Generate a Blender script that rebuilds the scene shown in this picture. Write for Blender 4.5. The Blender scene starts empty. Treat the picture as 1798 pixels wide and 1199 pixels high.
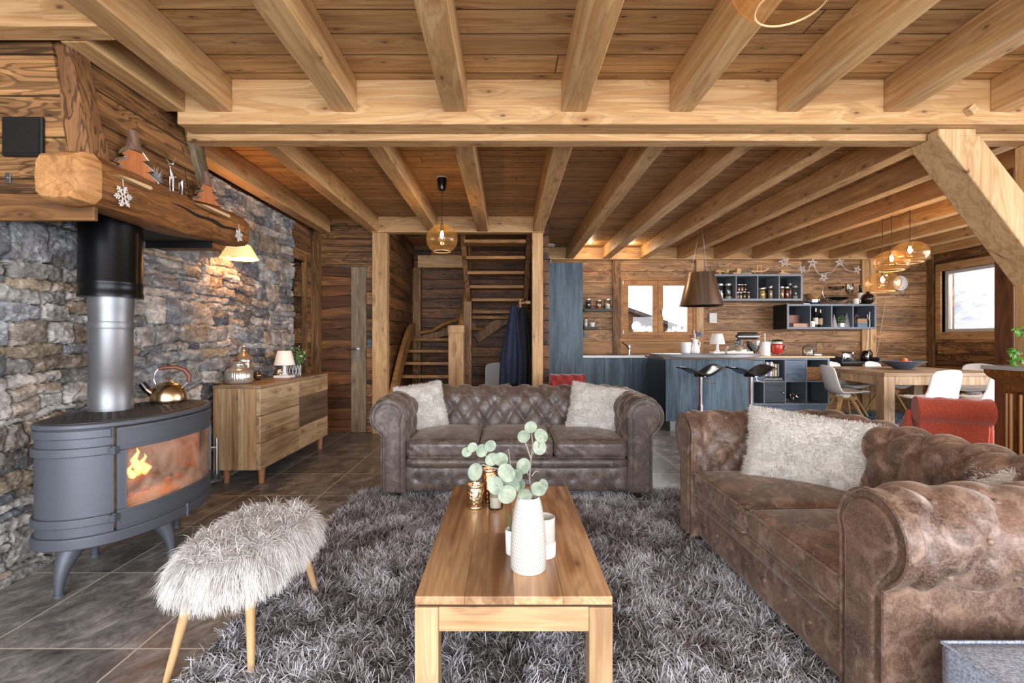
import bpy, bmesh, math, random
import numpy as np
from mathutils import Vector, Matrix
R=random.Random(7)
PI=math.pi
COL=bpy.context.scene.collection
F=840.0; H=1.19
def X(px,Y): return (px-890)*Y/F
def Z(py,Y): return H-(py-596)*Y/F
# ---------------------------------------------------------------- geometry
class G:
    def __init__(s): s.v=[]; s.f=[]
    def add(s,vs,fs):
        n=len(s.v); s.v+= [tuple(v) for v in vs]; s.f+=[tuple(i+n for i in f) for f in fs]; return s
    def box(s,x0,x1,y0,y1,z0,z1):
        vs=[(x0,y0,z0),(x1,y0,z0),(x1,y1,z0),(x0,y1,z0),(x0,y0,z1),(x1,y0,z1),(x1,y1,z1),(x0,y1,z1)]
        return s.add(vs,[(3,2,1,0),(4,5,6,7),(0,1,5,4),(1,2,6,5),(2,3,7,6),(3,0,4,7)])
    def bar(s,p0,p1,w,d,up=(0,0,1),w1=None,d1=None):
        p0=Vector(p0); p1=Vector(p1); t=(p1-p0).normalized(); u=Vector(up)
        if abs(t.dot(u))>.98: u=Vector((0,1,0))
        a=t.cross(u).normalized(); b=a.cross(t).normalized()
        w1=w if w1 is None else w1; d1=d if d1 is None else d1
        vs=[]
        for p,ww,dd in ((p0,w,d),(p1,w1,d1)):
            for i,j in ((-1,-1),(1,-1),(1,1),(-1,1)): vs.append(p+a*(i*ww/2)+b*(j*dd/2))
        return s.add(vs,[(0,1,2,3),(7,6,5,4),(1,0,4,5),(2,1,5,6),(3,2,6,7),(0,3,7,4)])
    def prism(s,poly,ax,a,b):
        n=len(poly)
        def P(p,t):
            return {'X':(t,p[0],p[1]),'Y':(p[0],t,p[1]),'Z':(p[0],p[1],t)}[ax]
        vs=[P(p,a) for p in poly]+[P(p,b) for p in poly]
        fs=[tuple(range(n))[::-1],tuple(range(n,2*n))]+[(i,(i+1)%n,n+(i+1)%n,n+i) for i in range(n)]
        return s.add(vs,fs)
    def lathe(s,prof,c=(0,0,0),seg=32,capb=True,capt=False,sx=1,sy=1):
        vs=[];fs=[];m=len(prof)
        for r,z in prof:
            for k in range(seg):
                a=2*PI*k/seg; vs.append((c[0]+r*sx*math.cos(a),c[1]+r*sy*math.sin(a),c[2]+z))
        for i in range(m-1):
            for k in range(seg):
                k2=(k+1)%seg; fs.append((i*seg+k,i*seg+k2,(i+1)*seg+k2,(i+1)*seg+k))
        if capb: fs.append(tuple(range(seg))[::-1])
        if capt: fs.append(tuple((m-1)*seg+k for k in range(seg)))
        return s.add(vs,fs)
    def sph(s,c,r,seg=20,rings=12,sz=1,sx=1,sy=1,a0=-90,a1=90):
        pr=[]
        for i in range(rings+1):
            a=math.radians(a0+(a1-a0)*i/rings); pr.append((max(r*math.cos(a),1e-5),r*sz*math.sin(a)))
        return s.lathe(pr,c,seg,False,False,sx,sy)
    def tube(s,pts,r,seg=8,closed=False,cap=True):
        pts=[Vector(p) for p in pts]; n=len(pts); vs=[];fs=[]
        rs=r if isinstance(r,(list,tuple)) else [r]*n
        prev=None
        for i,p in enumerate(pts):
            if closed: t=pts[(i+1)%n]-pts[i-1]
            else: t=pts[min(i+1,n-1)]-pts[max(i-1,0)]
            t=t.normalized() if t.length>1e-9 else Vector((0,0,1))
            if prev is None:
                u=Vector((0,0,1)) if abs(t.z)<.9 else Vector((1,0,0))
                a=t.cross(u).normalized()
            else:
                a=prev-t*prev.dot(t)
                a=a.normalized() if a.length>1e-6 else t.orthogonal().normalized()
            prev=a; b=t.cross(a)
            for k in range(seg):
                an=2*PI*k/seg; vs.append(p+(a*math.cos(an)+b*math.sin(an))*rs[i])
        for i in range(n if closed else n-1):
            j=(i+1)%n
            for k in range(seg):
                k2=(k+1)%seg; fs.append((i*seg+k,i*seg+k2,j*seg+k2,j*seg+k))
        if cap and not closed:
            fs.append(tuple(range(seg))[::-1]); fs.append(tuple((n-1)*seg+k for k in range(seg)))
        return s.add(vs,fs)
    def cyl(s,p0,p1,r0,r1=None,seg=16):
        return s.tube([p0,p1],[r0,r0 if r1 is None else r1],seg)
    def grid(s,fn,nu,nv,flip=False):
        vs=[fn(i/nu,j/nv) for i in range(nu+1) for j in range(nv+1)]
        fs=[]
        for i in range(nu):
            for j in range(nv):
                q=(i*(nv+1)+j,(i+1)*(nv+1)+j,(i+1)*(nv+1)+j+1,i*(nv+1)+j+1)
                fs.append(q[::-1] if flip else q)
        return s.add(vs,fs)
    def cushion(s,c,sx,sy,sz,n=18,e=.35,crown=.0,edge=.25,rot=None,wr=0,seed=0):
        """rounded block: superellipse rounding; crown swells the middle of top"""
        vs=[];fs=[];idx={}
        def pt(x,y,z):
            k=(round(x,5),round(y,5),round(z,5))
            if k in idx: return idx[k]
            # round the corners
            def m(a): return math.copysign(1-(1-abs(a))**1.0,a)
            r=edge
            q=Vector((x,y,z)); half=Vector((sx/2,sy/2,sz/2)); p=Vector((x*half.x,y*half.y,z*half.z))
            rr=min(r*min(half)*2,min(half)*.98)
            inner=Vector((max(-half.x+rr,min(half.x-rr,p.x)),max(-half.y+rr,min(half.y-rr,p.y)),max(-half.z+rr,min(half.z-rr,p.z))))
            d=p-inner
            if d.length>1e-9: p=inner+d.normalized()*rr
            cr=crown*max(0,(1-x*x))*max(0,(1-y*y))
            p.z+=cr*(1 if z>0 else -.3)*abs(z)
            if wr: p+=Vector((0,-1,0))*wr*math.sin((x*1.3+z*.35)*17+seed+2*math.sin(3*x+seed))*(1 if y<-.9 else 0)*max(0,1-abs(z))
            if rot is not None: p=rot@p
            p+=Vector(c); idx[k]=len(vs); vs.append(p); return idx[k]
        T=[-1+2*i/n for i in range(n+1)]
        # cosine spacing for edges
        T=[math.sin(t*PI/2)*.5+t*.5 for t in T]
        for ax in range(3):
            for sg in (-1,1):
                for i in range(n):
                    for j in range(n):
                        co=[]
                        for a,b in ((i,j),(i+1,j),(i+1,j+1),(i,j+1)):
                            l=[0,0,0]; l[ax]=sg; l[(ax+1)%3]=T[a]; l[(ax+2)%3]=T[b]; co.append(pt(*l))
                        if sg<0: co=co[::-1]
                        fs.append(tuple(co))
        return s.add(vs,fs)
    def xf(s,M):
        s.v=[tuple(M@Vector(v)) for v in s.v]; return s
    def build(s,name,mat,parent=None,bevel=0,smooth=False,ang=38,sub=0,seg=2,solid=0):
        me=bpy.data.meshes.new(name)
        vs=s.v; loc=Vector((0,0,0))
        if parent is None:
            a=np.array(vs); mn=a.min(0); mx=a.max(0)
            loc=Vector(((mn[0]+mx[0])/2,(mn[1]+mx[1])/2,mn[2])); vs=[tuple(v) for v in (a-np.array(loc))]
        me.from_pydata(vs,[],s.f); me.update()
        if smooth:
            me.polygons.foreach_set('use_smooth',[True]*len(me.polygons))
            me.set_sharp_from_angle(angle=math.radians(ang))
        me.materials.append(mat)
        o=bpy.data.objects.new(name,me); COL.objects.link(o); o.location=loc
        if parent is not None: o.parent=parent
        if solid:
            m=o.modifiers.new('Solid','SOLIDIFY'); m.thickness=solid; m.offset=0
        if bevel:
            m=o.modifiers.new('Bevel','BEVEL'); m.width=bevel; m.segments=seg; m.limit_method='ANGLE'; m.angle_limit=math.radians(40)
            if smooth is False:
                me.polygons.foreach_set('use_smooth',[True]*len(me.polygons)); m.harden_normals=True
        if sub:
            m=o.modifiers.new('Sub','SUBSURF'); m.levels=sub; m.render_levels=sub
        return o
def tag(o,label=None,cat=None,group=None,kind=None):
    if label: o['label']=label
    if cat: o['category']=cat
    if group: o['group']=group
    if kind: o['kind']=kind
    return o
def thing(name,label,cat,loc=(0,0,0),rz=0,group=None):
    o=bpy.data.objects.new(name,None); COL.objects.link(o); o.location=loc; o.rotation_euler=(0,0,rz); o.empty_display_size=.1
    return tag(o,label,cat,group)
def struct(g,name,mat,label=None,cat=None,**k):
    o=g.build(name,mat,None,**k); return tag(o,label,cat,kind='structure')
def dup(o,loc=None,rz=None,label=None,group=None,parent=None):
    c=o.copy(); COL.objects.link(c)
    if parent is not None: c.parent=parent
    if loc is not None: c.location=loc
    if rz is not None: c.rotation_euler=(0,0,rz)
    if label: c['label']=label
    if group: c['group']=group
    for ch in list(o.children): dup(ch,parent=c)
    return c
# ---------------------------------------------------------------- materials
def srgb(c):
    if isinstance(c,str): c=tuple(int(c[i:i+2],16)/255 for i in (0,2,4))
    return tuple((x/12.92 if x<=.04045 else ((x+.055)/1.055)**2.4) for x in c[:3])+(1,)
class NT:
    def __init__(s,name):
        s.m=bpy.data.materials.new(name); s.m.use_nodes=True; s.t=s.m.node_tree; s.b=s.t.nodes['Principled BSDF']; s.out=s.t.nodes['Material Output']
    def n(s,ty,**k):
        nd=s.t.nodes.new('ShaderNode'+ty)
        for a,v in k.items():
            if a.startswith('i_'):
                key=a[2:]; key=int(key) if key.isdigit() else key.replace('_',' ')
                s.set(nd.inputs[key],v)
            else: setattr(nd,a,v)
        return nd
    def set(s,inp,v):
        if isinstance(v,bpy.types.NodeSocket): s.t.links.new(v,inp)
        elif isinstance(v,bpy.types.Node): s.t.links.new(v.outputs[0],inp)
        else: inp.default_value=v
    def ma(s,op,a,b=0,c=None,clamp=False):
        nd=s.t.nodes.new('ShaderNodeMath'); nd.operation=op; nd.use_clamp=clamp
        s.set(nd.inputs[0],a); s.set(nd.inputs[1],b)
        if c is not None: s.set(nd.inputs[2],c)
        return nd.outputs[0]
    def mix(s,fac,a,b,bt='MIX'):
        nd=s.t.nodes.new('ShaderNodeMix'); nd.data_type='RGBA'; nd.blend_type=bt; nd.clamp_factor=True
        s.set(nd.inputs[0],fac); s.set(nd.inputs[6],a); s.set(nd.inputs[7],b); return nd.outputs[2]
    def ramp(s,fac,stops):
        nd=s.t.nodes.new('ShaderNodeValToRGB'); s.set(nd.inputs[0],fac); cr=nd.color_ramp
        while len(cr.elements)<len(stops): cr.elements.new(.5)
        for e,(p,c) in zip(cr.elements,stops):
            e.position=p; e.color=c if len(c)==4 else srgb(c)
        return nd.outputs[0]
    def rampf(s,fac,a,b,lo=0,hi=1):
        nd=s.t.nodes.new('ShaderNodeMapRange'); nd.clamp=True; s.set(nd.inputs[0],fac)
        for i,v in ((1,a),(2,b),(3,lo),(4,hi)): nd.inputs[i].default_value=v
        return nd.outputs[0]
    def vec(s,scale=(1,1,1),off=None,coord='Object',rot=None):
        tc=s.t.nodes.new('ShaderNodeTexCoord').outputs[coord]
        if rot:
            mp=s.t.nodes.new('ShaderNodeMapping'); s.set(mp.inputs[0],tc); mp.inputs['Rotation'].default_value=rot; tc=mp.outputs[0]
        nd=s.t.nodes.new('ShaderNodeVectorMath'); nd.operation='MULTIPLY'; s.set(nd.inputs[0],tc); nd.inputs[1].default_value=scale
        o=nd.outputs[0]
        if off is not None:
            a=s.t.nodes.new('ShaderNodeVectorMath'); a.operation='ADD'; s.set(a.inputs[0],o); s.set(a.inputs[1],off); o=a.outputs[0]
        return o
    def noise(s,v,sc=1,det=4,rough=.55,dist=0):
        nd=s.t.nodes.new('ShaderNodeTexNoise'); s.set(nd.inputs['Vector'],v); nd.inputs['Scale'].default_value=sc; nd.inputs['Detail'].default_value=det
        nd.inputs['Roughness'].default_value=rough; nd.inputs['Distortion'].default_value=dist; return nd.outputs[0]
    def bump(s,h,st=.3,d=.01,nrm=None):
        nd=s.t.nodes.new('ShaderNodeBump'); s.set(nd.inputs['Height'],h); nd.inputs['Strength'].default_value=st; nd.inputs['Distance'].default_value=d
        if nrm is not None: s.set(nd.inputs['Normal'],nrm)
        s.set(s.b.inputs['Normal'],nd.outputs[0]); return nd.outputs[0]
    def rnd(s):
        nd=s.t.nodes.new('ShaderNodeObjectInfo'); return nd.outputs['Random']
    def P(s,**k):
        for a,v in k.items(): s.set(s.b.inputs[a.replace('_',' ')],v)
        return s
def plain(name,c,rough=.5,metal=0,bump=0,bs=60,var=0,**k):
    m=NT(name); col=srgb(c)
    if var or bump:
        nz=m.noise(m.vec(),bs,4)
        if var:
            dk=tuple(x*(1-var) for x in col[:3])+(1,); lt=tuple(min(1,x*(1+var*.6)) for x in col[:3])+(1,)
            m.P(Base_Color=m.mix(m.rampf(nz,.3,.7),dk,lt))
        else: m.P(Base_Color=col)
        if bump: m.bump(nz,bump,.004)
    else: m.P(Base_Color=col)
    m.P(Roughness=rough,Metallic=metal,**k); return m.m
def emit(name,c,st):
    m=NT(name); m.P(Base_Color=srgb(c),Emission_Color=srgb(c),Emission_Strength=st); return m.m
def glass(name,tint='ffffff',gl=.12,fres=1.35,rough=.02):
    m=NT(name); m.t.nodes.remove(m.b)
    tr=m.n('BsdfTransparent'); tr.inputs[0].default_value=srgb(tint); g=m.n('BsdfGlossy'); g.inputs['Roughness'].default_value=rough
    fr=m.n('Fresnel'); fr.inputs[0].default_value=fres; f=m.ma('ADD',fr.outputs[0],gl,clamp=True)
    mx=m.n('MixShader'); m.set(mx.inputs[0],f); m.set(mx.inputs[1],tr.outputs[0]); m.set(mx.inputs[2],g.outputs[0]); m.set(m.out.inputs[0],mx.outputs[0]); return m.m
AX={'X':0,'Y':1,'Z':2}
def wood(name,light,mid,dark,grain='X',plank=None,pw=.14,plen=None,rings=26,streak=.5,var=.25,rough=.55,knot=.5,gap=.012,bump=.35,scale=1.0,perm=0,rw=.42,lines=.22):
    """timber: grain axis; plank = axis across boards"""
    m=NT(name)
    tc=m.n('TexCoord').outputs['Object']; sep=m.n('SeparateXYZ'); m.set(sep.inputs[0],tc)
    g=sep.outputs[AX[grain]]; rn=m.rnd()
    r1=m.ma('MULTIPLY',rn,37.0); gapf=None; pv=rn
    if plank:
        p=m.ma('DIVIDE',sep.outputs[AX[plank]],pw); 
        wob=m.noise(m.vec((.35,.35,.35)),1.0,1)
        p=m.ma('ADD',p,m.ma('MULTIPLY',wob,perm)) if perm else p
        idx=m.ma('FLOOR',p); fr=m.ma('FRACT',p)
        wn=m.n('TexWhiteNoise',noise_dimensions='1D'); m.set(wn.inputs['W'],m.ma('ADD',idx,.5))
        L=plen or 2.5
        q=m.ma('ADD',m.ma('DIVIDE',g,L),m.ma('MULTIPLY',wn.outputs[0],7.3))
        idx2=m.ma('FLOOR',q); fr2=m.ma('FRACT',q)
        wn2=m.n('TexWhiteNoise',noise_dimensions='2D'); cb=m.n('CombineXYZ'); m.set(cb.inputs[0],idx); m.set(cb.inputs[1],idx2); m.set(wn2.inputs['Vector'],cb.outputs[0])
        pv=wn2.outputs[0]; r1=m.ma('ADD',r1,m.ma('MULTIPLY',pv,53.0))
        e=m.ma('MINIMUM',fr,m.ma('SUBTRACT',1.0,fr)); e2=m.ma('MINIMUM',fr2,m.ma('SUBTRACT',1.0,fr2))
        e=m.ma('MINIMUM',m.ma('MULTIPLY',e,pw),m.ma('MULTIPLY',e2,L))
        gapf=m.rampf(e,gap*.18,gap*.5,1,0)
    sc=[7*scale]*3; sc[AX[grain]]=.5*scale
    offs=m.n('CombineXYZ'); m.set(offs.inputs[0],r1); m.set(offs.inputs[1],r1); m.set(offs.inputs[2],r1)
    v=m.vec(tuple(sc),offs.outputs[0])
    n1=m.noise(v,1.0,3,.5,.6)
    ot=[k for k in 'XYZ' if k!=grain]
    gs=m.n('SeparateXYZ'); m.set(gs.inputs[0],tc); cr=m.ma('ADD',gs.outputs[AX[ot[0]]],m.ma('MULTIPLY',gs.outputs[AX[ot[1]]],1.0)); kc=m.n('CombineXYZ')
    m.set(kc.inputs[0],m.ma('ADD',m.ma('MULTIPLY',gs.outputs[AX[grain]],2.4*scale),r1)); m.set(kc.inputs[1],m.ma('ADD',m.ma('MULTIPLY',cr,6.0*scale),r1))
    vo=m.n('TexVoronoi',voronoi_dimensions='2D'); m.set(vo.inputs['Vector'],kc.outputs[0]); vo.inputs['Scale'].default_value=1.0
    kd=vo.outputs[0]
    wv=m.n('TexWhiteNoise',noise_dimensions='3D'); m.set(wv.inputs['Vector'],vo.outputs['Color']); kon=m.ma('GREATER_THAN',wv.outputs[0],.35)
    if knot: n1=m.ma('ADD',n1,m.ma('MULTIPLY',m.ma('MULTIPLY',m.rampf(kd,.0,.4,1,0),kon),.13))
    rg=m.ma('SINE',m.ma('MULTIPLY',n1,float(rings)*2.2)); rg=m.ma('MULTIPLY_ADD',rg,.5,.5)
    rg=m.ma('POWER',rg,1.6)
    sf=[130*scale]*3; sf[AX[grain]]=3*scale
    n2=m.noise(m.vec(tuple(sf),offs.outputs[0]),1.0,3,.6)
    st=[3.2*scale]*3; st[AX[grain]]=.5*scale
    n3=m.noise(m.vec(tuple(st),offs.outputs[0]),1.6,4,.6,.3)
    sg=[45*scale]*3; sg[AX[grain]]=1.2*scale
    n4=m.noise(m.vec(tuple(sg),offs.outputs[0]),1.0,2,.5)
    fac=m.ma('ADD',m.ma('ADD',m.ma('MULTIPLY',rg,rw),m.rampf(n2,.35,.65,0,.28)),m.rampf(n4,.35,.65,0,.35))
    col=m.mix(fac,srgb(light),srgb(mid))
    col=m.mix(m.ma('MULTIPLY',m.rampf(n3,.46,.66),streak),col,srgb(dark))
    rl=m.ma('SINE',m.ma('MULTIPLY',n1,float(rings)*5.2)); rl=m.rampf(m.ma('ADD',rl,m.ma('MULTIPLY',n2,.5)),.45,1.1,0,1)
    col=m.mix(m.ma('MULTIPLY',rl,lines),col,srgb(dark))
    if knot:
        kf=m.ma('MULTIPLY',m.rampf(m.ma('ADD',kd,m.ma('MULTIPLY',n2,.08)),.055,.10,1,0),kon); kh=m.ma('MULTIPLY',m.rampf(kd,.08,.22,.28,0),kon); col=m.mix(kh,col,srgb(dark))
        dkn=tuple(x*.42 for x in srgb(dark)[:3])+(1,)
        col=m.mix(m.ma('MULTIPLY',kf,knot),col,dkn)
    vv=m.rampf(pv,0,1,1-var,1+var*.55)
    vm=m.n('VectorMath',operation='SCALE'); m.set(vm.inputs[0],col); m.set(vm.inputs[3],vv); col=vm.outputs[0]
    hgt=m.ma('ADD',m.ma('MULTIPLY',n2,.6),m.ma('MULTIPLY',rg,.25))
    if gapf is not None:
        col=m.mix(m.ma('MULTIPLY',gapf,.8),col,srgb('140c06')); hgt=m.ma('SUBTRACT',hgt,m.ma('MULTIPLY',gapf,1.4))
    m.P(Base_Color=col,Roughness=rough); m.b.inputs['Specular IOR Level'].default_value=.35
    m.bump(hgt,bump,.004); return m.m
# fur: strands as thin tapered ribbons rooted on a set of triangles
def fur_mesh(name,verts,tris,count,length,width,mat,parent,seed=1,comb=(0,0,0),curl=.4,grav=.3,segs=3,jit=.35,clump=0,col=None,flen=None,nw=1.0,cs=.75):
    rs=np.random.RandomState(seed)
    V=np.array(verts,dtype=float); T=np.array(tris)
    a,b,c=V[T[:,0]],V[T[:,1]],V[T[:,2]]
    nr=np.cross(b-a,c-a); ar=np.linalg.norm(nr,axis=1); nr=nr/np.maximum(ar,1e-12)[:,None]
    pick=rs.choice(len(T),count,p=ar/ar.sum())
    u=rs.rand(count);v=rs.rand(count); fl=u+v>1; u[fl]=1-u[fl]; v[fl]=1-v[fl]
    P=a[pick]+(b[pick]-a[pick])*u[:,None]+(c[pick]-a[pick])*v[:,None]; Nn=nr[pick]
    d=Nn*nw+rs.normal(0,jit,(count,3))+np.array(comb)
    if clump:
        key=np.floor(P/clump).astype(int); hsh=(key[:,0]*73856093^key[:,1]*19349663^key[:,2]*83492791)%9973
        tab=rs.normal(0,cs,(9973,3)); tab[:,2]*=.3; d+=tab[hsh]
    d/=np.linalg.norm(d,axis=1)[:,None]
    L=length*(.65+.6*rs.rand(count))
    if flen is not None: L=L*flen(P,Nn)
    bend=rs.normal(0,curl,(count,3)); side=np.cross(d,rs.normal(0,1,(count,3))); side/=np.linalg.norm(side,axis=1)[:,None]
    rows=[];p=P.copy();dd=d.copy()
    for k in range(segs+1):
        w=width*(1-.75*k/segs)
        rows.append(p-side*w/2); rows.append(p+side*w/2)
        dd=dd+bend/segs+np.array([0,0,-grav])*(1.0/segs); dd/=np.linalg.norm(dd,axis=1)[:,None]
        p=p+dd*(L/segs)[:,None]
    n=2*(segs+1); VV=np.stack(rows,1).reshape(-1,3)
    base=np.arange(count)*n; F_=[]
    for k in range(segs): F_.append(np.stack([base+2*k,base+2*k+1,base+2*k+3,base+2*k+2],1))
    FF=np.stack(F_,1).reshape(-1,4)
    me=bpy.data.meshes.new(name); me.vertices.add(len(VV)); me.vertices.foreach_set('co',VV.ravel())
    me.loops.add(FF.size); me.loops.foreach_set('vertex_index',FF.ravel()); me.polygons.add(len(FF))
    me.polygons.foreach_set('loop_start',np.arange(len(FF))*4); me.polygons.foreach_set('loop_total',np.full(len(FF),4)); me.update()
    at=me.attributes.new('rnd','FLOAT','POINT'); at.data.foreach_set('value',np.repeat(rs.rand(count),n).astype('f'))
    at=me.attributes.new('tip','FLOAT','POINT'); at.data.foreach_set('value',np.tile(np.repeat(np.linspace(0,1,segs+1),2),count).astype('f'))
    me.polygons.foreach_set('use_smooth',[True]*len(FF)); me.materials.append(mat)
    o=bpy.data.objects.new(name,me); COL.objects.link(o)
    if parent is not None: o.parent=parent
    return o
def tris_of(g):
    t=[]
    for f in g.f:
        for i in range(1,len(f)-1): t.append((f[0],f[i],f[i+1]))
    return g.v,t
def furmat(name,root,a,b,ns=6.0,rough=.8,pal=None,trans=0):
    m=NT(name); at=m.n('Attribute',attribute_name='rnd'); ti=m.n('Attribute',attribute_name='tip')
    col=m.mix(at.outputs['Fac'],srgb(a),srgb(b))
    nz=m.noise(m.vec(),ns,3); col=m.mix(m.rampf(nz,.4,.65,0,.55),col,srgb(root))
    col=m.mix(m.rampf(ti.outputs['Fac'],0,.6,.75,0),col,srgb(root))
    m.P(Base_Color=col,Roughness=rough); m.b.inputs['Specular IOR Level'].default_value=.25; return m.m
# materials used everywhere
PINE=('dab583','bd8d58','7a4f2c')
M={}
M['pine_y']=wood('pine_beam_along',*PINE,grain='Y',rings=18,streak=.35,var=.10,knot=.9,rough=.5)
M['pine_x']=wood('pine_beam_across',*PINE,grain='X',rings=18,streak=.35,var=.10,knot=.9,rough=.5)
M['pine_z']=wood('pine_post',*PINE,grain='Z',rings=18,streak=.35,var=.10,knot=.9,rough=.5)
M['ceil']=wood('ceiling_boards','d2aa78','ad7f4e','6a4324',grain='X',plank='Y',pw=.178,plen=4,rings=12,streak=.4,var=.16,knot=.95,gap=.012,scale=1.2)
M['ceilk']=wood('kitchen_ceiling_boards','cda371','a67747','63401f',grain='X',plank='Y',pw=.127,plen=4,rings=12,streak=.4,var=.16,knot=.95,gap=.012,scale=1.3)
M['old_x']=wood('reclaimed_planks_x','b98a5a','7c5230','25160d',grain='X',plank='Z',pw=.17,plen=5,rings=22,streak=.85,var=.42,knot=.8,gap=.014,bump=.7,perm=.8,lines=.6)
M['old_y']=wood('reclaimed_planks_y','b98a5a','7c5230','25160d',grain='Y',plank='Z',pw=.19,plen=5,rings=22,streak=.85,var=.42,knot=.8,gap=.014,bump=.7,lines=.6)
M['kit_x']=wood('kitchen_planks','c79c6c','8f6440','43291a',grain='X',plank='Z',pw=.2,plen=6,rings=18,streak=.55,var=.22,knot=.9,gap=.014,bump=.5,perm=.6,lines=.5)
M['old_z']=wood('reclaimed_post','a5784a','74502f','33200f',grain='Z',rings=20,streak=.7,var=.15,knot=.7,bump=.9,lines=.6)
M['old_dark']=wood('dark_planks','8a5a32','5a361b','1c0f07',grain='X',plank='Z',pw=.16,plen=5,rings=22,streak=.85,var=.42,knot=.7,gap=.016,bump=.7,perm=.7,lines=.6)
M['old_dark_y']=wood('dark_planks_y','96643a','633d20','1c0f07',grain='Y',plank='Z',pw=.16,plen=5,rings=22,streak=.85,var=.42,knot=.7,gap=.016,bump=.7,lines=.6)
M['mantel']=wood('rough_mantel_timber','a8703e','7d4f2a','3a2110',grain='Y',rings=16,streak=.6,var=.05,knot=.6,bump=1.0,scale=1.3,lines=.45)
M['black']=plain('black_matte','0c0c0d',.6)
M['blackgl']=plain('black_gloss','090909',.2)
M['steel']=plain('brushed_steel','b9b9ba',.28,1)
M['chrome']=plain('chrome','e2e2e4',.08,1)
M['white']=plain('white_plastic','efeeec',.35)
M['copper']=plain('copper_metal','c07f55',.22,1)
M['brass']=plain('brass','c9b08a',.25,1)
M['glass']=glass('clear_glass')
M['jar']=glass('jar_glass','f4f6f4',.1)
def area(name,loc,rot,sx,sy,p,c='ffffff'):
    l=bpy.data.lights.new(name,'AREA'); l.shape='RECTANGLE'; l.size=sx; l.size_y=sy; l.energy=p; l.color=srgb(c)[:3]
    o=bpy.data.objects.new(name,l); COL.objects.link(o); o.location=loc; o.rotation_euler=rot; return o
def point(name,loc,p,c='ffb469',r=.03):
    l=bpy.data.lights.new(name,'POINT'); l.energy=p; l.color=srgb(c)[:3]; l.shadow_soft_size=r
    o=bpy.data.objects.new(name,l); COL.objects.link(o); o.location=loc; return o
# ================================================================ SETTING
XL=-2.45; YS=6.15; YB=8.1; XR=7.15; ZC=2.737
# floor
m=NT('slate_floor_tiles'); tc=m.n('TexCoord').outputs['Object']; sp=m.n('SeparateXYZ'); m.set(sp.inputs[0],tc)
fl=G().box(-6,12,-3,12,-.12,0); FLC=(3.0,4.5)
xx=m.ma('DIVIDE',m.ma('ADD',sp.outputs[0],FLC[0]+2.022),.6); yy=m.ma('DIVIDE',m.ma('ADD',sp.outputs[1],FLC[1]-1.842+6),.6)
fx=m.ma('FRACT',xx); fy=m.ma('FRACT',yy)
e=m.ma('MINIMUM',m.ma('MINIMUM',fx,m.ma('SUBTRACT',1.0,fx)),m.ma('MINIMUM',fy,m.ma('SUBTRACT',1.0,fy)))
gr=m.rampf(e,.0045,.0065,1,0)
cb=m.n('CombineXYZ'); m.set(cb.inputs[0],m.ma('FLOOR',xx)); m.set(cb.inputs[1],m.ma('FLOOR',yy))
wn=m.n('TexWhiteNoise',noise_dimensions='2D'); m.set(wn.inputs['Vector'],cb.outputs[0])
of=m.n('VectorMath',operation='SCALE'); m.set(of.inputs[0],wn.outputs['Color']); of.inputs[3].default_value=30
v=m.vec((3.6,2.2,1),of.outputs[0],rot=(0,0,.6))
n1=m.noise(v,2.6,12,.76,.5); n2=m.noise(m.vec((1,1,1),of.outputs[0]),1.6,4,.6); n3=m.noise(m.vec((60,22,1),of.outputs[0],rot=(0,0,.6)),1,4,.7)
c=m.ramp(n1,[(.3,'34322f'),(.44,'5d5a55'),(.54,'827e78'),(.66,'b5b1aa')])
c=m.mix(m.rampf(n2,.48,.7,0,.35),c,srgb('4f4034')); c=m.mix(m.rampf(n3,.4,.75,0,.35),c,srgb('a09b94'))
vv=m.n('VectorMath',operation='SCALE'); m.set(vv.inputs[0],c); m.set(vv.inputs[3],m.rampf(wn.outputs[0],0,1,.8,1.15))
m.P(Base_Color=m.mix(gr,vv.outputs[0],srgb('d2cabd')),Roughness=m.rampf(n1,.2,.8,.22,.5)); m.bump(m.ma('SUBTRACT',n1,m.ma('MULTIPLY',gr,.2)),.22,.008)
struct(fl,'floor',m.m)
# ceiling boards
struct(G().box(-2.6,7.4,-1.2,2.84,ZC,ZC+.05),'ceiling',M['ceil'])
struct(G().box(-2.6,7.4,2.84,8.3,ZC,ZC+.05),'ceiling',M['ceilk'])
# ---------------- stone wall (relief)
rs=np.random.RandomState(5)
Y0,Y1,Z0,Z1=.6,5.43,0.0,2.53
stones=[]
z=-.025
while z<Z1+.1:
    h=rs.choice([.035,.055,.08,.13,.18,.23],p=[.2,.2,.17,.15,.15,.13]); y=Y0-.3-rs.rand()*.3
    while y<Y1+.3:
        if h>=.14:
            if rs.rand()<.5:
                w=rs.uniform(.12,.26); stones.append((y,y+w,z,z+h))
            else:
                w=rs.uniform(.18,.42); k=int(rs.choice([2,3,4])) if h>.15 else 2; cut=np.sort(np.r_[0,(np.arange(1,k)+rs.uniform(-.25,.25,k-1))/k,1])*h
                for i in range(k):
                    if rs.rand()<.45:
                        t=rs.uniform(.3,.7); stones.append((y,y+w*t,z+cut[i],z+cut[i+1])); stones.append((y+w*t,y+w,z+cut[i],z+cut[i+1]))
                    else: stones.append((y,y+w,z+cut[i],z+cut[i+1]))
        else:
            w=rs.uniform(.12,.4) if h<.09 else rs.uniform(.1,.3); stones.append((y,y+w,z,z+h))
        y+=w
    z+=h
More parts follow.
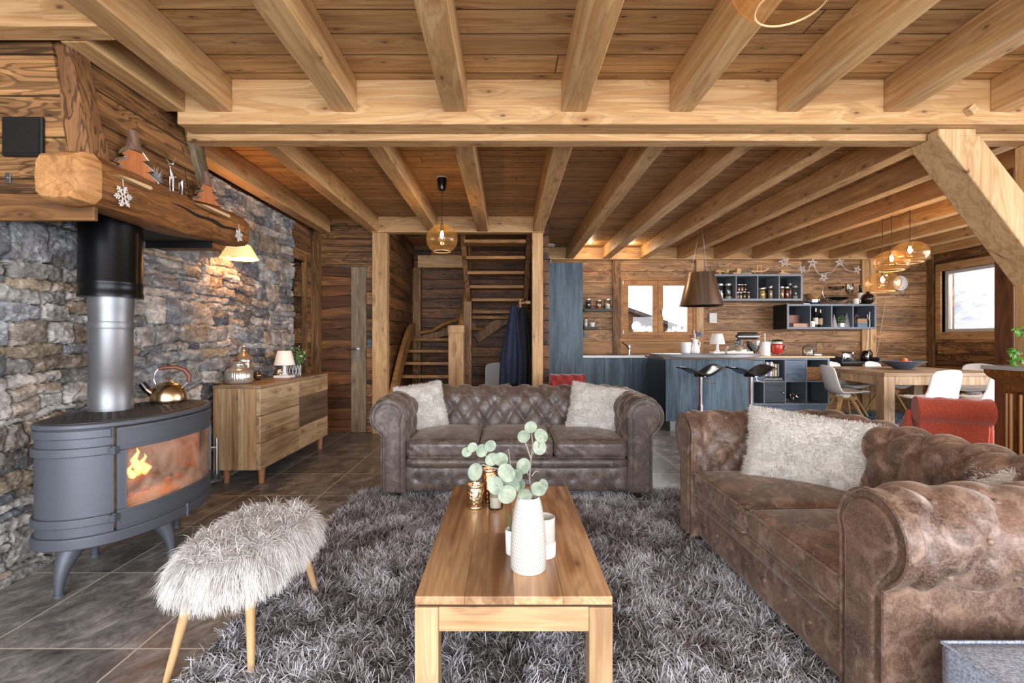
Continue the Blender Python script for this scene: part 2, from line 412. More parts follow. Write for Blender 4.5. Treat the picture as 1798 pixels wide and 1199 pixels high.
def vnoise(P,sc,seed):
    r=np.random.RandomState(seed); tab=r.rand(64,64); q=P*sc; i=np.floor(q).astype(int); f=q-i; f=f*f*(3-2*f)
    a=tab[i[...,0]%64,i[...,1]%64];b=tab[(i[...,0]+1)%64,i[...,1]%64];c=tab[i[...,0]%64,(i[...,1]+1)%64];d=tab[(i[...,0]+1)%64,(i[...,1]+1)%64]
    return (a*(1-f[...,0])+b*f[...,0])*(1-f[...,1])+(c*(1-f[...,0])+d*f[...,0])*f[...,1]
ny,nz=900,470
yy=np.linspace(Y0,Y1,ny+1); zz=np.linspace(Z0,Z1,nz+1); PY,PZ=np.meshgrid(yy,zz,indexing='ij'); PP=np.stack([PY,PZ],-1)
WY=PY+.035*(vnoise(PP,5,1)-.5)*2+.022*(vnoise(PP,19,2)-.5)*2; WZ=PZ+.04*(vnoise(PP,2.6,3)-.5)*2+.012*(vnoise(PP,11,4)-.5)*2+.006*(vnoise(PP,30,14)-.5)*2
hm=np.full(PY.shape,-.035); cid=np.zeros(PY.shape,int); cl=np.zeros(PY.shape+(3,)); cl[:]=srgb('2a2826')[:3]
pal=[srgb(c)[:3] for c in ('a5a19c','bab6b0','84868b','95979b','c9c2b9','dcd5cc','6d6f74','ab9d8e','bba88e','9d8c78','979aa0','78746f')]
palp=np.array([.13,.13,.11,.12,.11,.07,.08,.08,.06,.05,.04,.02])
for si,(a,b,c0,d0) in enumerate(stones):
    iy=slice(max(0,np.searchsorted(yy,a-.08)),np.searchsorted(yy,b+.08)+1); iz=slice(max(0,np.searchsorted(zz,c0-.08)),np.searchsorted(zz,d0+.08)+1)
    wy=WY[iy,iz]; wz=WZ[iy,iz]
    if wy.size==0: continue
    # inner rounded distance
    cy,cz=(a+b)/2,(c0+d0)/2; hy,hz=(b-a)/2,(d0-c0)/2; r=min(hy,hz)*rs.uniform(.08,.42)
    qy=np.abs(wy-cy)-(hy-r); qz=np.abs(wz-cz)-(hz-r)
    sd=r-(np.hypot(np.maximum(qy,0),np.maximum(qz,0))+np.minimum(np.maximum(qy,qz),0))
    top=rs.uniform(-.008,.018); tilt=rs.uniform(-.1,.1,2)
    hh=top-.03*np.exp(-np.maximum(sd,0)/.0035)+tilt[0]*(wy-cy)+tilt[1]*(wz-cz)+np.minimum(.006,.1*np.maximum(sd,0))
    m_=(sd>.0015)&(hh>hm[iy,iz]); sub=hm[iy,iz]; sub[m_]=hh[m_]; hm[iy,iz]=sub
    col=np.array(pal[rs.choice(len(pal),p=palp)])*rs.uniform(.85,1.5)
    s2=cl[iy,iz]; s2[m_]=col; cl[iy,iz]=s2
hm+=.008*(vnoise(PP*np.array([1,1.8]),16,6)-.5)+.009*(vnoise(PP*np.array([1,1.6]),45,7)-.5)+.005*(vnoise(PP,110,8)-.5)
V=np.stack([XL+.03+hm,PY,PZ],-1).reshape(-1,3)
ii=np.arange(ny)[:,None]*(nz+1)+np.arange(nz)[None]; FF=np.stack([ii,ii+(nz+1),ii+(nz+1)+1,ii+1],-1).reshape(-1,4)
me=bpy.data.meshes.new('stone'); base=np.array([XL,(Y0+Y1)/2,0])
# add returns to the wall box behind so that it is solid
V=V-base; VV=list(map(tuple,V)); FFl=list(map(tuple,FF))
g=G(); g.v=VV; g.f=FFl; ns=len(VV)
g.box(-.15,-.02,Y0-base[1],Y1-base[1],0,Z1)
idx=[ny*(nz+1)+j for j in range(nz+1)]; n0=len(g.v)
for j in idx: g.v.append((-.15,Y1-base[1],g.v[j][2]))
g.f+=[(idx[j],n0+j,n0+j+1,idx[j+1]) for j in range(nz)]
me.from_pydata(g.v,[],g.f); me.update(); me.polygons.foreach_set('use_smooth',[True]*len(me.polygons))
ca=me.attributes.new('stonecol','FLOAT_COLOR','POINT'); arr=np.ones((len(g.v),4),'f'); arr[:,:3]=srgb('2a2826')[:3]; arr[:ns,:3]=cl.reshape(-1,3); arr[n0:,:3]=cl[ny]; ca.data.foreach_set('color',arr.ravel())
m=NT('rubble_stone'); at=m.n('Attribute',attribute_name='stonecol')
a=m.noise(m.vec((1,1,1.8)),9,8,.65,.5); b=m.noise(m.vec(),2.2,3); d=m.noise(m.vec((1,1,2.2)),38,6,.7)
c=m.mix(m.rampf(a,.35,.68,.25,1),m.mix(1,at.outputs['Color'],srgb('565250'),'MULTIPLY'),at.outputs['Color'])
c=m.mix(m.rampf(a,.56,.7,0,.75),c,srgb('e0dbd4')); c=m.mix(m.rampf(b,.52,.7,0,.3),c,srgb('9a7a55')); c=m.mix(m.rampf(d,.54,.68,0,.6),c,srgb('3a3937'))
vn=m.noise(m.vec((1,1,2),rot=(.5,0,0)),5,5,.6,1.2); c=m.mix(m.rampf(m.ma('ABSOLUTE',m.ma('SUBTRACT',vn,.5)),.002,.006,.35,0),c,srgb('ece8e2'))
m.P(Base_Color=c,Roughness=.75); m.bump(m.ma('ADD',a,m.ma('MULTIPLY',d,.5)),.8,.02)
me.materials.append(m.m); o=bpy.data.objects.new('wall_left_stone',me); COL.objects.link(o); o.location=base; tag(o,kind='structure'); o.name='wall_left'
# ---------------- plank walls round the hallway and stairs
g=G(); g.box(XL-.15,XL-.02,5.83,YS+.1,0,ZC); g.box(XL-.15,XL-.02,5.43,5.83,2.13,ZC); g.box(XL-.15,XL-.02,Y0,5.43,Z1,ZC)
struct(g,'wall_left',M['old_y'])
struct(G().box(-4.2,-4.0,4.2,7.2,0,ZC).box(-4.2,XL-.15,4.1,4.2,0,ZC).box(-4.2,XL-.15,7.2,7.3,0,ZC).box(-4.0,XL-.15,4.2,7.2,ZC-.2,ZC-.1),'wall_corridor',wood('corridor_shaded_planks','4a2f1d','2c1a0f','0d0704',grain='X',plank='Z',pw=.16,plen=4,rings=22,streak=.8,var=.3,knot=.5,bump=.5))  # plank colours darkened to stand in for the unlit corridor
struct(G().box(XL-.04,XL+.01,5.80,5.86,0,2.13).box(XL-.04,XL+.01,5.44,5.86,2.13,2.19),'trim_1',M['old_z'],bevel=.004)
struct(G().box(XL-.02,XL+.07,6.02,YS,0,ZC),'trim_2',M['old_z'],bevel=.005)
g=G(); DX0,DX1,DZ=X(561,YS),X(644,YS),2.13
g.box(XL-.02,DX0,YS,YS+.12,0,ZC); g.box(DX0,DX1,YS,YS+.12,DZ,ZC); g.box(DX1,-1.53,YS,YS+.12,0,ZC)
struct(g,'wall_hall',M['old_x'])
# door with skewed dark planks and a weathered vertical board
d=thing('door_1','wooden plank door with a grey weathered vertical board','door',((DX0+DX1)/2,YS,0)); d['kind']='structure'
w=(DX1-DX0)/2; G().box(-w+.004,w-.004,.052,.07,0,2.125).build('door_backing',M['black'],d); md=[wood('door_plank_%d'%i,a,b,c,grain='X',rings=20,streak=.7,var=.05,knot=.6,bump=.8) for i,(a,b,c) in enumerate((('8a5a34','5c381d','221208'),('9c6b3f','6d4425','2c180b'),('6f472a','452914','1a0e06')))]
zs=[0,.16,.30,.44,.60,.78,.93,1.08,1.19,1.33,1.45,1.60,1.75,1.88,2.0,2.12]; sk=[0]+[R.uniform(-.02,.02) for _ in zs[1:-1]]+[0]
for i in range(len(zs)-1):
    xa,xb=-w+.012,w-.2
    G().prism([(xa,zs[i]+sk[i]+.002),(xb,zs[i]-sk[i]+.002),(xb,zs[i+1]-sk[i+1]-.002),(xa,zs[i+1]+sk[i+1]-.002)],'Y',.01,.05).build('door_plank',md[i%3],d,bevel=.003)
G().box(w-.2,w-.005,-.012,.05,0,2.12).build('vertical_board',wood('weathered_board','a89478','806a50','4a3c2c',grain='Z',rings=22,streak=.7,var=.02,knot=.8,bump=1),d,bevel=.004)
hd=G().box(w-.13,w-.09,-.022,-.012,.96,1.06).build('handle_plate',M['steel'],d)
G().cyl((w-.11,-.02,1.07),(w-.11,-.07,1.07),.01).tube([(w-.11,-.065,1.07),(w-.16,-.07,1.07),(w-.24,-.065,1.065)],.011).build('door_handle',M['steel'],d,smooth=True)
G().cyl((w-.11,-.012,1.07),(w-.11,-.025,1.07),.028,seg=20).cyl((w-.11,-.012,.93),(w-.11,-.025,.93),.026,seg=20).build('rosette',M['steel'],d,smooth=True)
# stairwell walls
struct(G().box(-1.62,-1.53,YS+.12,7.9,0,ZC+1.4),'wall_stairs_left',M['old_dark_y'])
struct(G().box(-1.62,.55,7.9,8.0,0,ZC+1.4),'wall_stairs_back',M['old_dark'])
struct(G().box(.47,.55,6.25,7.9,0,ZC),'wall_stairs_right',M['old_dark_y'])
struct(G().box(-1.45,-.62,7.78,7.9,2.36,2.56),'trim_3',M['pine_x'],bevel=.004)
struct(G().box(-1.53,-1.40,7.76,7.9,0,2.36),'trim_4',M['old_z'],bevel=.006)
# kitchen back wall with window hole
WX0,WX1,WZ0,WZ1=X(1089.5,YB),X(1220.6,YB),Z(594,YB),Z(488,YB)
g=G(); g.box(.5,WX0,YB,YB+.2,0,ZC); g.box(WX1,XR+.2,YB,YB+.2,0,ZC); g.box(WX0,WX1,YB,YB+.2,0,WZ0); g.box(WX0,WX1,YB,YB+.2,WZ1,ZC)
struct(g,'wall_kitchen',M['kit_x'])
for k,(a,b) in enumerate(((1075,1089),(1221,1234),(1511,1524),(1525,1536))):
    struct(G().box(X(a,YB),X(b,YB),YB-.04,YB,0,2.54),'trim_%d'%(5+k),M['pine_z'] if k in(1,2,3) else M['old_z'],bevel=.004)
# right wall with window
RY0,RY1,RZ0,RZ1=6.45,7.86,1.31,2.31
g=G(); g.box(XR,XR+.2,5.6,RY0,0,ZC); g.box(XR,XR+.2,RY1,YB,0,ZC); g.box(XR,XR+.2,RY0,RY1,0,RZ0); g.box(XR,XR+.2,RY0,RY1,RZ1,ZC)
struct(g,'wall_right',M['old_y'])
struct(G().box(XR-.05,XR,7.98,YB,0,ZC),'trim_9',M['old_z'],bevel=.004)
# windows
wfm=wood('window_frame_wood','c4915c','9a683a','5f3a1c',grain='X',rings=16,streak=.3,var=.05,knot=.4)
w1=thing('window_1','double sash kitchen window with light wooden frame','window',((WX0+WX1)/2,YB,WZ0)); w1['kind']='structure'
W=(WX1-WX0)/2; HH=WZ1-WZ0
g=G(); 
for q in ((-W,-W+.045,.05,HH-.045),(W-.045,W,.05,HH-.045),(-W,W,0,.05),(-W,W,HH-.045,HH)): g.box(q[0],q[1],-.03,.12,q[2],q[3])
g.build('window_frame',wfm,w1,bevel=.004)
G().box(-W-.03,W+.03,-.05,0,-.05,0).build('window_sill',wfm,w1,bevel=.004)
for sx,(a,b) in ((-1,(-W+.045,-.002)),(1,(.002,W-.045))):
    g=G(); t=.083
    for q in ((a,a+t,.05+t*.75,HH-.045-t),(b-t,b,.05+t*.75,HH-.045-t),(a,b,.05,.05+t*.75),(a,b,HH-.045-t,HH-.045)): g.box(q[0],q[1],-.02,.04,q[2],q[3])
    s_=g.build('window_sash',wfm,w1,bevel=.004); G().box(a+t,b-t,.008,.014,.05+t*.75,HH-.045-t).build('pane',M['glass'],s_)
    for zz_ in (.07,HH-.12): G().cyl((sx*(W-.035),-.035,zz_),(sx*(W-.035),-.035,zz_+.07),.007).build('hinge',M['white'],w1,smooth=True)
G().box(.05,.075,-.035,-.02,HH*.4,HH*.49).tube([(.0625,-.04,HH*.46),(.0625,-.06,HH*.46),(.0625,-.06,HH*.36)],.008).build('window_handle',M['steel'],w1,smooth=True)
w2=thing('window_2','window in the right wall with broad light wooden frame','window',(XR,(RY0+RY1)/2,RZ0)); w2['kind']='structure'
W=(RY1-RY0)/2; HH=RZ1-RZ0; g=G()
for q in ((-W-.09,-W,0,HH),(W,W+.09,0,HH),(-W-.09,W+.09,-.12,0),(-W-.09,W+.09,HH,HH+.12)): g.box(-.03,.05,q[0],q[1],q[2],q[3])
g.build('window_casing',M['pine_y'],w2,bevel=.004)
g=G()
for q in ((-W,-W+.06,.05,HH-.05),(W-.06,W,.05,HH-.05),(-W,W,0,.05),(-W,W,HH-.05,HH)): g.box(.05,.11,q[0],q[1],q[2],q[3])
s_=g.build('window_sash',plain('pale_aluminium','d5d1ca',.4),w2,bevel=.003); G().box(.078,.084,-W+.06,W-.06,.05,HH-.05).build('pane',M['glass'],s_)
# ---------------- beams
def beam(name,g,mat,label,cat='beam',group=None,bevel=.008):
    return tag(g.build(name,mat,None,bevel=bevel),label,cat,group)
beam('main_beam',G().box(-1.96,7.2,2.84,2.966,2.468,ZC),M['pine_x'],'deep pine crossbeam spanning the room between living area and kitchen')
beam('lower_beam',G().box(-2.0,7.2,2.985,3.085,2.43,ZC-.001),M['pine_x'],'narrower pine beam just behind the deep crossbeam')
fr=[(-1.765,-1.63),(-1.028,-.889),(-.375,-.237),(.321,.47),(.964,1.10),(1.603,1.731),(2.235,2.367),(2.867,3.0)]
on=['first','second','third','fourth','fifth','sixth','seventh','eighth','ninth','tenth','eleventh','twelfth','thirteenth']
for i,(a,b) in enumerate(fr):
    beam('ceiling_joist',G().box(a,b,-1.0,2.84,2.54,ZC),M['pine_y'],'pine ceiling joist in front of the crossbeam, %s from the left above the sitting area'%on[i],group='joists above the sitting area')
kj=[(-2.37,-2.235,YS-.09)]+[(-1.73,-1.61,6.0),(-.99,-.864,6.0),(-.377,-.235,6.0),(.325,.465,6.0)]+[(x,x+.13,8.0) for x in (.985,1.60,2.22,2.84,3.46,4.10,4.74,5.38,6.03,6.66)]
for i,(a,b,ye) in enumerate(kj):
    beam('ceiling_joist',G().box(a,b,3.085,ye,2.54,ZC),M['pine_y'],'pine ceiling joist behind the crossbeam, %s from the left'%( (on+['fourteenth','fifteenth'])[i]),group='joists above the hall and kitchen')
beam('header_beam',G().box(-1.71,.47,6.0,6.13,2.535,ZC-.001),M['pine_x'],'short pine header above the stairwell opening')
beam('header_beam',G().box(.47,7.13,8.0,YB,2.53,ZC-.001),M['pine_x'],'pine header along the top of the kitchen wall')
beam('edge_joist',G().box(-2.03,-1.91,2.17,2.84,2.54,ZC),M['pine_y'],'short pine joist tucked above the fireplace hood')
beam('edge_beam',G().box(-2.45,-1.765,2.06,2.165,2.54,ZC),M['pine_x'],'pine crosspiece above the near side of the hood')
beam('wooden_post',G().box(X(653,6.02),X(679,6.02),6.02,6.149,0,2.535),M['pine_z'],'pine post at the left side of the stairwell','post')
beam('wooden_post',G().box(X(934.4,6.02),X(953.6,6.02),6.02,6.15,0,2.535),M['pine_z'],'pine post right of the stairs beside tall blue cupboard','post')
beam('wooden_post',G().box(3.97,4.15,3.75,3.9,0,2.54),wood('dark_post','8a5c3a','613e24','2e1a0e',grain='Z',rings=24,streak=.6,var=.02,knot=.7,bump=.8),'dark stained timber post at right edge','post')  # wood colour darker than the other posts
beam('wooden_post',G().box(3.285,3.46,2.90,3.098,0,2.428),M['pine_z'],'pale pine post carrying the brace at far right','post')
# brace
bm=wood('pale_brace_pine','d8b588','bb9362','80552e',grain='Z',rings=14,streak=.15,var=.02,knot=.9)
def rotprism():
    A,B=X(1640,2.91),X(1712,2.91); zt=2.468
    dx=1.0; sl=203/158.0
    xe=3.09
    zl=zt-(xe-A)*sl; zr=zt-(xe-B)*sl
    return [(A,zt),(B,zt),(xe,zr),(xe,zl)]
beam('diagonal_brace',G().prism([(X(1640,2.9)+.02,2.428),(X(1712,2.9)+.02,2.428),(3.46,2.428-(3.46-X(1712,2.9)-.02)*1.29),(3.46,2.428-(3.46-X(1640,2.9)-.02)*1.31)],'Y',2.89,3.11).box(X(1640,2.9)+.02,X(1712,2.9),2.89,2.975,2.42,2.467),bm,'broad pale diagonal pine brace at right','brace',bevel=.01)
pg=G().prism([(-.032,0),(0,-.032),(.032,0),(0,.032)],'Y',2.80,2.84); x0=X(1699,2.84); z0=Z(196,2.84)
pg.v=[(a+x0,b,c+z0) for a,b,c in pg.v]; beam('wooden_peg',pg,bm,'square wooden peg set diagonally in the deep crossbeam','peg',bevel=.002)
# ---------------- stairs
st=thing('staircase','open tread wooden staircase turning up behind a thick newel post','staircase',(-.6,6.9,0))
def S(g,n,mt,**k):
    g.v=[(a+.6,b-6.9,c) for a,b,c in g.v]; return g.build(n,mt,st,**k)
tw=wood('stair_tread_wood','b8864f','8c5f35','4c2f18',grain='X',rings=18,streak=.4,var=.1,knot=.5)
for k in range(6):
    y=6.22+.25*(k-.5); S(G().box(-1.50,-.77,y-.14,y+.14,.173*(k+1)-.045,.173*(k+1)),'tread',tw,bevel=.006)
# winders
c0=(-.65,7.35)
for k in range(3):
    a0=math.radians(180-12-k*52); a1=a0-math.radians(50); z=.173*(7+k)
    def pt(a,r): 
        return (max(-1.5,min(.22,c0[0]+r*math.cos(a))),min(7.86,c0[1]+r*math.sin(a)))
    S(G().prism([pt(a0,.1),pt(a0,1.0),pt((a0+a1)/2,1.1),pt(a1,1.0),pt(a1,.1)][::-1],'Z',z-.045,z),'tread',tw,bevel=.005)
for k in range(6):
    y=7.60-.24*k; z=1.66+.172*k-.02
    S(G().box(-.56,.25,y-.14,y+.13,z-.045,z),'tread',tw,bevel=.006)
mt=M['old_z']
S(G().box(-.757,-.56,6.16,6.36,0,1.34).box(-.765,-.552,6.152,6.368,1.27,1.375),'newel_post',wood('newel_wood','c39a6a','97714a','5a3d22',grain='Z',rings=16,streak=.5,var=.02,knot=.6,bump=.9),bevel=.012)
S(G().bar((-.60,6.5,2.73),(-.56,7.3,1.62),.07,.28,up=(0,1,.3)).box(-.60,-.49,6.62,6.74,0,1.72),'stringer',mt,bevel=.006)
S(G().bar((.30,6.4,2.73),(.28,7.75,1.5),.07,.28,up=(0,1,.3)),'stringer',mt,bevel=.006)
# curved left stringer with hand rail
g=G(); n=14; pts=[]
for i in range(n+1):
    t=i/n; pts.append((-1.48+.02*math.sin(t*PI),6.12+1.45*t,.33+1.02*math.sin(t*PI/2)**.9))
for i in range(n): g.bar(pts[i],pts[i+1],.06,.2,up=(0,0,1))
S(g,'stringer',tw)
S(G().tube([(-.66,6.36,1.2),(-.62,6.8,1.55),(-.60,7.2,1.95),(-.6,7.5,2.3),(-.6,7.55,2.7)],.04,8).tube([(-1.42,7.75,1.30),(-1.2,7.7,1.33),(-1.0,7.6,1.44),(-.62,7.4,1.55)],.03,8),'handrail',tw,smooth=True)
S(G().bar((.3,7.72,1.75),(-.5,7.78,1.2),.05,.16,up=(0,0,1)).bar((-1.4,7.78,1.2),(-.5,7.8,1.42),.05,.1,up=(0,0,1)),'brace',mt,bevel=.004)
# ---------------- outside
snow=plain('snow','eef1f5',.8,bump=.4,bs=3,var=.08)
tag(struct(G().grid(lambda u,v:(-30+90*u,8.6+60*v,-.8+1.2*v),10,10),'ground_snow',snow))
def hill(u,v):
    x=-30+110*u; y=34+70*v; return (x,y,-2+ (v**.7)*(13+5*math.sin(x*.08)+2.5*math.sin(x*.23+1)))
hm_=NT('snowy_forest'); nz_=hm_.noise(hm_.vec((1,1,1)),.55,9,.75); hm_.P(Base_Color=hm_.mix(hm_.rampf(nz_,.42,.56),srgb('c3c3cc'),srgb('f4f5f8')),Roughness=.9)
o=tag(struct(G().grid(hill,60,30),'hillside',hm_.m))
ch=thing('chalet','dark timber chalet with snowy roof seen through the kitchen window','building',(7,22,-1.85))
G().prism([(-6.5,0),(6,0),(6,1.65),(-1.75,4.38),(-6.5,2.7)],'Y',0,8).build('chalet_wall',M['old_dark'],ch)
G().prism([(-1.75,4.56),(-1.75,4.70),(7,1.62),(7,1.48)],'Y',-.5,8.5).prism([(-1.75,4.56),(-8,2.41),(-8,2.55),(-1.75,4.70)],'Y',-.5,8.5).build('snow_layer',snow,ch)
G().prism([(-1.75,4.42),(-1.75,4.558),(7,1.478),(7,1.34)],'Y',-.48,8.5).prism([(-1.75,4.42),(-8,2.27),(-8,2.408),(-1.75,4.558)],'Y',-.48,8.5).build('chalet_roof',plain('roof_dark','4a403a',.8),ch)

tag(G().lathe([(.001,0),(.12,.03),(.22,.09),(.21,.10),(.11,.04),(.001,.01)],(0,0,0),28,False).xf(Matrix.Translation((X(1116,21.8),21.75,Z(573,21.8)))@Matrix.Rotation(PI/2,4,'X')).build('satellite_dish',M['white'],None,smooth=True),'white satellite dish on the chalet outside the kitchen window','satellite dish')
BU=plain('frosted_bush','c9c6b4',.8,var=.3,bs=30)
for px_,l_ in ((1135,'left'),(1191,'right')):
    t_=thing('garden_bush','frosted round bush outside the %s pane of the kitchen window'%l_,'bush',(X(px_,10.5),10.5,-.75)); rr=random.Random(px_); g=G()
    for k in range(420):
        d=Vector((rr.gauss(0,1),rr.gauss(0,1),rr.gauss(0,1))).normalized(); c=Vector((0,0,1.75))+Vector((d.x*.34,d.y*.34,d.z*.42)); a=d.orthogonal().normalized(); b=d.cross(a); g.add([c-a*.03,c+b*.03,c+a*.03+d*.09,c-b*.03],[(0,1,2,3)])
    g.build('foliage',BU,t_); G().cyl((0,0,0),(0,0,1.5),.05).build('stem',M['old_z'],t_)
# ================================================================ SITTING AREA
def leather(name,base,light,dark,rough=.5):
    m=NT(name); a=m.noise(m.vec(),5,6,.65,.5); b=m.noise(m.vec(),150,4,.6); c2=m.noise(m.vec(),14,5,.6,.8)
    c=m.mix(m.rampf(a,.36,.6,.1,1),srgb(dark),srgb(base)); c=m.mix(m.rampf(c2,.5,.66,0,.5),c,srgb(light)); c=m.mix(m.rampf(b,.45,.65,.0,.25),c,srgb(light)); c=m.mix(m.rampf(b,.42,.3,0,.3),c,srgb(dark))
    m.P(Base_Color=c,Roughness=m.rampf(c2,.35,.65,rough+.15,rough-.1)); m.b.inputs['Sheen Weight'].default_value=.35; m.b.inputs['Sheen Roughness'].default_value=.4; m.b.inputs['Sheen Tint'].default_value=srgb('d8c8b8')
    m.bump(m.ma('ADD',b,m.ma('MULTIPLY',c2,1.5)),.35,.003); return m.m
LG=leather('grey_brown_leather','5c4d44','8d8076','352b25',.38); LB=leather('red_brown_leather','6e5140','ab9180','36231a',.42)
FEET=plain('dark_turned_wood','2b1a12',.35)
def secpath(pts,n):
    d=[0]
    for a,b in zip(pts,pts[1:]): d.append(d[-1]+math.hypot(b[0]-a[0],b[1]-a[1]))
    L=d[-1]; out=[]
    for k in range(n+1):
        s=L*k/n; i=max(j for j in range(len(d)) if d[j]<=s+1e-9); i=min(i,len(pts)-2); t=(s-d[i])/max(1e-9,d[i+1]-d[i])
        a,b=pts[i],pts[i+1]; out.append((a[0]+(b[0]-a[0])*t,a[1]+(b[1]-a[1])*t))
    return out,L
def tuft(a_,b_,du,dv):
    a=a_/du+b_/(2*dv); b=a_/du-b_/(2*dv)
    p=(abs(math.sin(PI*a))*abs(math.sin(PI*b)))**.42
    ia=round(a); ib=round(b); x=du*((a-ia)+(b-ib))/2; y=dv*((a-ia)-(b-ib))
    dd=x*x+y*y
    return p*.72+.28*(1-math.exp(-dd/(.022**2)))
def rolled(sec,L,u0,u1,du,dv,D,nu,mk,off=0,voff=0,fade0=True,buttons=None,tv=(0,1)):
    """tufted surface swept along one axis; sec: list of (t,z); mk(u,t,z)->xyz"""
    g=G(); n=len(sec)-1; nor=[]
    for i in range(n+1):
        a=sec[max(i-1,0)]; b=sec[min(i+1,n)]; dx,dz=b[0]-a[0],b[1]-a[1]; l=math.hypot(dx,dz) or 1; nor.append((-dz/l,dx/l))
    Lu=u1-u0
    vs=[]
    for i in range(nu+1):
        for j in range(n+1):
            u=u0+Lu*i/nu; v=L*j/n
            env=min(1,v/.03)*min(1,(L-v)/.06); eu=min(1,(u-u0)/.03) if fade0 else 1
            inr=1 if tv[0]<=j/n<=tv[1] else 0
            h=D*(tuft(u-off,v-voff,du,dv)*inr+(1-inr)*.8)*max(0,env)*max(0,eu)
            vs.append(mk(u,sec[j][0]+nor[j][0]*h,sec[j][1]+nor[j][1]*h))
    fs=[(i*(n+1)+j,(i+1)*(n+1)+j,(i+1)*(n+1)+j+1,i*(n+1)+j+1) for i in range(nu) for j in range(n)]
    g.add(vs,fs); bl=[]
    for r in range(-2,30):
        v=voff+r*dv
        if not(L*tv[0]+.01<v<L*tv[1]-.03): continue
        for c in range(-30,30):
            u=off+(c+(r%2)*.5)*du
            if u0+.02<u<u1-.02:
                j=v/L*n; j0=int(j); f=j-j0; j1=min(j0+1,n)
                t=sec[j0][0]*(1-f)+sec[j1][0]*f; z=sec[j0][1]*(1-f)+sec[j1][1]*f; nn=nor[j0]
                bl.append((mk(u,t+nn[0]*.004,z+nn[1]*.004),mk(0,nn[0],nn[1]),mk(0,0,0)))
    return g,bl
def sofa(name,label,loc,rz,hw,D,nc,mat,cushz=.435):
    root=thing(name,label,'sofa',loc,rz); yf=-D/2; yb=D/2
    r=.118; cz=.605
    inner=[(0,.30),(0,.45),(0,.60)]+[(.12+r*math.cos(math.radians(a)),cz+r*math.sin(math.radians(a))) for a in range(178,-75,-12)]+[(.165,.49)]
    sec,L=secpath(inner,44)
    yar=yb-.14
    for s in (1,-1):
        mk=lambda u,t,z,s=s:(s*(hw+t) if not(u==0 and t==0 and z==0) else 0,u,z)
        g,bl=rolled(sec,L,yf+.03,yb-.02,.177,.105,.034,80,lambda u,t,z:(s*(hw+t),u,z),off=yf+.13,voff=.12)
        if s<0: g.f=[f[::-1] for f in g.f]
        arm=g.build('arm',mat,root,smooth=True,ang=80)
        for (p,_,_) in bl:
            t=abs(p[0])-hw; z=p[2]
            G().sph(p,.0115,10,6).build('button',mat,arm,smooth=True)
        G().box(min(s*(hw+.02),s*(hw+.165)),max(s*(hw+.02),s*(hw+.165)),yf+.03,yb-.05,.05,.52).build('arm_panel',mat,root,bevel=.012)
        # arm front
        def outline(ins):
            rr=r+.012-ins; o=[(ins,.05+ins*.3),(ins,.58)]
            o+=[(.12+rr*math.cos(math.radians(a)),cz+rr*math.sin(math.radians(a))) for a in range(180,-56,-10)]
            o+=[(.166-ins*.9,.47-ins*.2),(.166-ins*.9,.05+ins*.3)]; return [(s*(hw+a),b) for a,b in o]
        oa=outline(0.0); ob=outline(.034)
        G().prism(oa,'Y',yf,yf+.05).build('arm_front',mat,root,bevel=.012)
        G().prism(ob,'Y',yf-.018,yf+.01).build('scroll_panel',mat,root,bevel=.008)
        G().tube([(a,yf-.004,b) for a,b in oa],.006,6).tube([(a,yf-.012,b) for a,b in ob],.0055,6).build('piping',mat,root,smooth=True)
    # back
    yb0=yb-.27
    bk=[(0,.30),(.015,.45),(.04,.60)]+[(.16+r*math.cos(math.radians(a)),cz+.005+r*math.sin(math.radians(a))) for a in range(178,-75,-12)]+[(.2,.49)]
    secb,Lb=secpath(bk,44); xw=hw+.13
    g,bl=rolled([(yb0+t,z) for t,z in secb],Lb,-xw,xw,.177,.117,.043,int(2*xw/.0135),lambda u,t,z:(u,t,z),off=.0885,voff=.165,fade0=False)
    g.f=[f[::-1] for f in g.f]
    bo=g.build('backrest',mat,root,smooth=True,ang=80)
    for (p,_,_) in bl:
        if abs(p[0])<hw+.05: G().sph(p,.0115,10,6).build('button',mat,bo,smooth=True)
    g=G().box(-hw-.15,hw+.15,yb-.22,yb-.04,.05,.60); 
    for s in (1,-1): g.cyl((s*(xw-.004),yb0+.16,cz+.005),(s*(xw+.004),yb0+.16,cz+.005),r+.02,seg=28)
    g.build('back_panel',mat,root,bevel=.01)
    # seat frame
    G().box(-hw-.02,hw+.02,yf+.05,yb-.1,.06,.28).build('seat_frame',mat,root,bevel=.01)
    G().cushion((0,yf+.055,.262),2*hw+.0,.09,.085,n=16,edge=.48).build('seat_rail',mat,root,smooth=True,ang=80)
    nb=max(4,int(round(2*hw/.3)))*2; w=2*hw/nb
    def pf(u,v):
        x=-hw+2*hw*u; z=.055+.175*v
        ph=(u*nb)%1; k=int(u*nb)
        h=.016*(abs(math.sin(PI*v))**.5)*(.55+.45*abs(math.sin(PI*ph)))
        dd=((ph-.5)*w)**2+(z-.15)**2; h-=.014*math.exp(-dd/.0009)
        return (x,yf+.045-h,z)
    fp=G().grid(pf,nb*12,14).build('front_panel',mat,root,smooth=True,ang=80)
    for k in range(nb): G().sph((-hw+(k+.5)*w,yf+.042,.15),.012,10,6).build('button',mat,fp,smooth=True)
    cw=2*hw/nc
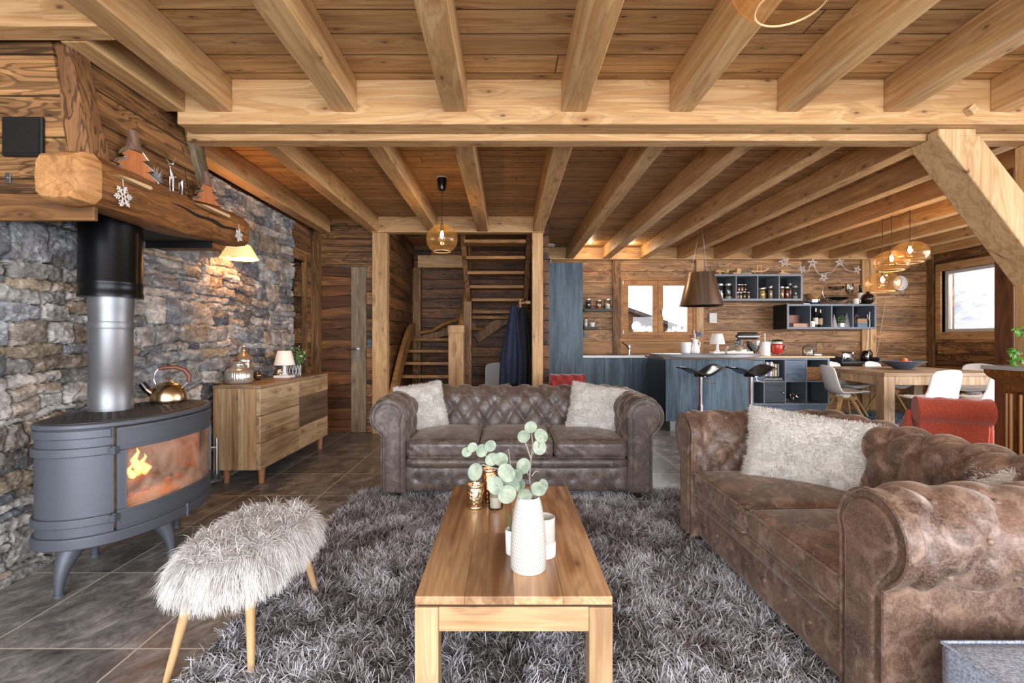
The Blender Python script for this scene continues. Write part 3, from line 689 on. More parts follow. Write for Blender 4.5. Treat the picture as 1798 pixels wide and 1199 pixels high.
    for k in range(nc):
        x=-hw+cw*(k+.5); c=(x,yf+.02+(yb0-yf)/2,.365)
        cu=G().cushion(c,cw-.006,yb0-yf+.05,.135,n=26,edge=.33,crown=.035,wr=.003,seed=k*2.2).build('seat_cushion',mat,root,smooth=True,ang=80)
        y0=yf+.02-.024; zt=.365+.0675-.012; zb=.365-.0675+.012; xs=cw/2-.012
        G().tube([(x-xs,y0+.3,zt+.004),(x-xs,y0+.02,zt),(x-xs+.02,y0+.003,zt),(x+xs-.02,y0+.003,zt),(x+xs,y0+.02,zt),(x+xs,y0+.3,zt+.004)],.005,6).tube([(x-xs,y0+.2,zb),(x-xs+.02,y0+.003,zb),(x+xs-.02,y0+.003,zb),(x+xs,y0+.2,zb)],.005,6).build('piping',mat,cu,smooth=True)
    for sx in (1,-1):
        for y in (yf+.06,yb-.1): G().lathe([(.018,0),(.034,.012),(.036,.03),(.026,.045),(.03,.055)],(sx*(hw+.08),y,0),16,True,True).build('foot',FEET,root,smooth=True)
    return root
RUGZ=.022
sofa('chesterfield_sofa','grey-brown tufted three-seat leather sofa facing the coffee table',(.071,3.925,RUGZ),0,.815,.90,3,LG)
sofa('chesterfield_sofa','reddish-brown tufted two-seat leather sofa along the right side of the rug',(1.50,2.10,RUGZ),-PI/2,.605,.90,2,LB)
# ---------------- furry pillows
FW=furmat('white_fur','b9b2a8','f4efe8','dcd6cc',ns=9); FW2=furmat('grey_white_fur','a39d95','e9e5df','c2bdb6',ns=8)
FB=plain('fur_backing','cfc9c0',.9)
def pillow(label,loc,w,h,th,rz,tilt,roll,cnt,mat,seed,fl=.02):
    root=thing('fur_pillow',label,'pillow',loc,rz,)
    Mx=Matrix.Rotation(tilt,4,'X')@Matrix.Rotation(roll,4,'Y')
    def side(s):
        def f(u,v):
            a=2*u-1;b=2*v-1
            t=th/2*(max(0,1-a**4)**.55)*(max(0,1-b**4)**.55)+.004
            k=1-.06*(1-abs(a)**2)*abs(b)-.0
            k2=1-.06*(1-abs(b)**2)*abs(a)
            t+=.006*math.sin(a*7+seed)*math.sin(b*6+seed)
            return tuple(Mx@Vector((a*w/2*k2,s*t,h/2+b*h/2*k)))
        return f
    g=G(); g.grid(side(-1),18,18); g.grid(side(1),18,18,flip=True)
    c=g.build('pillow_cover',FB,root,smooth=True,ang=120)
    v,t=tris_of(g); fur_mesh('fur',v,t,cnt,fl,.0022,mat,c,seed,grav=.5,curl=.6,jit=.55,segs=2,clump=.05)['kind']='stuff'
    return root
pillow('white fur pillow leaning at the left end of the grey-brown sofa',(-.66,3.90,.44),.40,.40,.15,math.radians(22),-.32,-.12,26000,FW,3)
pillow('white fur pillow leaning at the right end of the grey-brown sofa',(.70,3.88,.43),.46,.40,.15,math.radians(-8),-.30,.16,28000,FW,4)
pillow('large white fur pillow in the far corner of the reddish-brown sofa',(1.50,2.40,.42),.60,.40,.17,math.radians(-30),-.30,.10,42000,FW,5,.018)
pillow('white fur pillow half hidden behind the near arm of the reddish-brown sofa',(1.70,1.56,.42),.44,.34,.13,math.radians(-75),-.35,0,14000,FW,6)
# ---------------- rug
RM=furmat('grey_shag','3a322f','d9d4d4','6d635f',ns=5.5,rough=.7)
def rugpile():
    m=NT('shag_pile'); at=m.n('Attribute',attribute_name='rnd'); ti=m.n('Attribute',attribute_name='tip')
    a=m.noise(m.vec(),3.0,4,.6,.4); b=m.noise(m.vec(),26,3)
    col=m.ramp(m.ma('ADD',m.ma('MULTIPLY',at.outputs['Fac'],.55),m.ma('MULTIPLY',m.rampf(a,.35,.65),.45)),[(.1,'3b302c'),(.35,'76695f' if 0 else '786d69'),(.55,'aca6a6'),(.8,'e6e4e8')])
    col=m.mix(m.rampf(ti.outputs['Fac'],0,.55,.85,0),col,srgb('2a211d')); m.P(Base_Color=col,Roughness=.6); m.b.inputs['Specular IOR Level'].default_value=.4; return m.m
rg=G().box(-1.12,1.42,1.25,3.72,0,.018); rug=tag(rg.build('shag_rug',plain('rug_backing','3a302b',.95)),'large grey-brown shaggy rug under the coffee table','rug')
v,t=tris_of(G().box(-2.54/2,2.54/2,-2.47/2,2.47/2,0,.018)); t=[q for q in t if v[q[0]][2]>.01 and v[q[1]][2]>.01 and v[q[2]][2]>.01]
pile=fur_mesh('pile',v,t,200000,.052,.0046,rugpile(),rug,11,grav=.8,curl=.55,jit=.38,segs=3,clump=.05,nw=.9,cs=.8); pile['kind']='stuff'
# ---------------- coffee table
TM=wood('coffee_table_top_wood','d8b084','a57750','5a3a24',grain='Y',plank='X',pw=.15,plen=9,rings=10,streak=.6,var=.14,knot=.5,rw=.75,gap=.002,bump=.12,rough=.25,scale=.85)
TL=wood('coffee_table_leg_wood','cfae85','a9845c','6e4d32',grain='Z',rings=12,streak=.4,var=.03,knot=.6,bump=.2,rough=.4); TX=wood('coffee_table_apron_wood','cdab80','a67f56','6b4a2e',grain='X',rings=12,streak=.4,var=.03,knot=.8,bump=.2,rough=.4)
ct=thing('coffee_table','rectangular solid wood coffee table on the shaggy rug','table',(.021,2.0,RUGZ)); th=.41-RUGZ
G().box(-.301,.301,-.548,.548,th-.026,th).build('tabletop',TM,ct,bevel=.003)
G().box(-.292,.292,-.54,.54,th-.034,th-.026).build('shadow_gap',plain('groove','3a2412',.8),ct)
for sx in (1,-1):
    for sy in (1,-1):
        x0=sx*.301;x1=sx*.229;y0=sy*.548;y1=sy*.476; G().box(min(x0,x1),max(x0,x1),min(y0,y1),max(y0,y1),0,th-.034).build('leg',TL,ct,bevel=.003)
for sy in (1,-1): G().box(-.2285,.2285,min(sy*.545,sy*.52),max(sy*.545,sy*.52),th-.108,th-.034).build('apron',TX,ct,bevel=.002)
for sx in (1,-1): G().box(min(sx*.298,sx*.273),max(sx*.298,sx*.273),-.4755,.4755,th-.108,th-.034).build('apron',M['pine_y'] if 0 else TX,ct,bevel=.002)
TZ=.4105
# vase with pressed dashes
def dashes(name,c,hi,lo,sx=90,sz=70):
    m=NT(name); tc=m.n('TexCoord').outputs['Object']; sp=m.n('SeparateXYZ'); m.set(sp.inputs[0],tc)
    an=m.ma('ARCTAN2',sp.outputs[1],sp.outputs[0]); row=m.ma('MULTIPLY',sp.outputs[2],sz); ri=m.ma('FLOOR',row)
    u=m.ma('ADD',m.ma('MULTIPLY',an,sx/6.2832),m.ma('MULTIPLY',m.ma('MODULO',ri,2.0),.5))
    fu=m.ma('ABSOLUTE',m.ma('SUBTRACT',m.ma('FRACT',u),.5)); fv=m.ma('ABSOLUTE',m.ma('SUBTRACT',m.ma('FRACT',row),.5))
    d=m.ma('MULTIPLY',m.rampf(fu,.12,.28,1,0),m.rampf(fv,.3,.42,1,0)); d=m.ma('MULTIPLY',d,m.ma('MULTIPLY',m.rampf(sp.outputs[2],lo,lo+.002),m.rampf(sp.outputs[2],hi,hi+.002,1,0)))
    m.P(Base_Color=m.mix(d,srgb(c),srgb('a39c91')),Roughness=.5); m.bump(d,-1,.006); return m.m
va=thing('ceramic_vase','tall white textured ceramic vase holding eucalyptus on the coffee table','vase',(.073,1.632,TZ))
pr=[(.001,.001),(.056,0),(.0605,.005),(.061,.03),(.060,.09),(.056,.15),(.051,.19),(.046,.215),(.0415,.232),(.0385,.242),(.036,.245),(.034,.240),(.036,.225),(.040,.20),(.001,.19)]
G().lathe(pr,(0,0,0),56,False).build('vase_body',dashes('vase_ceramic','cfcac2',.222,.006,38,84),va,smooth=True,ang=60)
# eucalyptus
eu=thing('eucalyptus_branch','pale green eucalyptus sprays standing in the white vase','branch',(.073,1.632,TZ+.19))
STM=plain('eucalyptus_stem','94897b',.6); LF=NT('eucalyptus_leaf'); nn=LF.noise(LF.vec(),30,3); LF.P(Base_Color=LF.mix(LF.rampf(nn,.35,.65),srgb('6f7c6a'),srgb('98a08a')),Roughness=.6); LFm=LF.m
def leaf(c,nrm,r,g_,el=1.1,tip=None):
    n=Vector(nrm).normalized(); a=Vector(tip).normalized() if tip is not None else n.orthogonal(); a=(a-n*a.dot(n)); a=a.normalized() if a.length>1e-4 else n.orthogonal().normalized(); b=n.cross(a); c=Vector(c)
    vs=[c+n*(-.002)];fs=[]
    K=18
    for ring,(q) in enumerate((.5,1.0)):
        for k in range(K):
            t=2*PI*k/K; vs.append(c+a*(math.cos(t)*r*el*q)+b*(math.sin(t)*r*q)+n*(.12*r*q*q*(abs(math.sin(t)))))
    for k in range(K):
        k2=(k+1)%K; fs.append((0,1+k,1+k2)); fs.append((1+k,1+K+k,1+K+k2,1+k2))
    g_.add(vs,fs)
def EP(px,py,y): # point on the plane Y=y in local coords
    return Vector((X(px,y)-.073,y-1.632,Z(py,y)-TZ-.19))
o0=Vector((0,0,0))
def PXZ(zx,zy): return 660+zx/2.504,720+zy/2.504
leaves=[((681,75),.021,0),((650,115),.024,0),((727,112),.024,1),((719,163),.025,1),((649,246),.026,2),((400,184),.017,3),((425,163),.016,3),((465,178),.022,4),((503,157),.020,4),((509,216),.023,5),((549,216),.024,5),((438,272),.028,6),((525,330),.029,7),((590,320),.033,8),((575,275),.030,8),((577,370),.030,7),((617,290),.022,9),((715,345),.026,10),((655,375),.026,10),((735,330),.020,10),((630,330),.022,9)]
g1=G()
main=[(685,390),(680,330),(675,300),(682,215),(690,150),(683,90)]
def pth(lst,y0,y1):
    n=len(lst); return [EP(*PXZ(*p),y0+(y1-y0)*i/(n-1)) for i,p in enumerate(lst)]
stems=[pth(main,1.632,1.60),pth([(680,385),(640,350),(600,300),(560,262),(520,225),(480,200),(450,172)],1.632,1.56),pth([(682,385),(650,360),(600,340),(560,350),(530,330)],1.632,1.52),
 pth([(560,262),(520,255),(470,240),(438,262)],1.575,1.55),pth([(600,300),(590,230),(583,170)],1.59,1.62),pth([(690,385),(720,360),(745,335)],1.632,1.60),pth([(670,285),(660,265),(649,250)],1.615,1.6),pth([(682,215),(660,150),(650,120)],1.61,1.6),pth([(690,190),(715,165),(727,120)],1.605,1.58),pth([(450,172),(430,175),(400,184)],1.56,1.55),pth([(685,290),(700,270),(716,268)],1.61,1.63)]
for s_ in stems:
    s_=[p for p in s_]; s_[0].z=min(s_[0].z,.04) if s_[0].z<.08 else s_[0].z
    g1.tube(s_,[.0022]*(len(s_)-1)+[.0012],6)
g1.tube([(0,0,0),EP(*PXZ(685,390),1.632)],.003,6)
st_=g1.build('stem',STM,eu,smooth=True)
yv={0:1.60,1:1.59,2:1.6,3:1.55,4:1.56,5:1.575,6:1.55,7:1.52,8:1.54,9:1.58,10:1.60}
for (zx,zy),r,k in leaves:
    g2=G(); c=EP(*PXZ(zx,zy),yv[k]+R.uniform(-.01,.01)); nrm=(R.uniform(-.5,.5),-1,R.uniform(-.2,.6)); leaf(c,nrm,r*.92,g2,1.12,(R.uniform(-1,1),0,R.uniform(-1,1)))
    o=g2.build('leaf',LFm,eu,smooth=True)
# white cylinder pot
cp=thing('ceramic_cup','white cylindrical ribbed ceramic cup behind the tall vase','cup',(.132,1.735,TZ))
G().lathe([(.001,.001),(.040,0),(.0425,.004),(.0425,.136),(.040,.139),(.037,.136),(.037,.02),(.001,.02)],(0,0,0),40,False).build('cup_body',dashes('cup_ceramic','c9c4bb',.13,.05,60,130),cp,smooth=True,ang=50)
G().lathe([(.0427,.0),(.045,.003),(.0452,.046),(.0427,.049)],(0,0,0),40,False).build('cup_band',M['white'],cp,smooth=True,ang=50)
pt_=thing('plant_pot','small white pot with grassy plant behind the tall vase','plant',(.022,1.742,TZ))
G().lathe([(.001,.001),(.022,0),(.026,.004),(.028,.085),(.026,.09),(.024,.085),(.001,.075)],(0,0,0),32,False).build('pot',M['white'],pt_,smooth=True,ang=50)
GR=plain('grass_green','5f7a4c',.6,var=.3,bs=80)
g=G()
for k in range(26):
    a=R.uniform(0,6.28);r=R.uniform(0,.018);d=R.uniform(.0,.03); g.tube([(r*math.cos(a),r*math.sin(a),.07),(r*math.cos(a)+d*math.cos(a)*.5,r*math.sin(a)+d*math.sin(a)*.5,.11),(r*math.cos(a)+d*math.cos(a),r*math.sin(a)+d*math.sin(a),.10+R.uniform(.02,.05))],[.0018,.0015,.0004],4)
g.build('grass_leaves',GR,pt_,smooth=True)
# gold holders / candle
def hammered(name,c,rough=.25):
    m=NT(name); vo=m.n('TexVoronoi'); m.set(vo.inputs['Vector'],m.vec((90,90,70))); vo.inputs['Scale'].default_value=1; m.P(Base_Color=srgb(c),Metallic=1,Roughness=rough); m.bump(vo.outputs[0],.7,.004); return m.m
gold=hammered('perforated_champagne_metal','d2b48f'); cop=hammered('perforated_copper_metal','c88a5c')
def holder(label,x,y,r,h,mt):
    t_=thing('candle_holder',label,'candle holder',(x,y,TZ))
    G().lathe([(.001,.001),(r-.002,0),(r,.004),(r,h-.003),(r-.002,h),(r-.004,h-.003),(r-.004,.006),(.001,.006)],(0,0,0),40,False).build('holder_body',mt,t_,smooth=True,ang=50)
    G().lathe([(r+.0005,0),(r+.0015,.003),(r+.0015,.008),(r+.0005,.011)],(0,0,0),40,False).lathe([(r+.0005,h-.011),(r+.0015,h-.008),(r+.0015,h-.003),(r+.0005,h)],(0,0,0),40,False).build('rim',M['brass'],t_,smooth=True)
    G().lathe([(.001,.006),(r*.8,.006),(r*.8,.03),(.001,.032)],(0,0,0),24,False).build('tealight',M['white'],t_,smooth=True,ang=50)
holder('short champagne-gold hammered candle holder on the coffee table',-.146,2.225,.040,.108,gold)
holder('tall copper hammered candle holder behind the white candle',-.085,2.315,.036,.155,cop)
cg=thing('candle_glass','white candle in a clear glass on the coffee table','candle',(-.052,2.21,TZ))
G().lathe([(.001,.001),(.031,0),(.034,.004),(.036,.088),(.0345,.088),(.033,.01),(.001,.01)],(0,0,0),36,False).build('glass_cup',M['jar'],cg,smooth=True,ang=50)
G().lathe([(.001,.0105),(.032,.0105),(.0335,.058),(.001,.06)],(0,0,0),36,False).build('wax',plain('candle_wax','efe3d2',.5),cg,smooth=True,ang=50)
G().cyl((0,0,.058),(0.001,0,.07),.001).build('wick',M['black'],cg)
# ---------------- fluffy bench
fb=thing('fur_bench','small bench with white shaggy fur seat and light wooden legs','bench',(-1.01,1.90,0))
LW=wood('light_turned_leg','dcb787','c29a69','8e6a42',grain='Z',rings=8,streak=.15,var=.02,knot=0,bump=.1)
for bx,by in ((-1.185,1.665),(-.895,1.675),(-.878,2.205),(-1.16,2.22)):
    dx=bx+1.01; dy=by-1.90; z0=RUGZ if bx>-1.1 else 0
    G().cyl((dx*.62,dy*.68,.385),(dx,dy,z0),.021,.0115,18).build('leg',LW,fb,smooth=True)
def bseat(u,v):
    a=2*PI*u; n=2.8
    c,s=math.cos(a),math.sin(a); k=(abs(c)**n+abs(s)**n)**(-1/n)
    pr=[(0,.44),(.5,.44),(.85,.437),(.97,.425),(1,.405),(1,.375),(.96,.365),(0,.365)]
    t=v*(len(pr)-1); i=min(int(t),len(pr)-2); f=t-i; rr=pr[i][0]*(1-f)+pr[i+1][0]*f; z=pr[i][1]*(1-f)+pr[i+1][1]*f
    return (.175*k*c*rr+.0,.30*k*s*rr,z)
g=G().grid(bseat,40,14,flip=False); se=g.build('bench_seat',FB,fb,smooth=True,ang=80)
v,t=tris_of(g); A=np.array(v); 
# make sure of outward direction
tt=[]
for q in t:
    a,b,c=A[q[0]],A[q[1]],A[q[2]]; n=np.cross(b-a,c-a); ctr=(a+b+c)/3-np.array([0,0,.40])
    if (a+b+c)[2]/3<.368: continue
    tt.append(q if n@ctr>0 else q[::-1])
def fl_(P,N): return .75+.5*(1-np.clip(N[:,2],0,1))
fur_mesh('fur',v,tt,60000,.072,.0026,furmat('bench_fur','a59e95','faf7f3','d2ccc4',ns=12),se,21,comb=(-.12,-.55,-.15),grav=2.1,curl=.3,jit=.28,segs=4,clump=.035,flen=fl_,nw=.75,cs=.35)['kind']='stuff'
# ---------------- ottoman corner
ot=thing('ottoman','grey woven fabric ottoman at the lower right corner','ottoman',(1.62,.62,0))
mo=NT('grey_weave'); wa=mo.n('TexWave',wave_type='BANDS',bands_direction='X'); wa.inputs['Scale'].default_value=120; wb=mo.n('TexWave',wave_type='BANDS',bands_direction='Y'); wb.inputs['Scale'].default_value=120
for w_ in (wa,wb): mo.set(w_.inputs[0],mo.vec()); w_.inputs['Distortion'].default_value=2
nz_=mo.noise(mo.vec((1,1,1)),180,3); mo.P(Base_Color=mo.mix(mo.rampf(nz_,.35,.65),srgb('757c8a'),srgb('b4bac6')),Roughness=.85); mo.bump(mo.ma('ADD',wa.outputs[1],wb.outputs[1]),.3,.002)
G().cushion((0,0,.24),1.06,1.18,.38,n=20,edge=.05,crown=.004).build('ottoman_body',mo.m,ot,smooth=True,ang=70)
G().tube([(-.525,.585,.428),(.52,.585,.428)],.004,6).tube([(-.525,.585,.428),(-.525,-.58,.428)],.004,6).build('seam_piping',mo.m,ot,smooth=True)
for sx in (1,-1):
    for sy in (1,-1): G().cyl((sx*.45,sy*.5,0),(sx*.45,sy*.5,.055),.02,.025).build('foot',FEET,ot)
# ================================================================ STOVE, HOOD, SIDEBOARD
IRON=plain('grey_cast_iron','5b5f67',.5,.35,bump=.15,bs=220,var=.06); IRONT=plain('dark_iron_top','3d3b3b',.5,.4,bump=.5,bs=45,var=.3)
CX,CY=-2.065,2.61
def el(th,k=1.0,off=0):
    c,s=math.cos(th),math.sin(th); a=.305 if c>0 else .215; n=2.25
    q=(abs(c)**n+abs(s)**n)**(-1/n); x=(a+off)*q*c*k; y=(.46+off)*q*s*k; return x,y
sv=thing('wood_stove','grey cast iron wood stove on four curved legs with a fire burning','stove',(CX,CY,0))
def ring_shell(g,t0,t1,z0,z1,off,n=48,depth=.012):
    """curved slab following the body outline between angles, thickness depth"""
    pr=[]
    for i in range(n+1):
        th=t0+(t1-t0)*i/n; xo,yo=el(th,1,off); xi,yi=el(th,1,off-depth); pr.append((xo,yo,xi,yi))
    vs=[];fs=[]
    for xo,yo,xi,yi in pr: vs+=[(xo,yo,z0),(xo,yo,z1),(xi,yi,z1),(xi,yi,z0)]
    for i in range(n):
        a=i*4;b=a+4
        for k in range(4): fs.append((a+k,b+k,b+(k+1)%4,a+(k+1)%4))
    fs+=[(3,2,1,0),(n*4,n*4+1,n*4+2,n*4+3)]
    g.add(vs,[f[::-1] for f in fs])
def thy(y): # angle on the front side for a given local y
    lo,hi=-PI/2,PI/2
    for _ in range(40):
        m_=(lo+hi)/2
        if el(m_)[1]<y: lo=m_
        else: hi=m_
    return lo
tH=thy(-.355); tF=thy(.40); tg0=thy(-.315); tg1=thy(.345)
g=G(); ring_shell(g,tF,tH+2*PI,.27,.78,0,80,.02); g.build('stove_body',IRON,sv,smooth=True,ang=30)
for z0,z1,o_ in ((.735,.775,.010),(.655,.695,.014),(.335,.375,.014)):
    g=G(); ring_shell(g,thy(.41),tH-.03+2*PI,z0,z1,o_,70,o_+.004); g.build('moulding_band',IRON,sv,bevel=.005)
g=G(); ring_shell(g,0,2*PI,.235,.29,.014,110,.05); g.build('base_ring',IRON,sv,bevel=.008)
g=G(); poly=[el(2*PI*i/90,1,.012) for i in range(90)]; g.prism(poly,'Z',.778,.803); g.build('top_plate',IRON,sv,bevel=.009)
g=G(); poly=[el(2*PI*i/90,1,-.012) for i in range(90)]; g.prism(poly,'Z',.80,.808); tp=g.build('top_grille',IRONT,sv,bevel=.003)
g=G()
for i in range(9):
    for j in range(-15,16):
        x=-.15+.045*i+(.0225 if j%2 else 0); y=j*.027
        if (x/(.25 if x>0 else .17))**2+(y/.41)**2<1: g.lathe([(.011,0),(.008,.004),(.001,.005)],(x,y,.807),8,False)
g.build('grille_pattern',IRONT,tp,smooth=True)
g=G().prism([el(2*PI*i/60,1,-.02) for i in range(60)],'Z',.27,.285); g.build('floor_plate',IRON,sv)
# door
SG=NT('sooty_stove_glass'); SG.t.nodes.remove(SG.b); a=SG.n('BsdfTransparent'); a.inputs[0].default_value=srgb('fff0e2'); b=SG.n('BsdfDiffuse'); b.inputs[0].default_value=srgb('cdb9a6'); c=SG.n('BsdfGlossy'); c.inputs['Roughness'].default_value=.08
mx=SG.n('MixShader'); nz_=SG.noise(SG.vec((1,1,1)),7,5,.65,.6); SG.set(mx.inputs[0],SG.rampf(nz_,.38,.62,.08,.42)); SG.set(mx.inputs[1],a.outputs[0]); SG.set(mx.inputs[2],b.outputs[0]); m2=SG.n('MixShader'); m2.inputs[0].default_value=.07; SG.set(m2.inputs[1],mx.outputs[0]); SG.set(m2.inputs[2],c.outputs[0]); SG.set(SG.out.inputs[0],m2.outputs[0]); SGL=SG.m
dr=G(); ring_shell(dr,tH+.02,tF,.29,.385,.012,40,.03); ring_shell(dr,tH+.02,tF,.665,.775,.012,40,.03)
ring_shell(dr,tH+.02,tg0,.385,.665,.012,6,.03); ring_shell(dr,tg1,tF,.385,.665,.012,6,.03)
door=dr.build('stove_door',IRON,sv,bevel=.004)
g=G(); ring_shell(g,tH+.05,tF-.15,.60+.082,.60+.086,.016,40,.01); ring_shell(g,tH+.05,tF-.15,.753,.757,.016,40,.01); ring_shell(g,tH+.05,tF-.15,.302,.306,.016,40,.01); ring_shell(g,tH+.05,tF-.15,.366,.370,.016,40,.01)
for t in (tH+.05,tF-.16): 
    ring_shell(g,t,t+.008,.686,.753,.0135,2,.01); ring_shell(g,t,t+.008,.306,.366,.0135,2,.01)
g.build('panel_moulding',IRON,door)
g=G(); ring_shell(g,tg0-.0,tg1+.0,.383,.667,.002,40,.003); g.build('door_glass',SGL,door,smooth=True)
for z in (.36,.675):
    x,y=el(tH,1,.018); G().box(x-.018,x+.014,y-.016,y+.016,z-.02,z+.012).cyl((x,y,z-.024),(x,y,z+.016),.010).build('hinge',IRON,sv,bevel=.002)
hx,hy=el(thy(.405),1,.012)
G().tube([(hx-.02,hy,.50),(hx+.035,hy+.035,.50)],.007).cyl((hx+.035,hy+.04,.33),(hx+.035,hy+.04,.56),.011,seg=14).build('door_handle',M['steel'],sv,smooth=True)
# legs
for (lx,ly) in ((-.005,-.40),(.215,.03),(-.025,.42),(-.20,.02)):
    l=math.hypot(lx,ly); dx,dy=lx/l,ly/l; pts=[];rr=[]
    for i in range(9):
        t=i/8; k=-.10*(1-t)**2.2*1.0; pts.append((lx+dx*(k),ly+dy*(k),.245*(1-t)+.012*t)); rr.append(.052*(1-t)**1.6+.017)
    G().tube(pts,rr,12).cyl((pts[-1][0],pts[-1][1],0),(pts[-1][0],pts[-1][1],.014),.021).build('leg',IRON,sv,smooth=True,ang=60)
# interior
BR=plain('firebrick','b3916f',.9,bump=.6,bs=25,var=.35)
g=G(); 
def inn(u,v):
    th=tF-.0+(tH+2*PI-tF)*u; x,y=el(th,.90); return (x,y,.29+.485*v)
g.grid(inn,50,6,flip=True); g.build('fire_lining',BR,sv,smooth=True)
G().prism([el(2*PI*i/60,.90) for i in range(60)],'Z',.375,.383).build('ash_bed',plain('ash','9b8f84',.95,bump=.8,bs=40,var=.4),sv)
lg=wood('burning_log_bark','6b4f3a','3d2b1f','1a120d',grain='Y',rings=14,streak=.7,var=.2,knot=.4,bump=1)
g=G(); g.tube([(.06,-.24,.42),(.08,-.05,.425),(.05,.2,.42)],[.042,.045,.04],10); g.build('log',lg,sv,smooth=True,ang=60)
g=G(); g.tube([(-.06,-.2,.42),(-.03,.02,.43),(.0,.26,.42)],[.045,.05,.042],10); g.build('log',lg,sv,smooth=True,ang=60)
g=G(); g.tube([(.0,-.22,.48),(.06,.0,.50),(.02,.18,.49)],[.038,.04,.035],10); g.build('log',lg,sv,smooth=True,ang=60)
fm=NT('flame'); lw=fm.n('LayerWeight'); lw.inputs[0].default_value=.35; sp=fm.n('SeparateXYZ'); fm.set(sp.inputs[0],fm.vec()); 
fm.P(Base_Color=(0,0,0,1),Emission_Color=fm.ramp(lw.outputs['Facing'],[(0,'fff0b0'),(.4,'ffb13a'),(1,'ff5a10')]),Emission_Strength=2.2,Roughness=1)
fm.set(fm.b.inputs['Alpha'],fm.rampf(lw.outputs['Facing'],.2,.95,.85,0))
for (x,y,z,h,r) in ((.08,-.05,.46,.15,.028),(.09,-.01,.46,.11,.024),(.08,-.09,.45,.09,.024),(.07,.03,.46,.06,.018)):
    g=G(); g.tube([(x,y,z),(x+.01,y+.01,z+h*.3),(x-.005,y-.01,z+h*.6),(x+.005,y+.012,z+h*.85),(x,y+.004,z+h)],[r*.7,r,r*.62,r*.25,.001],14); g.build('flame',fm.m,sv,smooth=True,ang=120)
g=G(); 
for k in range(26): g.sph((R.uniform(-.05,.14),R.uniform(-.3,.3),.388),R.uniform(.010,.022),8,5)
g.build('embers',plain('ember_coal','4a2a1c',.9,Emission_Color=srgb('ff5a20'),Emission_Strength=.25),sv,smooth=True)
# flue pipe
fp=thing('flue_pipe','grey metal flue pipe with a wider black sleeve above the wood stove','pipe',(-2.15,2.60,.809))
PG=plain('pipe_grey','86878a',.42,.75,var=.05,bs=3)
z_=lambda y:Z(y,2.6)-.809
G().lathe([(.099,0),(.099,.17),(.097,.172),(.097,z_(560)),(.0985,z_(560)),(.0985,z_(545)),(.102,z_(538)),(.102,z_(521)+.0)],(0,0,0),48,True,True).build('lower_pipe',PG,fp,smooth=True,ang=50)
G().lathe([(.101,z_(578)),(.102,z_(577)),(.102,z_(566)),(.101,z_(565))],(0,0,0),48,False).box(-.12,-.09,-.02,.02,z_(577),z_(566)).build('pipe_clamp',PG,fp,smooth=True,ang=50)
G().lathe([(.10,z_(523)),(.143,z_(523)),(.143,z_(516)),(.140,z_(513)),(.140,z_(503)),(.143,z_(500)),(.143,z_(497)),(.140,z_(494)),(.140,1.02)],(0,0,0),56,False,True).build('black_sleeve',plain('black_sleeve_metal','121214',.28,.6),fp,smooth=True,ang=50)
# kettle
KX,KY,KZ=-2.05,2.90,.8085
kt=thing('kettle','champagne-gold metal kettle with brown handle standing on the wood stove','kettle',(KX,KY,KZ))
G().lathe([(.001,0),(.088,0),(.093,.006),(.094,.02),(.090,.055),(.076,.09),(.052,.112),(.035,.118),(.001,.12)],(0,0,0),48,False).build('kettle_body',M['brass'],kt,smooth=True,ang=70)
G().lathe([(.036,.116),(.034,.121),(.012,.126),(.001,.127)],(0,0,0),32,False).build('lid',M['brass'],kt,smooth=True,ang=70)
KB=plain('handle_brown','6a3a26',.4)
G().lathe([(.004,.126),(.005,.136),(.015,.14),(.017,.147),(.012,.151),(.001,.152)],(0,0,0),24,False).build('lid_knob',KB,kt,smooth=True,ang=60)
sd=Vector((-.86,-.5,0)).normalized()
G().tube([sd*.07+Vector((0,0,.05)),sd*.105+Vector((0,0,.08)),sd*.125+Vector((0,0,.112))],[.024,.019,.015],16).build('spout',M['brass'],kt,smooth=True)
G().tube([sd*.108+Vector((0,0,.084)),sd*.132+Vector((0,0,.122))],[.021,.019],16).build('spout_cap',plain('dark_steel','55565a',.3,1),kt,smooth=True)
G().tube([sd*.06+Vector((0,0,.10)),sd*.075+Vector((0,0,.14)),sd*.065+Vector((0,0,.185)),sd*.05+Vector((0,0,.205))],.0035,8).tube([-sd*.075+Vector((0,0,.09)),-sd*.1+Vector((0,0,.12))],.004,8).build('handle_wire',M['chrome'],kt,smooth=True)
G().tube([sd*.052+Vector((0,0,.205)),sd*.01+Vector((0,0,.213)),-sd*.04+Vector((0,0,.212)),-sd*.08+Vector((0,0,.195)),-sd*.104+Vector((0,0,.16)),-sd*.102+Vector((0,0,.118))],[.010,.012,.013,.014,.014,.011],14).build('handle',KB,kt,smooth=True)
# ---------------- hood
hd=thing('fireplace_hood','plank-clad fireplace hood with a massive rough timber mantel','fireplace hood',(-2.15,2.75,1.735))
def Hh(g,n,mt,**k):
    g.v=[(a+2.15,b-2.75,c-1.735) for a,b,c in g.v]; return g.build(n,mt,hd,**k)
HP=wood('hood_planks_near','bf8e5c','85592f','28170b',grain='X',plank='Z',pw=.19,plen=3,rings=20,streak=.85,var=.35,knot=.9,gap=.012,bump=.8,lines=.6)
HPY=wood('hood_planks_front','a9794a','6d4829','2a180c',grain='Y',plank='Z',pw=.17,plen=3,rings=24,streak=.9,var=.35,knot=.8,gap=.012,bump=.9,lines=.6)
Hh(G().prism([(-2.44,1.86),(-1.97,1.86),(-2.115,2.72),(-2.44,2.72)],'Y',2.19,2.22),'near_panel',HP)
Hh(G().box(-2.44,-1.89,2.19,2.215,1.735,1.86),'lower_board',wood('hood_lower_board','9a6c40','6b4526','2c190c',grain='X',rings=20,streak=.6,var=.1,knot=.6,bump=.8),bevel=.006)
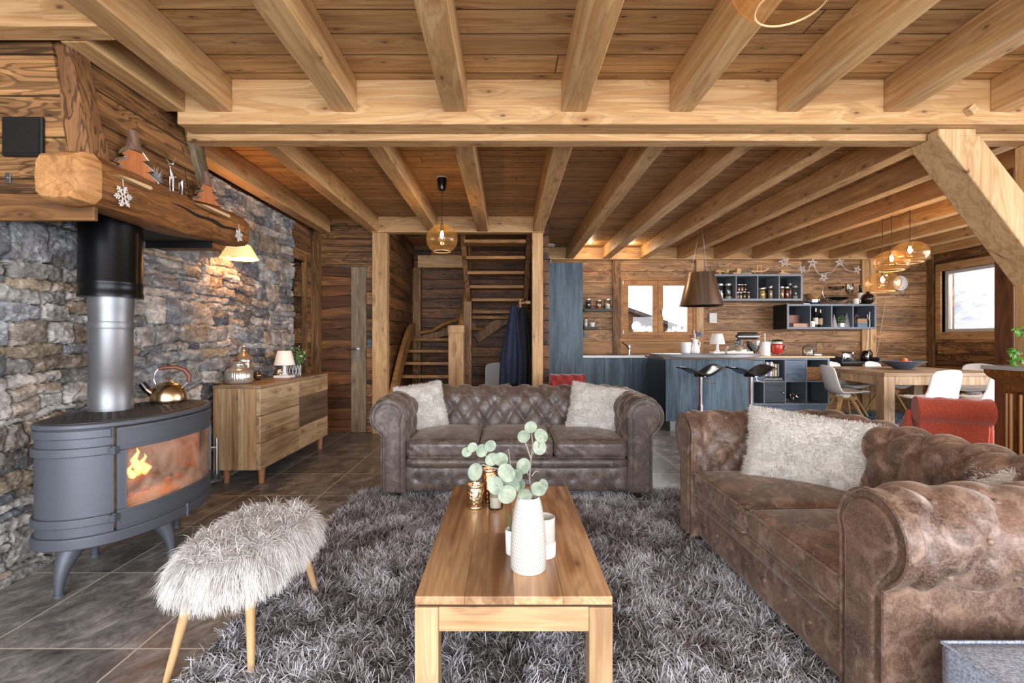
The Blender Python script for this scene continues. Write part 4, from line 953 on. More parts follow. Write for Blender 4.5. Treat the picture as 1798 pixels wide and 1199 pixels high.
Hh(G().prism([(-1.97,1.95),(-1.94,1.95),(-2.065,2.735),(-2.095,2.735)],'Y',2.22,3.2),'front_panel',HPY)
Hh(G().prism([(-2.44,1.95),(-1.97,1.95),(-2.09,2.53),(-2.44,2.53)],'Y',3.17,3.2),'far_panel',HP)
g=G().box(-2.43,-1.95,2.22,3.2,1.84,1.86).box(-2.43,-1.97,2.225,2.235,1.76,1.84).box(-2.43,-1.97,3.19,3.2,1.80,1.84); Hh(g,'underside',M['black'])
Hh(G().box(-2.43,-2.0,3.24,3.38,1.815,1.95),'return_beam',M['mantel'],bevel=.01)
pm=wood('hood_post_wood','9c6f47','6e4a2d','2f1d10',grain='Z',rings=22,streak=.7,var=.02,knot=.6,bump=1,lines=.7)
def roughbar(p0,p1,w,d,n=12,j=.006,w1=None,seed=1):
    g=G(); rr=random.Random(seed); p0=Vector(p0);p1=Vector(p1); rings=[]
    pr=[(-.5,-.5),(-.18,-.53),(.2,-.5),(.5,-.48),(.53,-.1),(.5,.5),(.1,.52),(-.5,.5),(-.53,.1)]
    t=(p1-p0).normalized(); u=Vector((0,1,0)); a=t.cross(u).normalized(); b=a.cross(t).normalized(); vs=[]
    for i in range(n+1):
        f=i/n; ww=w+(w1-w)*f if w1 else w
        for x,y in pr: vs.append(p0+(p1-p0)*f+a*(x*ww+rr.uniform(-j,j))+b*(y*d+rr.uniform(-j,j)))
    m_=len(pr); fs=[tuple(range(m_))[::-1],tuple(n*m_+k for k in range(m_))]
    for i in range(n):
        for k in range(m_): fs.append((i*m_+k,i*m_+(k+1)%m_,(i+1)*m_+(k+1)%m_,(i+1)*m_+k))
    return g.add(vs,fs)
Hh(roughbar((-1.925,2.225,1.96),(-2.085,2.27,2.60),.10,.115,seed=3),'corner_post',pm,bevel=.012)
Hh(roughbar((-1.955,3.13,2.02),(-2.06,3.05,2.60),.09,.10,seed=4),'corner_post',wood('grey_post_wood','8b7a62','64543f','32281c',grain='Z',rings=22,streak=.7,var=.02,knot=.6,bump=1),bevel=.01)
# mantel beam: rough-hewn, slightly rising
sec=[(-.10,-.075),(-.075,-.105),(.0,-.112),(.07,-.105),(.098,-.075),(.103,.0),(.098,.075),(.07,.106),(-.01,.112),(-.08,.108),(-.1,.08),(-.104,0)]
g=G(); vs=[]; n=26; rr=random.Random(9)
for i in range(n+1):
    f=i/n; y=2.06+1.37*f; k=[.80,.90,1.0,1.04][i] if i<4 else 1.0-.06*f
    if i==n: k=.86
    if i<4: y=2.06+(.0,.012,.045,.10)[i]
    zc=1.895+.055*(f)+(.01*math.sin(f*9)); xc=-1.945+.008*math.sin(f*7)
    for x,z in sec: vs.append((xc+x*k*1.06+rr.uniform(-.004,.004),y,zc+z*k*1.02+rr.uniform(-.004,.004)))
m_=len(sec); fs=[tuple(range(m_)),tuple(n*m_+k for k in range(m_))[::-1]]
for i in range(n):
    for k in range(m_): fs.append((i*m_+k,(i+1)*m_+k,(i+1)*m_+(k+1)%m_,i*m_+(k+1)%m_))
g.add(vs,[f for f in fs[1:] if min(f)>=3*m_]); mb=Hh(g,'mantel_beam',M['mantel'],smooth=True,ang=35)
g=G(); g.add(vs[:4*m_],[fs[0]]+[f for f in fs[2:] if max(f)<4*m_]); Hh(g,'sawn_end',wood('sawn_end_grain','cb9660','a8723f','6e4526',grain='Y',rings=12,streak=.4,var=.02,knot=0,bump=.8,lines=.25,scale=1.2),smooth=True,ang=28)
# long drying cracks along the mantel
def wedge(pts,w,d):
    g=G(); 
    for i in range(len(pts)-1): g.bar(pts[i],pts[i+1],w,d,up=(1,0,0))
    return g
crk=plain('crack_shadow_wood','1d110a',.95)
g=G()
for zb,ya,yb_,sl in ((1.93,2.2,2.52,-.06),(1.915,2.62,3.15,-.03),(1.89,2.9,3.38,-.01)):
    pts=[]
    for i in range(14):
        f=i/13; y=ya+(yb_-ya)*f; pts.append((-1.838-.001,y,zb+.055*(y-2.06)/1.37+sl*f+.006*math.sin(f*11)))
    g.tube(pts,[.0015+.007*math.sin(PI*i/13) for i in range(14)],6)
Hh(g,'drying_crack',crk)
sl_=wood('split_wood_pale','ecd2a6','cda775','96713f',grain='Y',rings=6,streak=.2,var=.02,knot=0,bump=.2)
def sliver(lab,ya,yb_,z,th,x=-1.80):
    t_=tag(G().prism([(ya,z-.004),(ya+.05,z-th*.6),(yb_-.02,z-th),(yb_,z-th*.3),(yb_-.01,z+.006),(ya+.08,z+.004)],'X',x-.03,x+.012).build('wood_splinter',sl_,None,bevel=.003),lab,'wood splinter'); return t_
sliver('pale split wood piece fixed above the larger hanging snowflake',2.21,2.42,1.955,.016)
sliver('pale split wood piece on the far part of the mantel',2.80,3.10,1.990,.016)
# snowflakes
SF=plain('snowflake_wire','d9d3ca',.45,.2)
def snowflake(label,c,r,rot):
    g=G()
    def P(a,d): return (c[0]+.004,c[1]+d*math.cos(a),c[2]+d*math.sin(a))
    for k in range(6):
        a=rot+k*PI/3; g.tube([P(a,r*.18),P(a,r)],r*.075,6)
        for d,l in ((.42,.34),(.68,.26)):
            for s in (1,-1):
                p0=P(a,r*d); q=Vector(p0)+Vector((0,math.cos(a+s*PI/3.4),math.sin(a+s*PI/3.4)))*r*l; g.tube([p0,q],r*.065,6)
    g.tube([P(rot+k*PI/3+PI/6,r*.2) for k in range(6)],r*.06,6,closed=True)
    g.tube([P(PI/2,r*.9),(c[0],c[1],c[2]+r*1.7)],.0015,5)
    return tag(g.build('snowflake_ornament',SF,None,smooth=True),label,'ornament')
snowflake('larger pale snowflake hanging on the front of the mantel',(-1.815,2.26,1.865),.052,.2)
snowflake('smaller pale snowflake hanging at the far end of the mantel',(-1.818,3.24,1.895),.045,.3)
# mantel ornaments
SE=plain('silver_edge','d8d6d3',.15,1); TW=wood('tree_slice_wood','bd7038','93512a','5a2f16',grain='Z',rings=10,streak=.3,var=.05,knot=.3,rough=.4); TOPW=wood('driftwood_tip','8b6a58','5f4638','33251d',grain='Z',rings=18,streak=.6,var=.05,knot=.3,bump=.8)
def slicetree(label,x,y,z,h):
    t_=thing('wooden_tree',label,'ornament',(x,y,z)); w=h*.42; t_.rotation_euler.z=math.radians(-28)
    pr=[(0,0)]; L=[(w,.0),(w*.9,h*.06),(w*.5,h*.17),(w*.78,h*.22),(w*.72,h*.27),(w*.32,h*.38),(w*.58,h*.43),(w*.52,h*.48),(w*.28,h*.6)]
    poly=[(a,b) for a,b in L]+[(-a,b) for a,b in L[::-1]]
    def P(p,t): return (t,p[0],p[1])
    g=G(); n=len(poly); vs=[(-.02,p[0],p[1]) for p in poly]+[(.02,p[0],p[1]) for p in poly]; fs=[tuple(range(n))[::-1],tuple(range(n,2*n))]+[(i,(i+1)%n,n+(i+1)%n,n+i) for i in range(n)]
    g.add(vs,fs).build('tree_slice',TW,t_,bevel=.002)
    G().tube([(.012,p[0]*1.12,p[1]) for p in poly if p[0]<0],.012,8).tube([(.012,p[0]*1.12,p[1]) for p in poly if p[0]>0],.006,8).build('silver_rim',SE,t_,smooth=True)
    G().tube([(0,0,h*.56),(0,.004,h*.75),(0,-.006,h)],[w*.42,w*.30,w*.2],8).build('driftwood_tip',TOPW,t_,smooth=True,ang=40)
slicetree('taller wooden tree with silver edge on the mantel beside the thick post',-1.93,2.47,2.024,.24)
slicetree('smaller wooden tree with silver edge at the far end of the mantel',-1.90,3.02,2.046,.20)
rd=thing('reindeer_figurine','silver reindeer figurine standing on the mantel','figurine',(-1.91,2.76,2.035))
g=G(); g.tube([(0,.035,.085),(0,.0,.083),(0,-.03,.088)],[.014,.017,.019],12); g.tube([(0,-.032,.09),(0,-.042,.115),(0,-.045,.142)],[.016,.011,.008],12); g.tube([(0,-.038,.148),(0,-.062,.142),(0,-.074,.136)],[.010,.008,.004],10)
for x,y in ((.008,-.033),(-.008,-.033),(.008,.038),(-.008,.038)): g.tube([(x,y,.085),(x*1.1,y+(.006 if y>0 else -.002),.045),(x*1.1,y,.0)],[.008,.005,.0045],8)
g.tube([(0,.045,.09),(0,.053,.098)],[.006,.002],6); g.sph((.009,-.036,.157),.004,6,4,sz=2).sph((-.009,-.036,.157),.004,6,4,sz=2)
g.build('deer_body',SE,rd,smooth=True)
g=G()
for s in (1,-1):
    g.tube([(s*.004,-.044,.152),(s*.016,-.036,.168),(s*.022,-.04,.19)],[.002,.0018,.001],6)
    for q in ((.010,-.041,.160),(.017,-.037,.170),(.020,-.038,.180)): g.tube([(s*q[0],q[1],q[2]),(s*(q[0]+.008),q[1]-.016,q[2]+.012)],[.0018,.0008],5)
g.build('antlers',SE,rd,smooth=True)
g=G()
for k in range(90):
    a=R.uniform(0,2*PI); e=R.uniform(.1,1.2); l=R.uniform(.03,.085); z0=R.uniform(0,.03); g.tube([(-1.92,2.62,2.045+z0),(-1.92+l*math.cos(a)*math.cos(e)*.5,2.62+l*math.sin(a)*math.cos(e),2.045+z0+l*math.sin(e))],[.0014,.0005],4)
tag(g.build('silver_twig_bundle',plain('frosted_twig','b9b7b2',.4,.4),None),'frosted silver bristly twig bundle beside the reindeer','ornament')
# wall screen / grille and small hook on hood
bx=thing('vent_box','small black framed vent box on the hood planks at left edge','vent',(X(32,2.15),2.178,Z(235,2.15)-.09))
G().box(-.10,.085,-.006,.011,0,.18).build('vent_frame',M['black'],bx,bevel=.006)
G().box(-.09,.072,-.009,-.0065,.012,.168).build('vent_mesh',plain('vent_mesh_dark','2a2623',.4,.5,bump=.4,bs=400),bx)
tag(G().box(X(0,2.16),X(9,2.16),2.182,2.189,Z(319,2.16),Z(300,2.16)).cyl((X(5,2.16),2.176,Z(309,2.16)),(X(5,2.16),2.182,Z(309,2.16)),.003).build('metal_latch',M['steel'],None,bevel=.001),'tiny metal latch plate on the hood planks at left edge','latch')
# ---------------- sconce
sx,sy,sz=-2.27,4.06,1.875
sn=thing('wall_sconce','lit cream shade wall lamp on the stone wall under the mantel end','wall lamp',(sx,sy,sz-.03))
sh=NT('lamp_shade_fabric'); sh.P(Base_Color=srgb('f1d6a8'),Roughness=.8,Emission_Color=srgb('ffd08a'),Emission_Strength=.55); 
G().lathe([(.150,0),(.085,.115),(.083,.115),(.148,0)],(0,0,.03),40,False).build('lamp_shade',sh.m,sn,smooth=True)
BULB=emit('warm_bulb','ffe2ae',14)
G().sph((0,0,.10),.022,14,10,sz=1.2).build('bulb',BULB,sn,smooth=True)
G().tube([(-.13,0,.08),(-.06,0,.05),(0,0,.055)],.006,8).cyl((-.145,0,.08),(-.13,0,.08),.035).cyl((0,0,.05),(0,0,.08),.014).build('bracket',M['brass'],sn,smooth=True)
# ---------------- sideboard
sb=thing('sideboard','low sideboard of mixed reclaimed wood boards on short legs against the stone wall','sideboard',(-2.20,4.605,0))
def Sb(g,n,mt,par=None,**k):
    g.v=[(a+2.20,b-4.605,c) for a,b,c in g.v]; return g.build(n,mt,par or sb,**k)
swood=[wood('sideboard_board_%d'%i,a,b,c,grain='Y',rings=12,streak=.45,var=.05,knot=.7,bump=.3,rough=.55) for i,(a,b,c) in enumerate((('d3b48d','ad8a63','63482f'),('bf9d78','957352','4f3a27'),('dcc19a','bd9b72','77593c'),('8a6e54','5f4a38','30241a')))]
swz=[wood('sideboard_end_%d'%i,a,b,c,grain='Z',rings=12,streak=.5,var=.05,knot=.7,bump=.3,rough=.55) for i,(a,b,c) in enumerate((('d0ab80','ab8359','5e4129'),('94704b','684b2d','3a2716'),('e2c49b','c09c70','7d5d3d')))]
Sb(G().box(-2.38,-2.03,3.89,5.32,.135,.79),'cabinet_body',swood[1])
Sb(G().box(-2.385,-1.995,3.875,5.335,.79,.815),'top_board',wood('sideboard_top','b39775','8d6f50','56422e',grain='Y',plank='X',pw=.14,plen=2,rings=10,streak=.4,var=.15,knot=.5,gap=.003,rough=.45,bump=.2),bevel=.003)
ex=[-2.38,-2.365,-2.32,-2.28,-2.23,-2.18,-2.13,-2.03]
for i in range(len(ex)-1): Sb(G().box(ex[i]+.001,ex[i+1]-.001,3.875,3.889,.13,.79),'end_board',swz[(i*2+1)%3 if i%3 else 0],bevel=.0015)
rows=[(.13,.345),(.35,.565),(.57,.788)]
for c,(ya,yb_) in enumerate(((3.877,4.602),(4.608,5.333))):
    for r,(za,zb) in enumerate(rows):
        dr_=Sb(G().box(-2.03,-2.008,ya,yb_,za,zb),'drawer_front',swood[(r+c)%4],bevel=.002)
        k=3 if (r+c)%2 else 2; cuts=[za+(zb-za)*i/k+(R.uniform(-.012,.012) if 0<i<k else 0) for i in range(k+1)]
        for i in range(k): Sb(G().box(-2.008,-1.998+.002*((i+r)%2),ya+.001,yb_-.001,cuts[i]+.001,cuts[i+1]-.001),'front_board',swood[R.choice([0,2,1,0,3,2])],dr_,bevel=.0015)
LG2=plain('sideboard_leg_wood','a5714a',.45,var=.15,bs=20)
for lx,ly in ((-2.33,3.98),(-2.04,3.98),(-2.33,5.22),(-2.04,5.22)): Sb(G().cyl((lx,ly,0),(lx,ly,.135),.022,.03,16),'leg',LG2,smooth=True,ang=50)
TZs=.8155
# ribbed jar
def ribbed(g,pr,n=36,amp=.03,z0=0,z1=1,seg=216):
    vs=[];fs=[]
    for r,z in pr:
        for k in range(seg):
            a=2*PI*k/seg; q=r*(1+(amp*abs(math.sin(a*n/2)) if z0<z<z1 else 0)); vs.append((q*math.cos(a),q*math.sin(a),z))
    for i in range(len(pr)-1):
        for k in range(seg): fs.append((i*seg+k,i*seg+(k+1)%seg,(i+1)*seg+(k+1)%seg,(i+1)*seg+k))
    return g.add(vs,fs)
MG=plain('mercury_glass','cfc6b8',.18,.75,bump=.15,bs=30,var=.25)
j=thing('ribbed_jar','wide ribbed silvery glass jar at the near end of the sideboard','jar',(-2.285,4.08,TZs))
ribbed(G(),[(.001,.001),(.095,0),(.104,.006),(.106,.02),(.106,.10),(.10,.115),(.08,.13),(.062,.138),(.060,.145)],38,.035,.012,.108).build('jar_body',MG,j,smooth=True)
G().lathe([(.060,.144),(.066,.148),(.066,.155),(.05,.158),(.048,.172),(.052,.18),(.044,.187),(.001,.19)],(0,0,0),40,False).build('jar_lid',MG,j,smooth=True,ang=60)
j=thing('mercury_bottle','tall bell-shaped silvery glass bottle behind the ribbed jar','bottle',(-2.345,4.265,TZs))
G().lathe([(.001,.001),(.066,0),(.07,.01),(.07,.19),(.066,.215),(.045,.245),(.022,.258),(.017,.27),(.017,.295),(.022,.30),(.001,.30)],(0,0,0),40,False).build('bottle_body',plain('amber_mercury_glass','b79d7c',.15,.6,bump=.1,bs=20,var=.25),j,smooth=True,ang=60)
G().sph((0,0,.315),.018,16,10).build('stopper',MG,j,smooth=True)
G().lathe([(.0705,.17),(.0715,.174),(.0715,.19),(.0705,.194)],(0,0,0),40,False).build('band',M['steel'],j,smooth=True)
tag(G().sph((-2.29,4.40,TZs+.042),.042,28,18).build('glass_ball',plain('bronze_ball','7f6a55',.12,.8),None,smooth=True),'small bronze mirrored ball beside the ribbed jar','ornament')
def plamp(label,loc,s=1):
    t_=thing('table_lamp',label,'lamp',loc)
    G().cushion((0,0,.0125*s),.155*s,.135*s,.025*s,n=8,edge=.2).build('lamp_base',M['white'],t_,smooth=True,ang=60)
    G().lathe([(.038*s,.024*s),(.03*s,.032*s),(.02*s,.05*s),(.017*s,.085*s),(.018*s,.13*s)],(0,0,0),24,False).build('lamp_stem',M['white'],t_,smooth=True)
    G().lathe([(.097*s,.125*s),(.065*s,.262*s),(.063*s,.264*s),(.001,.264*s)],(0,0,0),40,False).build('lamp_shade',plain('white_shade','f3efe8',.5),t_,smooth=True,ang=50)
    return t_
plamp('white table lamp with cone shade on the sideboard beside the plant',(-2.185,4.70,TZs))
pp=thing('potted_plant','bushy green plant in a wire pot at the far end of the sideboard','plant',(-2.21,4.97,TZs))
G().lathe([(.001,.001),(.05,0),(.055,.005),(.06,.10),(.055,.11),(.001,.10)],(0,0,0),24,False).build('pot',plain('dark_pot','4a4540',.4),pp,smooth=True,ang=50)
g=G()
for k in range(12):
    a=2*PI*k/12; a2=a+.4; g.tube([(.063*math.cos(a),.063*math.sin(a),0),(.066*math.cos(a2),.066*math.sin(a2),.11)],.0025,5); g.tube([(.063*math.cos(a2),.063*math.sin(a2),0),(.066*math.cos(a),.066*math.sin(a),.11)],.0025,5)
g.build('wire_cage',M['white'],pp)
def foliage(par,cs,n,r,ls,mat,name='foliage',seed=1,sq=1):
    rr=random.Random(seed); g=G(); 
    for k in range(n):
        d=Vector((rr.gauss(0,1),rr.gauss(0,1),rr.gauss(0,1))).normalized(); q=rr.uniform(.45,1)**.6; c=Vector(cs)+Vector((d.x*r*q,d.y*r*q,d.z*r*q*sq))
        nrm=(d+Vector((rr.uniform(-.8,.8),rr.uniform(-.8,.8),rr.uniform(0,1)))).normalized(); a=nrm.orthogonal().normalized(); b=nrm.cross(a); t=rr.uniform(0,6.28); a,b=a*math.cos(t)+b*math.sin(t),b*math.cos(t)-a*math.sin(t); l=ls*rr.uniform(.7,1.2)
        g.add([c-a*l,c-a*l*.2+b*l*.5,c+a*l,c-a*l*.2-b*l*.5,c+nrm*l*.12],[(0,4,1),(1,4,2),(2,4,3),(3,4,0)])
    return g.build(name,mat,par)
LEAFG=plain('leaf_green','55733f',.5,var=.45,bs=35); LEAFL=plain('leaf_light','b9c49a',.5,var=.3,bs=35)
foliage(pp,(0,0,.20),240,.13,.021,LEAFG,seed=4,sq=.75); foliage(pp,(0,0,.22),60,.135,.018,LEAFL,'pale_leaves',seed=5,sq=.75)
tag(G().lathe([(.001,.001),(.034,0),(.036,.075),(.034,.075),(.001,.07)],(-2.29,4.80,TZs),24,False).build('gold_tumbler',gold,None,smooth=True,ang=50),'small gold tumbler behind the sideboard lamp','candle holder')
point('sconce_light',(sx+.02,sy,sz+.06),16,'ffb973',.02); point('fire_light',(CX+.14,CY-.06,.55),2.2,'ff9a4a',.05)
# ================================================================ KITCHEN, DINING, HALL
BLU=wood('blue_stained_oak','667b89','3c4e5b','131b23',grain='Z',rings=10,streak=.55,var=.05,knot=0,bump=.3,rough=.42,scale=1.2)
BLUX=wood('blue_stained_oak_x','6a7d90','47586a','1c2531',grain='X',rings=10,streak=.5,var=.05,knot=0,bump=.3,rough=.42,scale=1.2)
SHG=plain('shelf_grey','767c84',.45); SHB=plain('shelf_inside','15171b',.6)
def PB(g,x0,x1,y0,y1,YA,YBk):  # box from pixels measured on its front plane YA
    return g.box(X(x0,YA),X(x1,YA),YA,YBk,Z(y1,YA),Z(y0,YA))
# tall cupboard
t=thing('tall_cupboard','tall blue-black oak cupboard right of the pine post','cupboard',(.87,7.7,0))
G().box(-.31,.31,-.28,.28,.0,2.38).build('cupboard_body',BLU,t,bevel=.003)
G().box(-.306,.306,-.3,-.281,.10,2.378).build('cupboard_door',BLU,t,bevel=.002)
# base units
xs=[1.185,1.53,1.98,2.9]
for i in range(3):
    c=(xs[i]+xs[i+1])/2; w=(xs[i+1]-xs[i])/2-.001
    t=thing('base_cabinet',['dark blue base cabinet beside the tall cupboard','wide dark blue base cabinet under the kitchen tap','dark blue base cabinet running behind the island'][i],'cabinet',(c,7.8,0),group=None)
    G().box(-w,w,-.27,.29,.1,.905).build('cabinet_body',BLU,t); G().box(-w+.001,w-.001,-.289,-.271,.11,.9).build('cabinet_door',BLU,t,bevel=.002); G().box(-w,w,-.24,.29,0,.1).build('plinth',M['black'],t)
WT=wood('worktop_brown','a98a6b','86684c','553d29',grain='X',rings=8,streak=.3,var=.05,knot=.2,rough=.35,bump=.1)
t=thing('kitchen_worktop','brown kitchen worktop with white front edge below the window','worktop',(1.9,7.79,.906)); G().box(-.715,1.2,-.31,.3,.0,.036).build('worktop_slab',WT,t,bevel=.002); G().box(-.715,1.2,-.314,-.3105,.0,.034).build('white_edge',M['white'],t)
tag(G().box(1.19,3.10,8.075,8.095,.944,1.155).build('backsplash',wood('backsplash_board','c89a68','a2744a','6b4528',grain='X',rings=14,streak=.4,var=.05,knot=.3,bump=.2),None),'light timber backsplash board under the kitchen window','backsplash')
# tap
tp=thing('kitchen_tap','chrome single lever kitchen tap left of the window centre','tap',(X(1106,7.8),7.85,.943))
G().cyl((0,0,0),(0,0,.15),.022,seg=18).build('tap_body',M['chrome'],tp,smooth=True,ang=50); G().tube([(0,-.01,.09),(-.08,-.12,.16),(-.16,-.22,.20)],[.014,.013,.012],12).build('tap_spout',M['chrome'],tp,smooth=True,ang=50); G().tube([(0,0,.15),(.0,0,.165),(.02,.06,.175)],.01,8).build('tap_lever',M['chrome'],tp,smooth=True)
tag(G().box(1.62,2.2,7.55,7.95,.9425,.946).build('sink_rim',plain('dark_sink','3b3835',.3,.4),None,bevel=.001),'dark flush sink set in the kitchen worktop','sink')
# island
t=thing('kitchen_island','blue oak kitchen island with curved grey bar top','island',(2.65,6.6,0))
G().box(-.59,.55,-.4,.4,.13,.935).build('island_body',BLU,t,bevel=.003)
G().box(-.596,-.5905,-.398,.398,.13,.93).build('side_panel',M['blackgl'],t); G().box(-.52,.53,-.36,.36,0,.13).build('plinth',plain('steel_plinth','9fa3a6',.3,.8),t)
G().box(-.63,.57,-.42,.42,.935,.962).build('island_worktop',WT,t,bevel=.003)
pl=[]
for i in range(33):
    u=i/32; x=-.70+1.33*u; pl.append((x,-.40-.27*math.sin(PI*u)**.7))
pl+=[(.63,-.05),(-.70,-.05)]
G().prism(pl,'Z',.963,1.003).build('bar_top',plain('grey_bar_top','77787c',.35,bump=.1,bs=40,var=.08),t,bevel=.004)
IZ=1.0035
# cubby unit beside island
YU=6.95
def cubby(name,label,cat,x0,x1,z0,z1,YF,depth,cols,rows,mat,loc_z=None,t=.03):
    cx=(x0+x1)/2; r=thing(name,label,cat,(cx,YF+depth/2,z0)); W=(x1-x0)/2; Hh_=z1-z0; D=depth/2
    g=G().box(-W,W,-D,D,0,t).box(-W,W,-D,D,Hh_-t,Hh_).box(-W,-W+t,-D,D,t,Hh_-t).box(W-t,W,-D,D,t,Hh_-t); g.build('shelf_frame',mat,r,bevel=.001)
    cw=(2*W-2*t)/cols
    for i in range(1,cols): G().box(-W+t+cw*i-.008,-W+t+cw*i+.008,-D,D-.011,t,Hh_-t).build('divider',mat,r)
    if rows>1:
        rh=(Hh_-2*t)/rows
        for k in range(1,rows): G().box(-W+t,W-t,-D+.002,D-.011,t+rh*k-.008,t+rh*k+.008).build('shelf_board',mat,r)
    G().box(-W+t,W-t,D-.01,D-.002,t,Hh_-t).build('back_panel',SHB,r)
    return r
cu=cubby('cubby_unit','blue-grey open cubby unit standing beyond the bar stools','shelf unit',X(1301,YU),X(1457,YU),.235,.925,YU,.39,4,2,plain('cubby_blue_grey','69727d',.45))
G().box(-.645,.645,-.17,.17,-.235,0).build('unit_base',BLUX,cu)
tag(G().box(X(1305,YU),X(1462,YU),6.90,7.36,.926,.95).build('unit_worktop',wood('light_worktop','d9bd95','b99a6f','80623f',grain='X',rings=8,streak=.2,var=.02,knot=.1,rough=.4,bump=.1),None,bevel=.002),'light wood worktop lying on the cubby unit','worktop')
cwp=(1457-1301-7)/4.0
def cub(c,r): # px range
    W=(X(1457,YU)-X(1301,YU)-.06)/4; x0=X(1301,YU)+.03+W*c; rh=(.69-.06)/2; z0=.235+.03+rh*r
    return x0+.009,x0+W-.009,z0+.009,z0+rh-.009
def cdoor(c,r,mat,knob):
    x0,x1,z0,z1=cub(c,r); cx=cu.location
    d=G().box(x0-cx.x,x1-cx.x,YU+.004-cx.y,YU+.02-cx.y,z0-cx.z,z1-cx.z).build('cubby_door',mat,cu,bevel=.002)
    if knob: G().sph((x1-cx.x-.03,YU-.008-cx.y,(z0+z1)/2-cx.z),.012,12,8).build('knob',M['chrome'],d,smooth=True)
cdoor(2,1,BLUX,False); cdoor(1,0,wood('dark_cubby_door','4a515c','333942','171a20',grain='X',rings=8,streak=.4,var=.02,knot=0,bump=.2),True); cdoor(0,1,BLUX,False)
bx0,bx1,bz0,bz1=cub(1,1)
for k,(c,w,h,lean,lab) in enumerate((('d9d4c8',.030,.21,-.10,'thin cream cookbook'),('7f6fa5',.035,.20,-.08,'purple-spined cookbook'),('e4e0da',.028,.215,-.06,'tall white cookbook'),('b9a98a',.022,.19,0,'beige narrow cookbook'),('d8cdbb',.026,.18,0,'pale cookbook'),('8f9a86',.02,.185,0,'greyish green booklet'))):
    x=bx0+.055+k*.036; g=G().box(-w/2,w/2,-.075,.075,0,h); g.xf(Matrix.Rotation(-lean,4,'Y')); 
    b=thing('book','%s standing in the open cubby behind the right bar stool'%lab,'book',(x,YU+.14,bz0+.055+.004),group='cookbooks in the cubby unit')
    g.build('cover',plain('book_%d'%k,c,.6),b,bevel=.002)
t=thing('patterned_box','black box with a white zigzag pattern under the cookbooks','box',((bx0+bx1)/2,YU+.12,bz0)); G().box(-.135,.135,-.09,.15,0,.05).build('box_body',M['black'],t,bevel=.002)
g=G(); n=10
for i in range(n): 
    xa=-.125+.25*i/n; g.tube([(xa,-.0925,.008),(xa+.0125,-.0925,.042),(xa+.025,-.0925,.008)],.003,5)
g.build('white_pattern',M['white'],t)
x0,x1,z0,z1=cub(2,0)
for k in range(3):
    tag(G().lathe([(.001,0),(.06-.008*k,0),(.075-.008*k,.035),(.073-.008*k,.035),(.058-.008*k,.003),(.001,.003)],((x0+x1)/2-.05+.055*k,YU+.15,z0+(.0,.036,.072)[k]),28,False).tube([((x0+x1)/2+.02+.055*k,YU+.12,z0+.03+.036*k),((x0+x1)/2+.10+.03*k,YU+.02,z0+.035+.036*k)],.005,6).build('steel_pan',M['chrome'],None,smooth=True,ang=50),['bottom','middle','top'][k]+' polished steel pan in the lowest open cubby','pan')
x0,x1,z0,z1=cub(3,1); tag(G().box(x0+.01,x1-.01,YU+.06,YU+.3,z0,z0+.2).build('wicker_basket',wood('wicker','a9753f','7a4f26','3b2411',grain='X',plank='Z',pw=.012,plen=.03,rings=4,var=.3,knot=0,bump=.8,gap=.004),None,bevel=.01),'brown wicker basket in the cubby nearest the dining table','basket')
# range hood
t=thing('range_hood','conical brushed steel pendant extractor hood hanging above the island','extractor hood',(X(1231,6.6),6.6,Z(537,6.6)))
hs=plain('hood_steel','b8b0a6',.27,1)
G().lathe([(.285,0),(.290,.004),(.283,.03),(.165,Z(479,6.6)-Z(537,6.6)),(.001,Z(479,6.6)-Z(537,6.6)+.002)],(0,0,0),64,False).build('hood_shade',hs,t,smooth=True,ang=40)
G().lathe([(.284,.002),(.25,.01),(.20,.05),(.001,.05)],(0,0,0),64,False).build('hood_filter',plain('hood_filter','2c2a28',.4,.8),t,smooth=True,ang=40)
for k in range(3):
    a=2*PI*k/3+.5; G().cyl((.13*math.cos(a),.13*math.sin(a),.45),(.02*math.cos(a),.02*math.sin(a),ZC-t.location.z-.002),.002,seg=6).build('hanging_wire',M['steel'],t)
# items on the bar
def lathe_thing(name,label,cat,loc,prof,mat,seg=36,part='body',ang=50,extra=None):
    t=thing(name,label,cat,loc); G().lathe(prof,(0,0,0),seg,False).build(part,mat,t,smooth=True,ang=ang); return t
CER=plain('white_ceramic','e9e7e3',.3)
YI=6.38
tag(G().lathe([(.001,.001),(.052,0),(.056,.004),(.062,.105),(.070,.11),(.071,.15),(.066,.15),(.06,.02),(.001,.02)],(X(1204,YI),YI,IZ),36,False).build('ceramic_pot',CER,None,smooth=True,ang=50),'white ribbed-rim ceramic pot at the left end of the bar','pot')
t=thing('ceramic_jug','white ceramic pouring jug beside the white pot on the bar','jug',(X(1223,YI),YI+.05,IZ)); G().lathe([(.001,.001),(.055,0),(.062,.01),(.06,.06),(.036,.13),(.03,.16),(.037,.19),(.034,.19),(.027,.16),(.001,.12)],(0,0,0),32,False).build('jug_body',CER,t,smooth=True,ang=60); G().bar((.02,0,.185),(-.055,0,.20),.03,.008).build('jug_lip',CER,t,bevel=.003); G().tube([(.034,0,.17),(.07,0,.14),(.058,0,.08)],.007,8).build('jug_handle',CER,t,smooth=True)
t=tag(G().cyl((X(1220,8.02),8.02,1.17),(X(1220,8.02),8.02,1.29),.014,seg=12).build('white_candle',M['white'],None,smooth=True,ang=50),'thin white candle on the sill at right corner of kitchen window','candle')
plamp('white table lamp with cone shade on the kitchen bar',(X(1259.5,YI),YI,IZ))
t=thing('cheese_dome','long glass dome on a white rectangular tray on the bar','cheese dome',(X(1294,YI),YI,IZ)); G().box(-.175,.175,-.09,.09,0,.03).build('tray',plain('tray_white','e6e0d6',.5),t,bevel=.004)
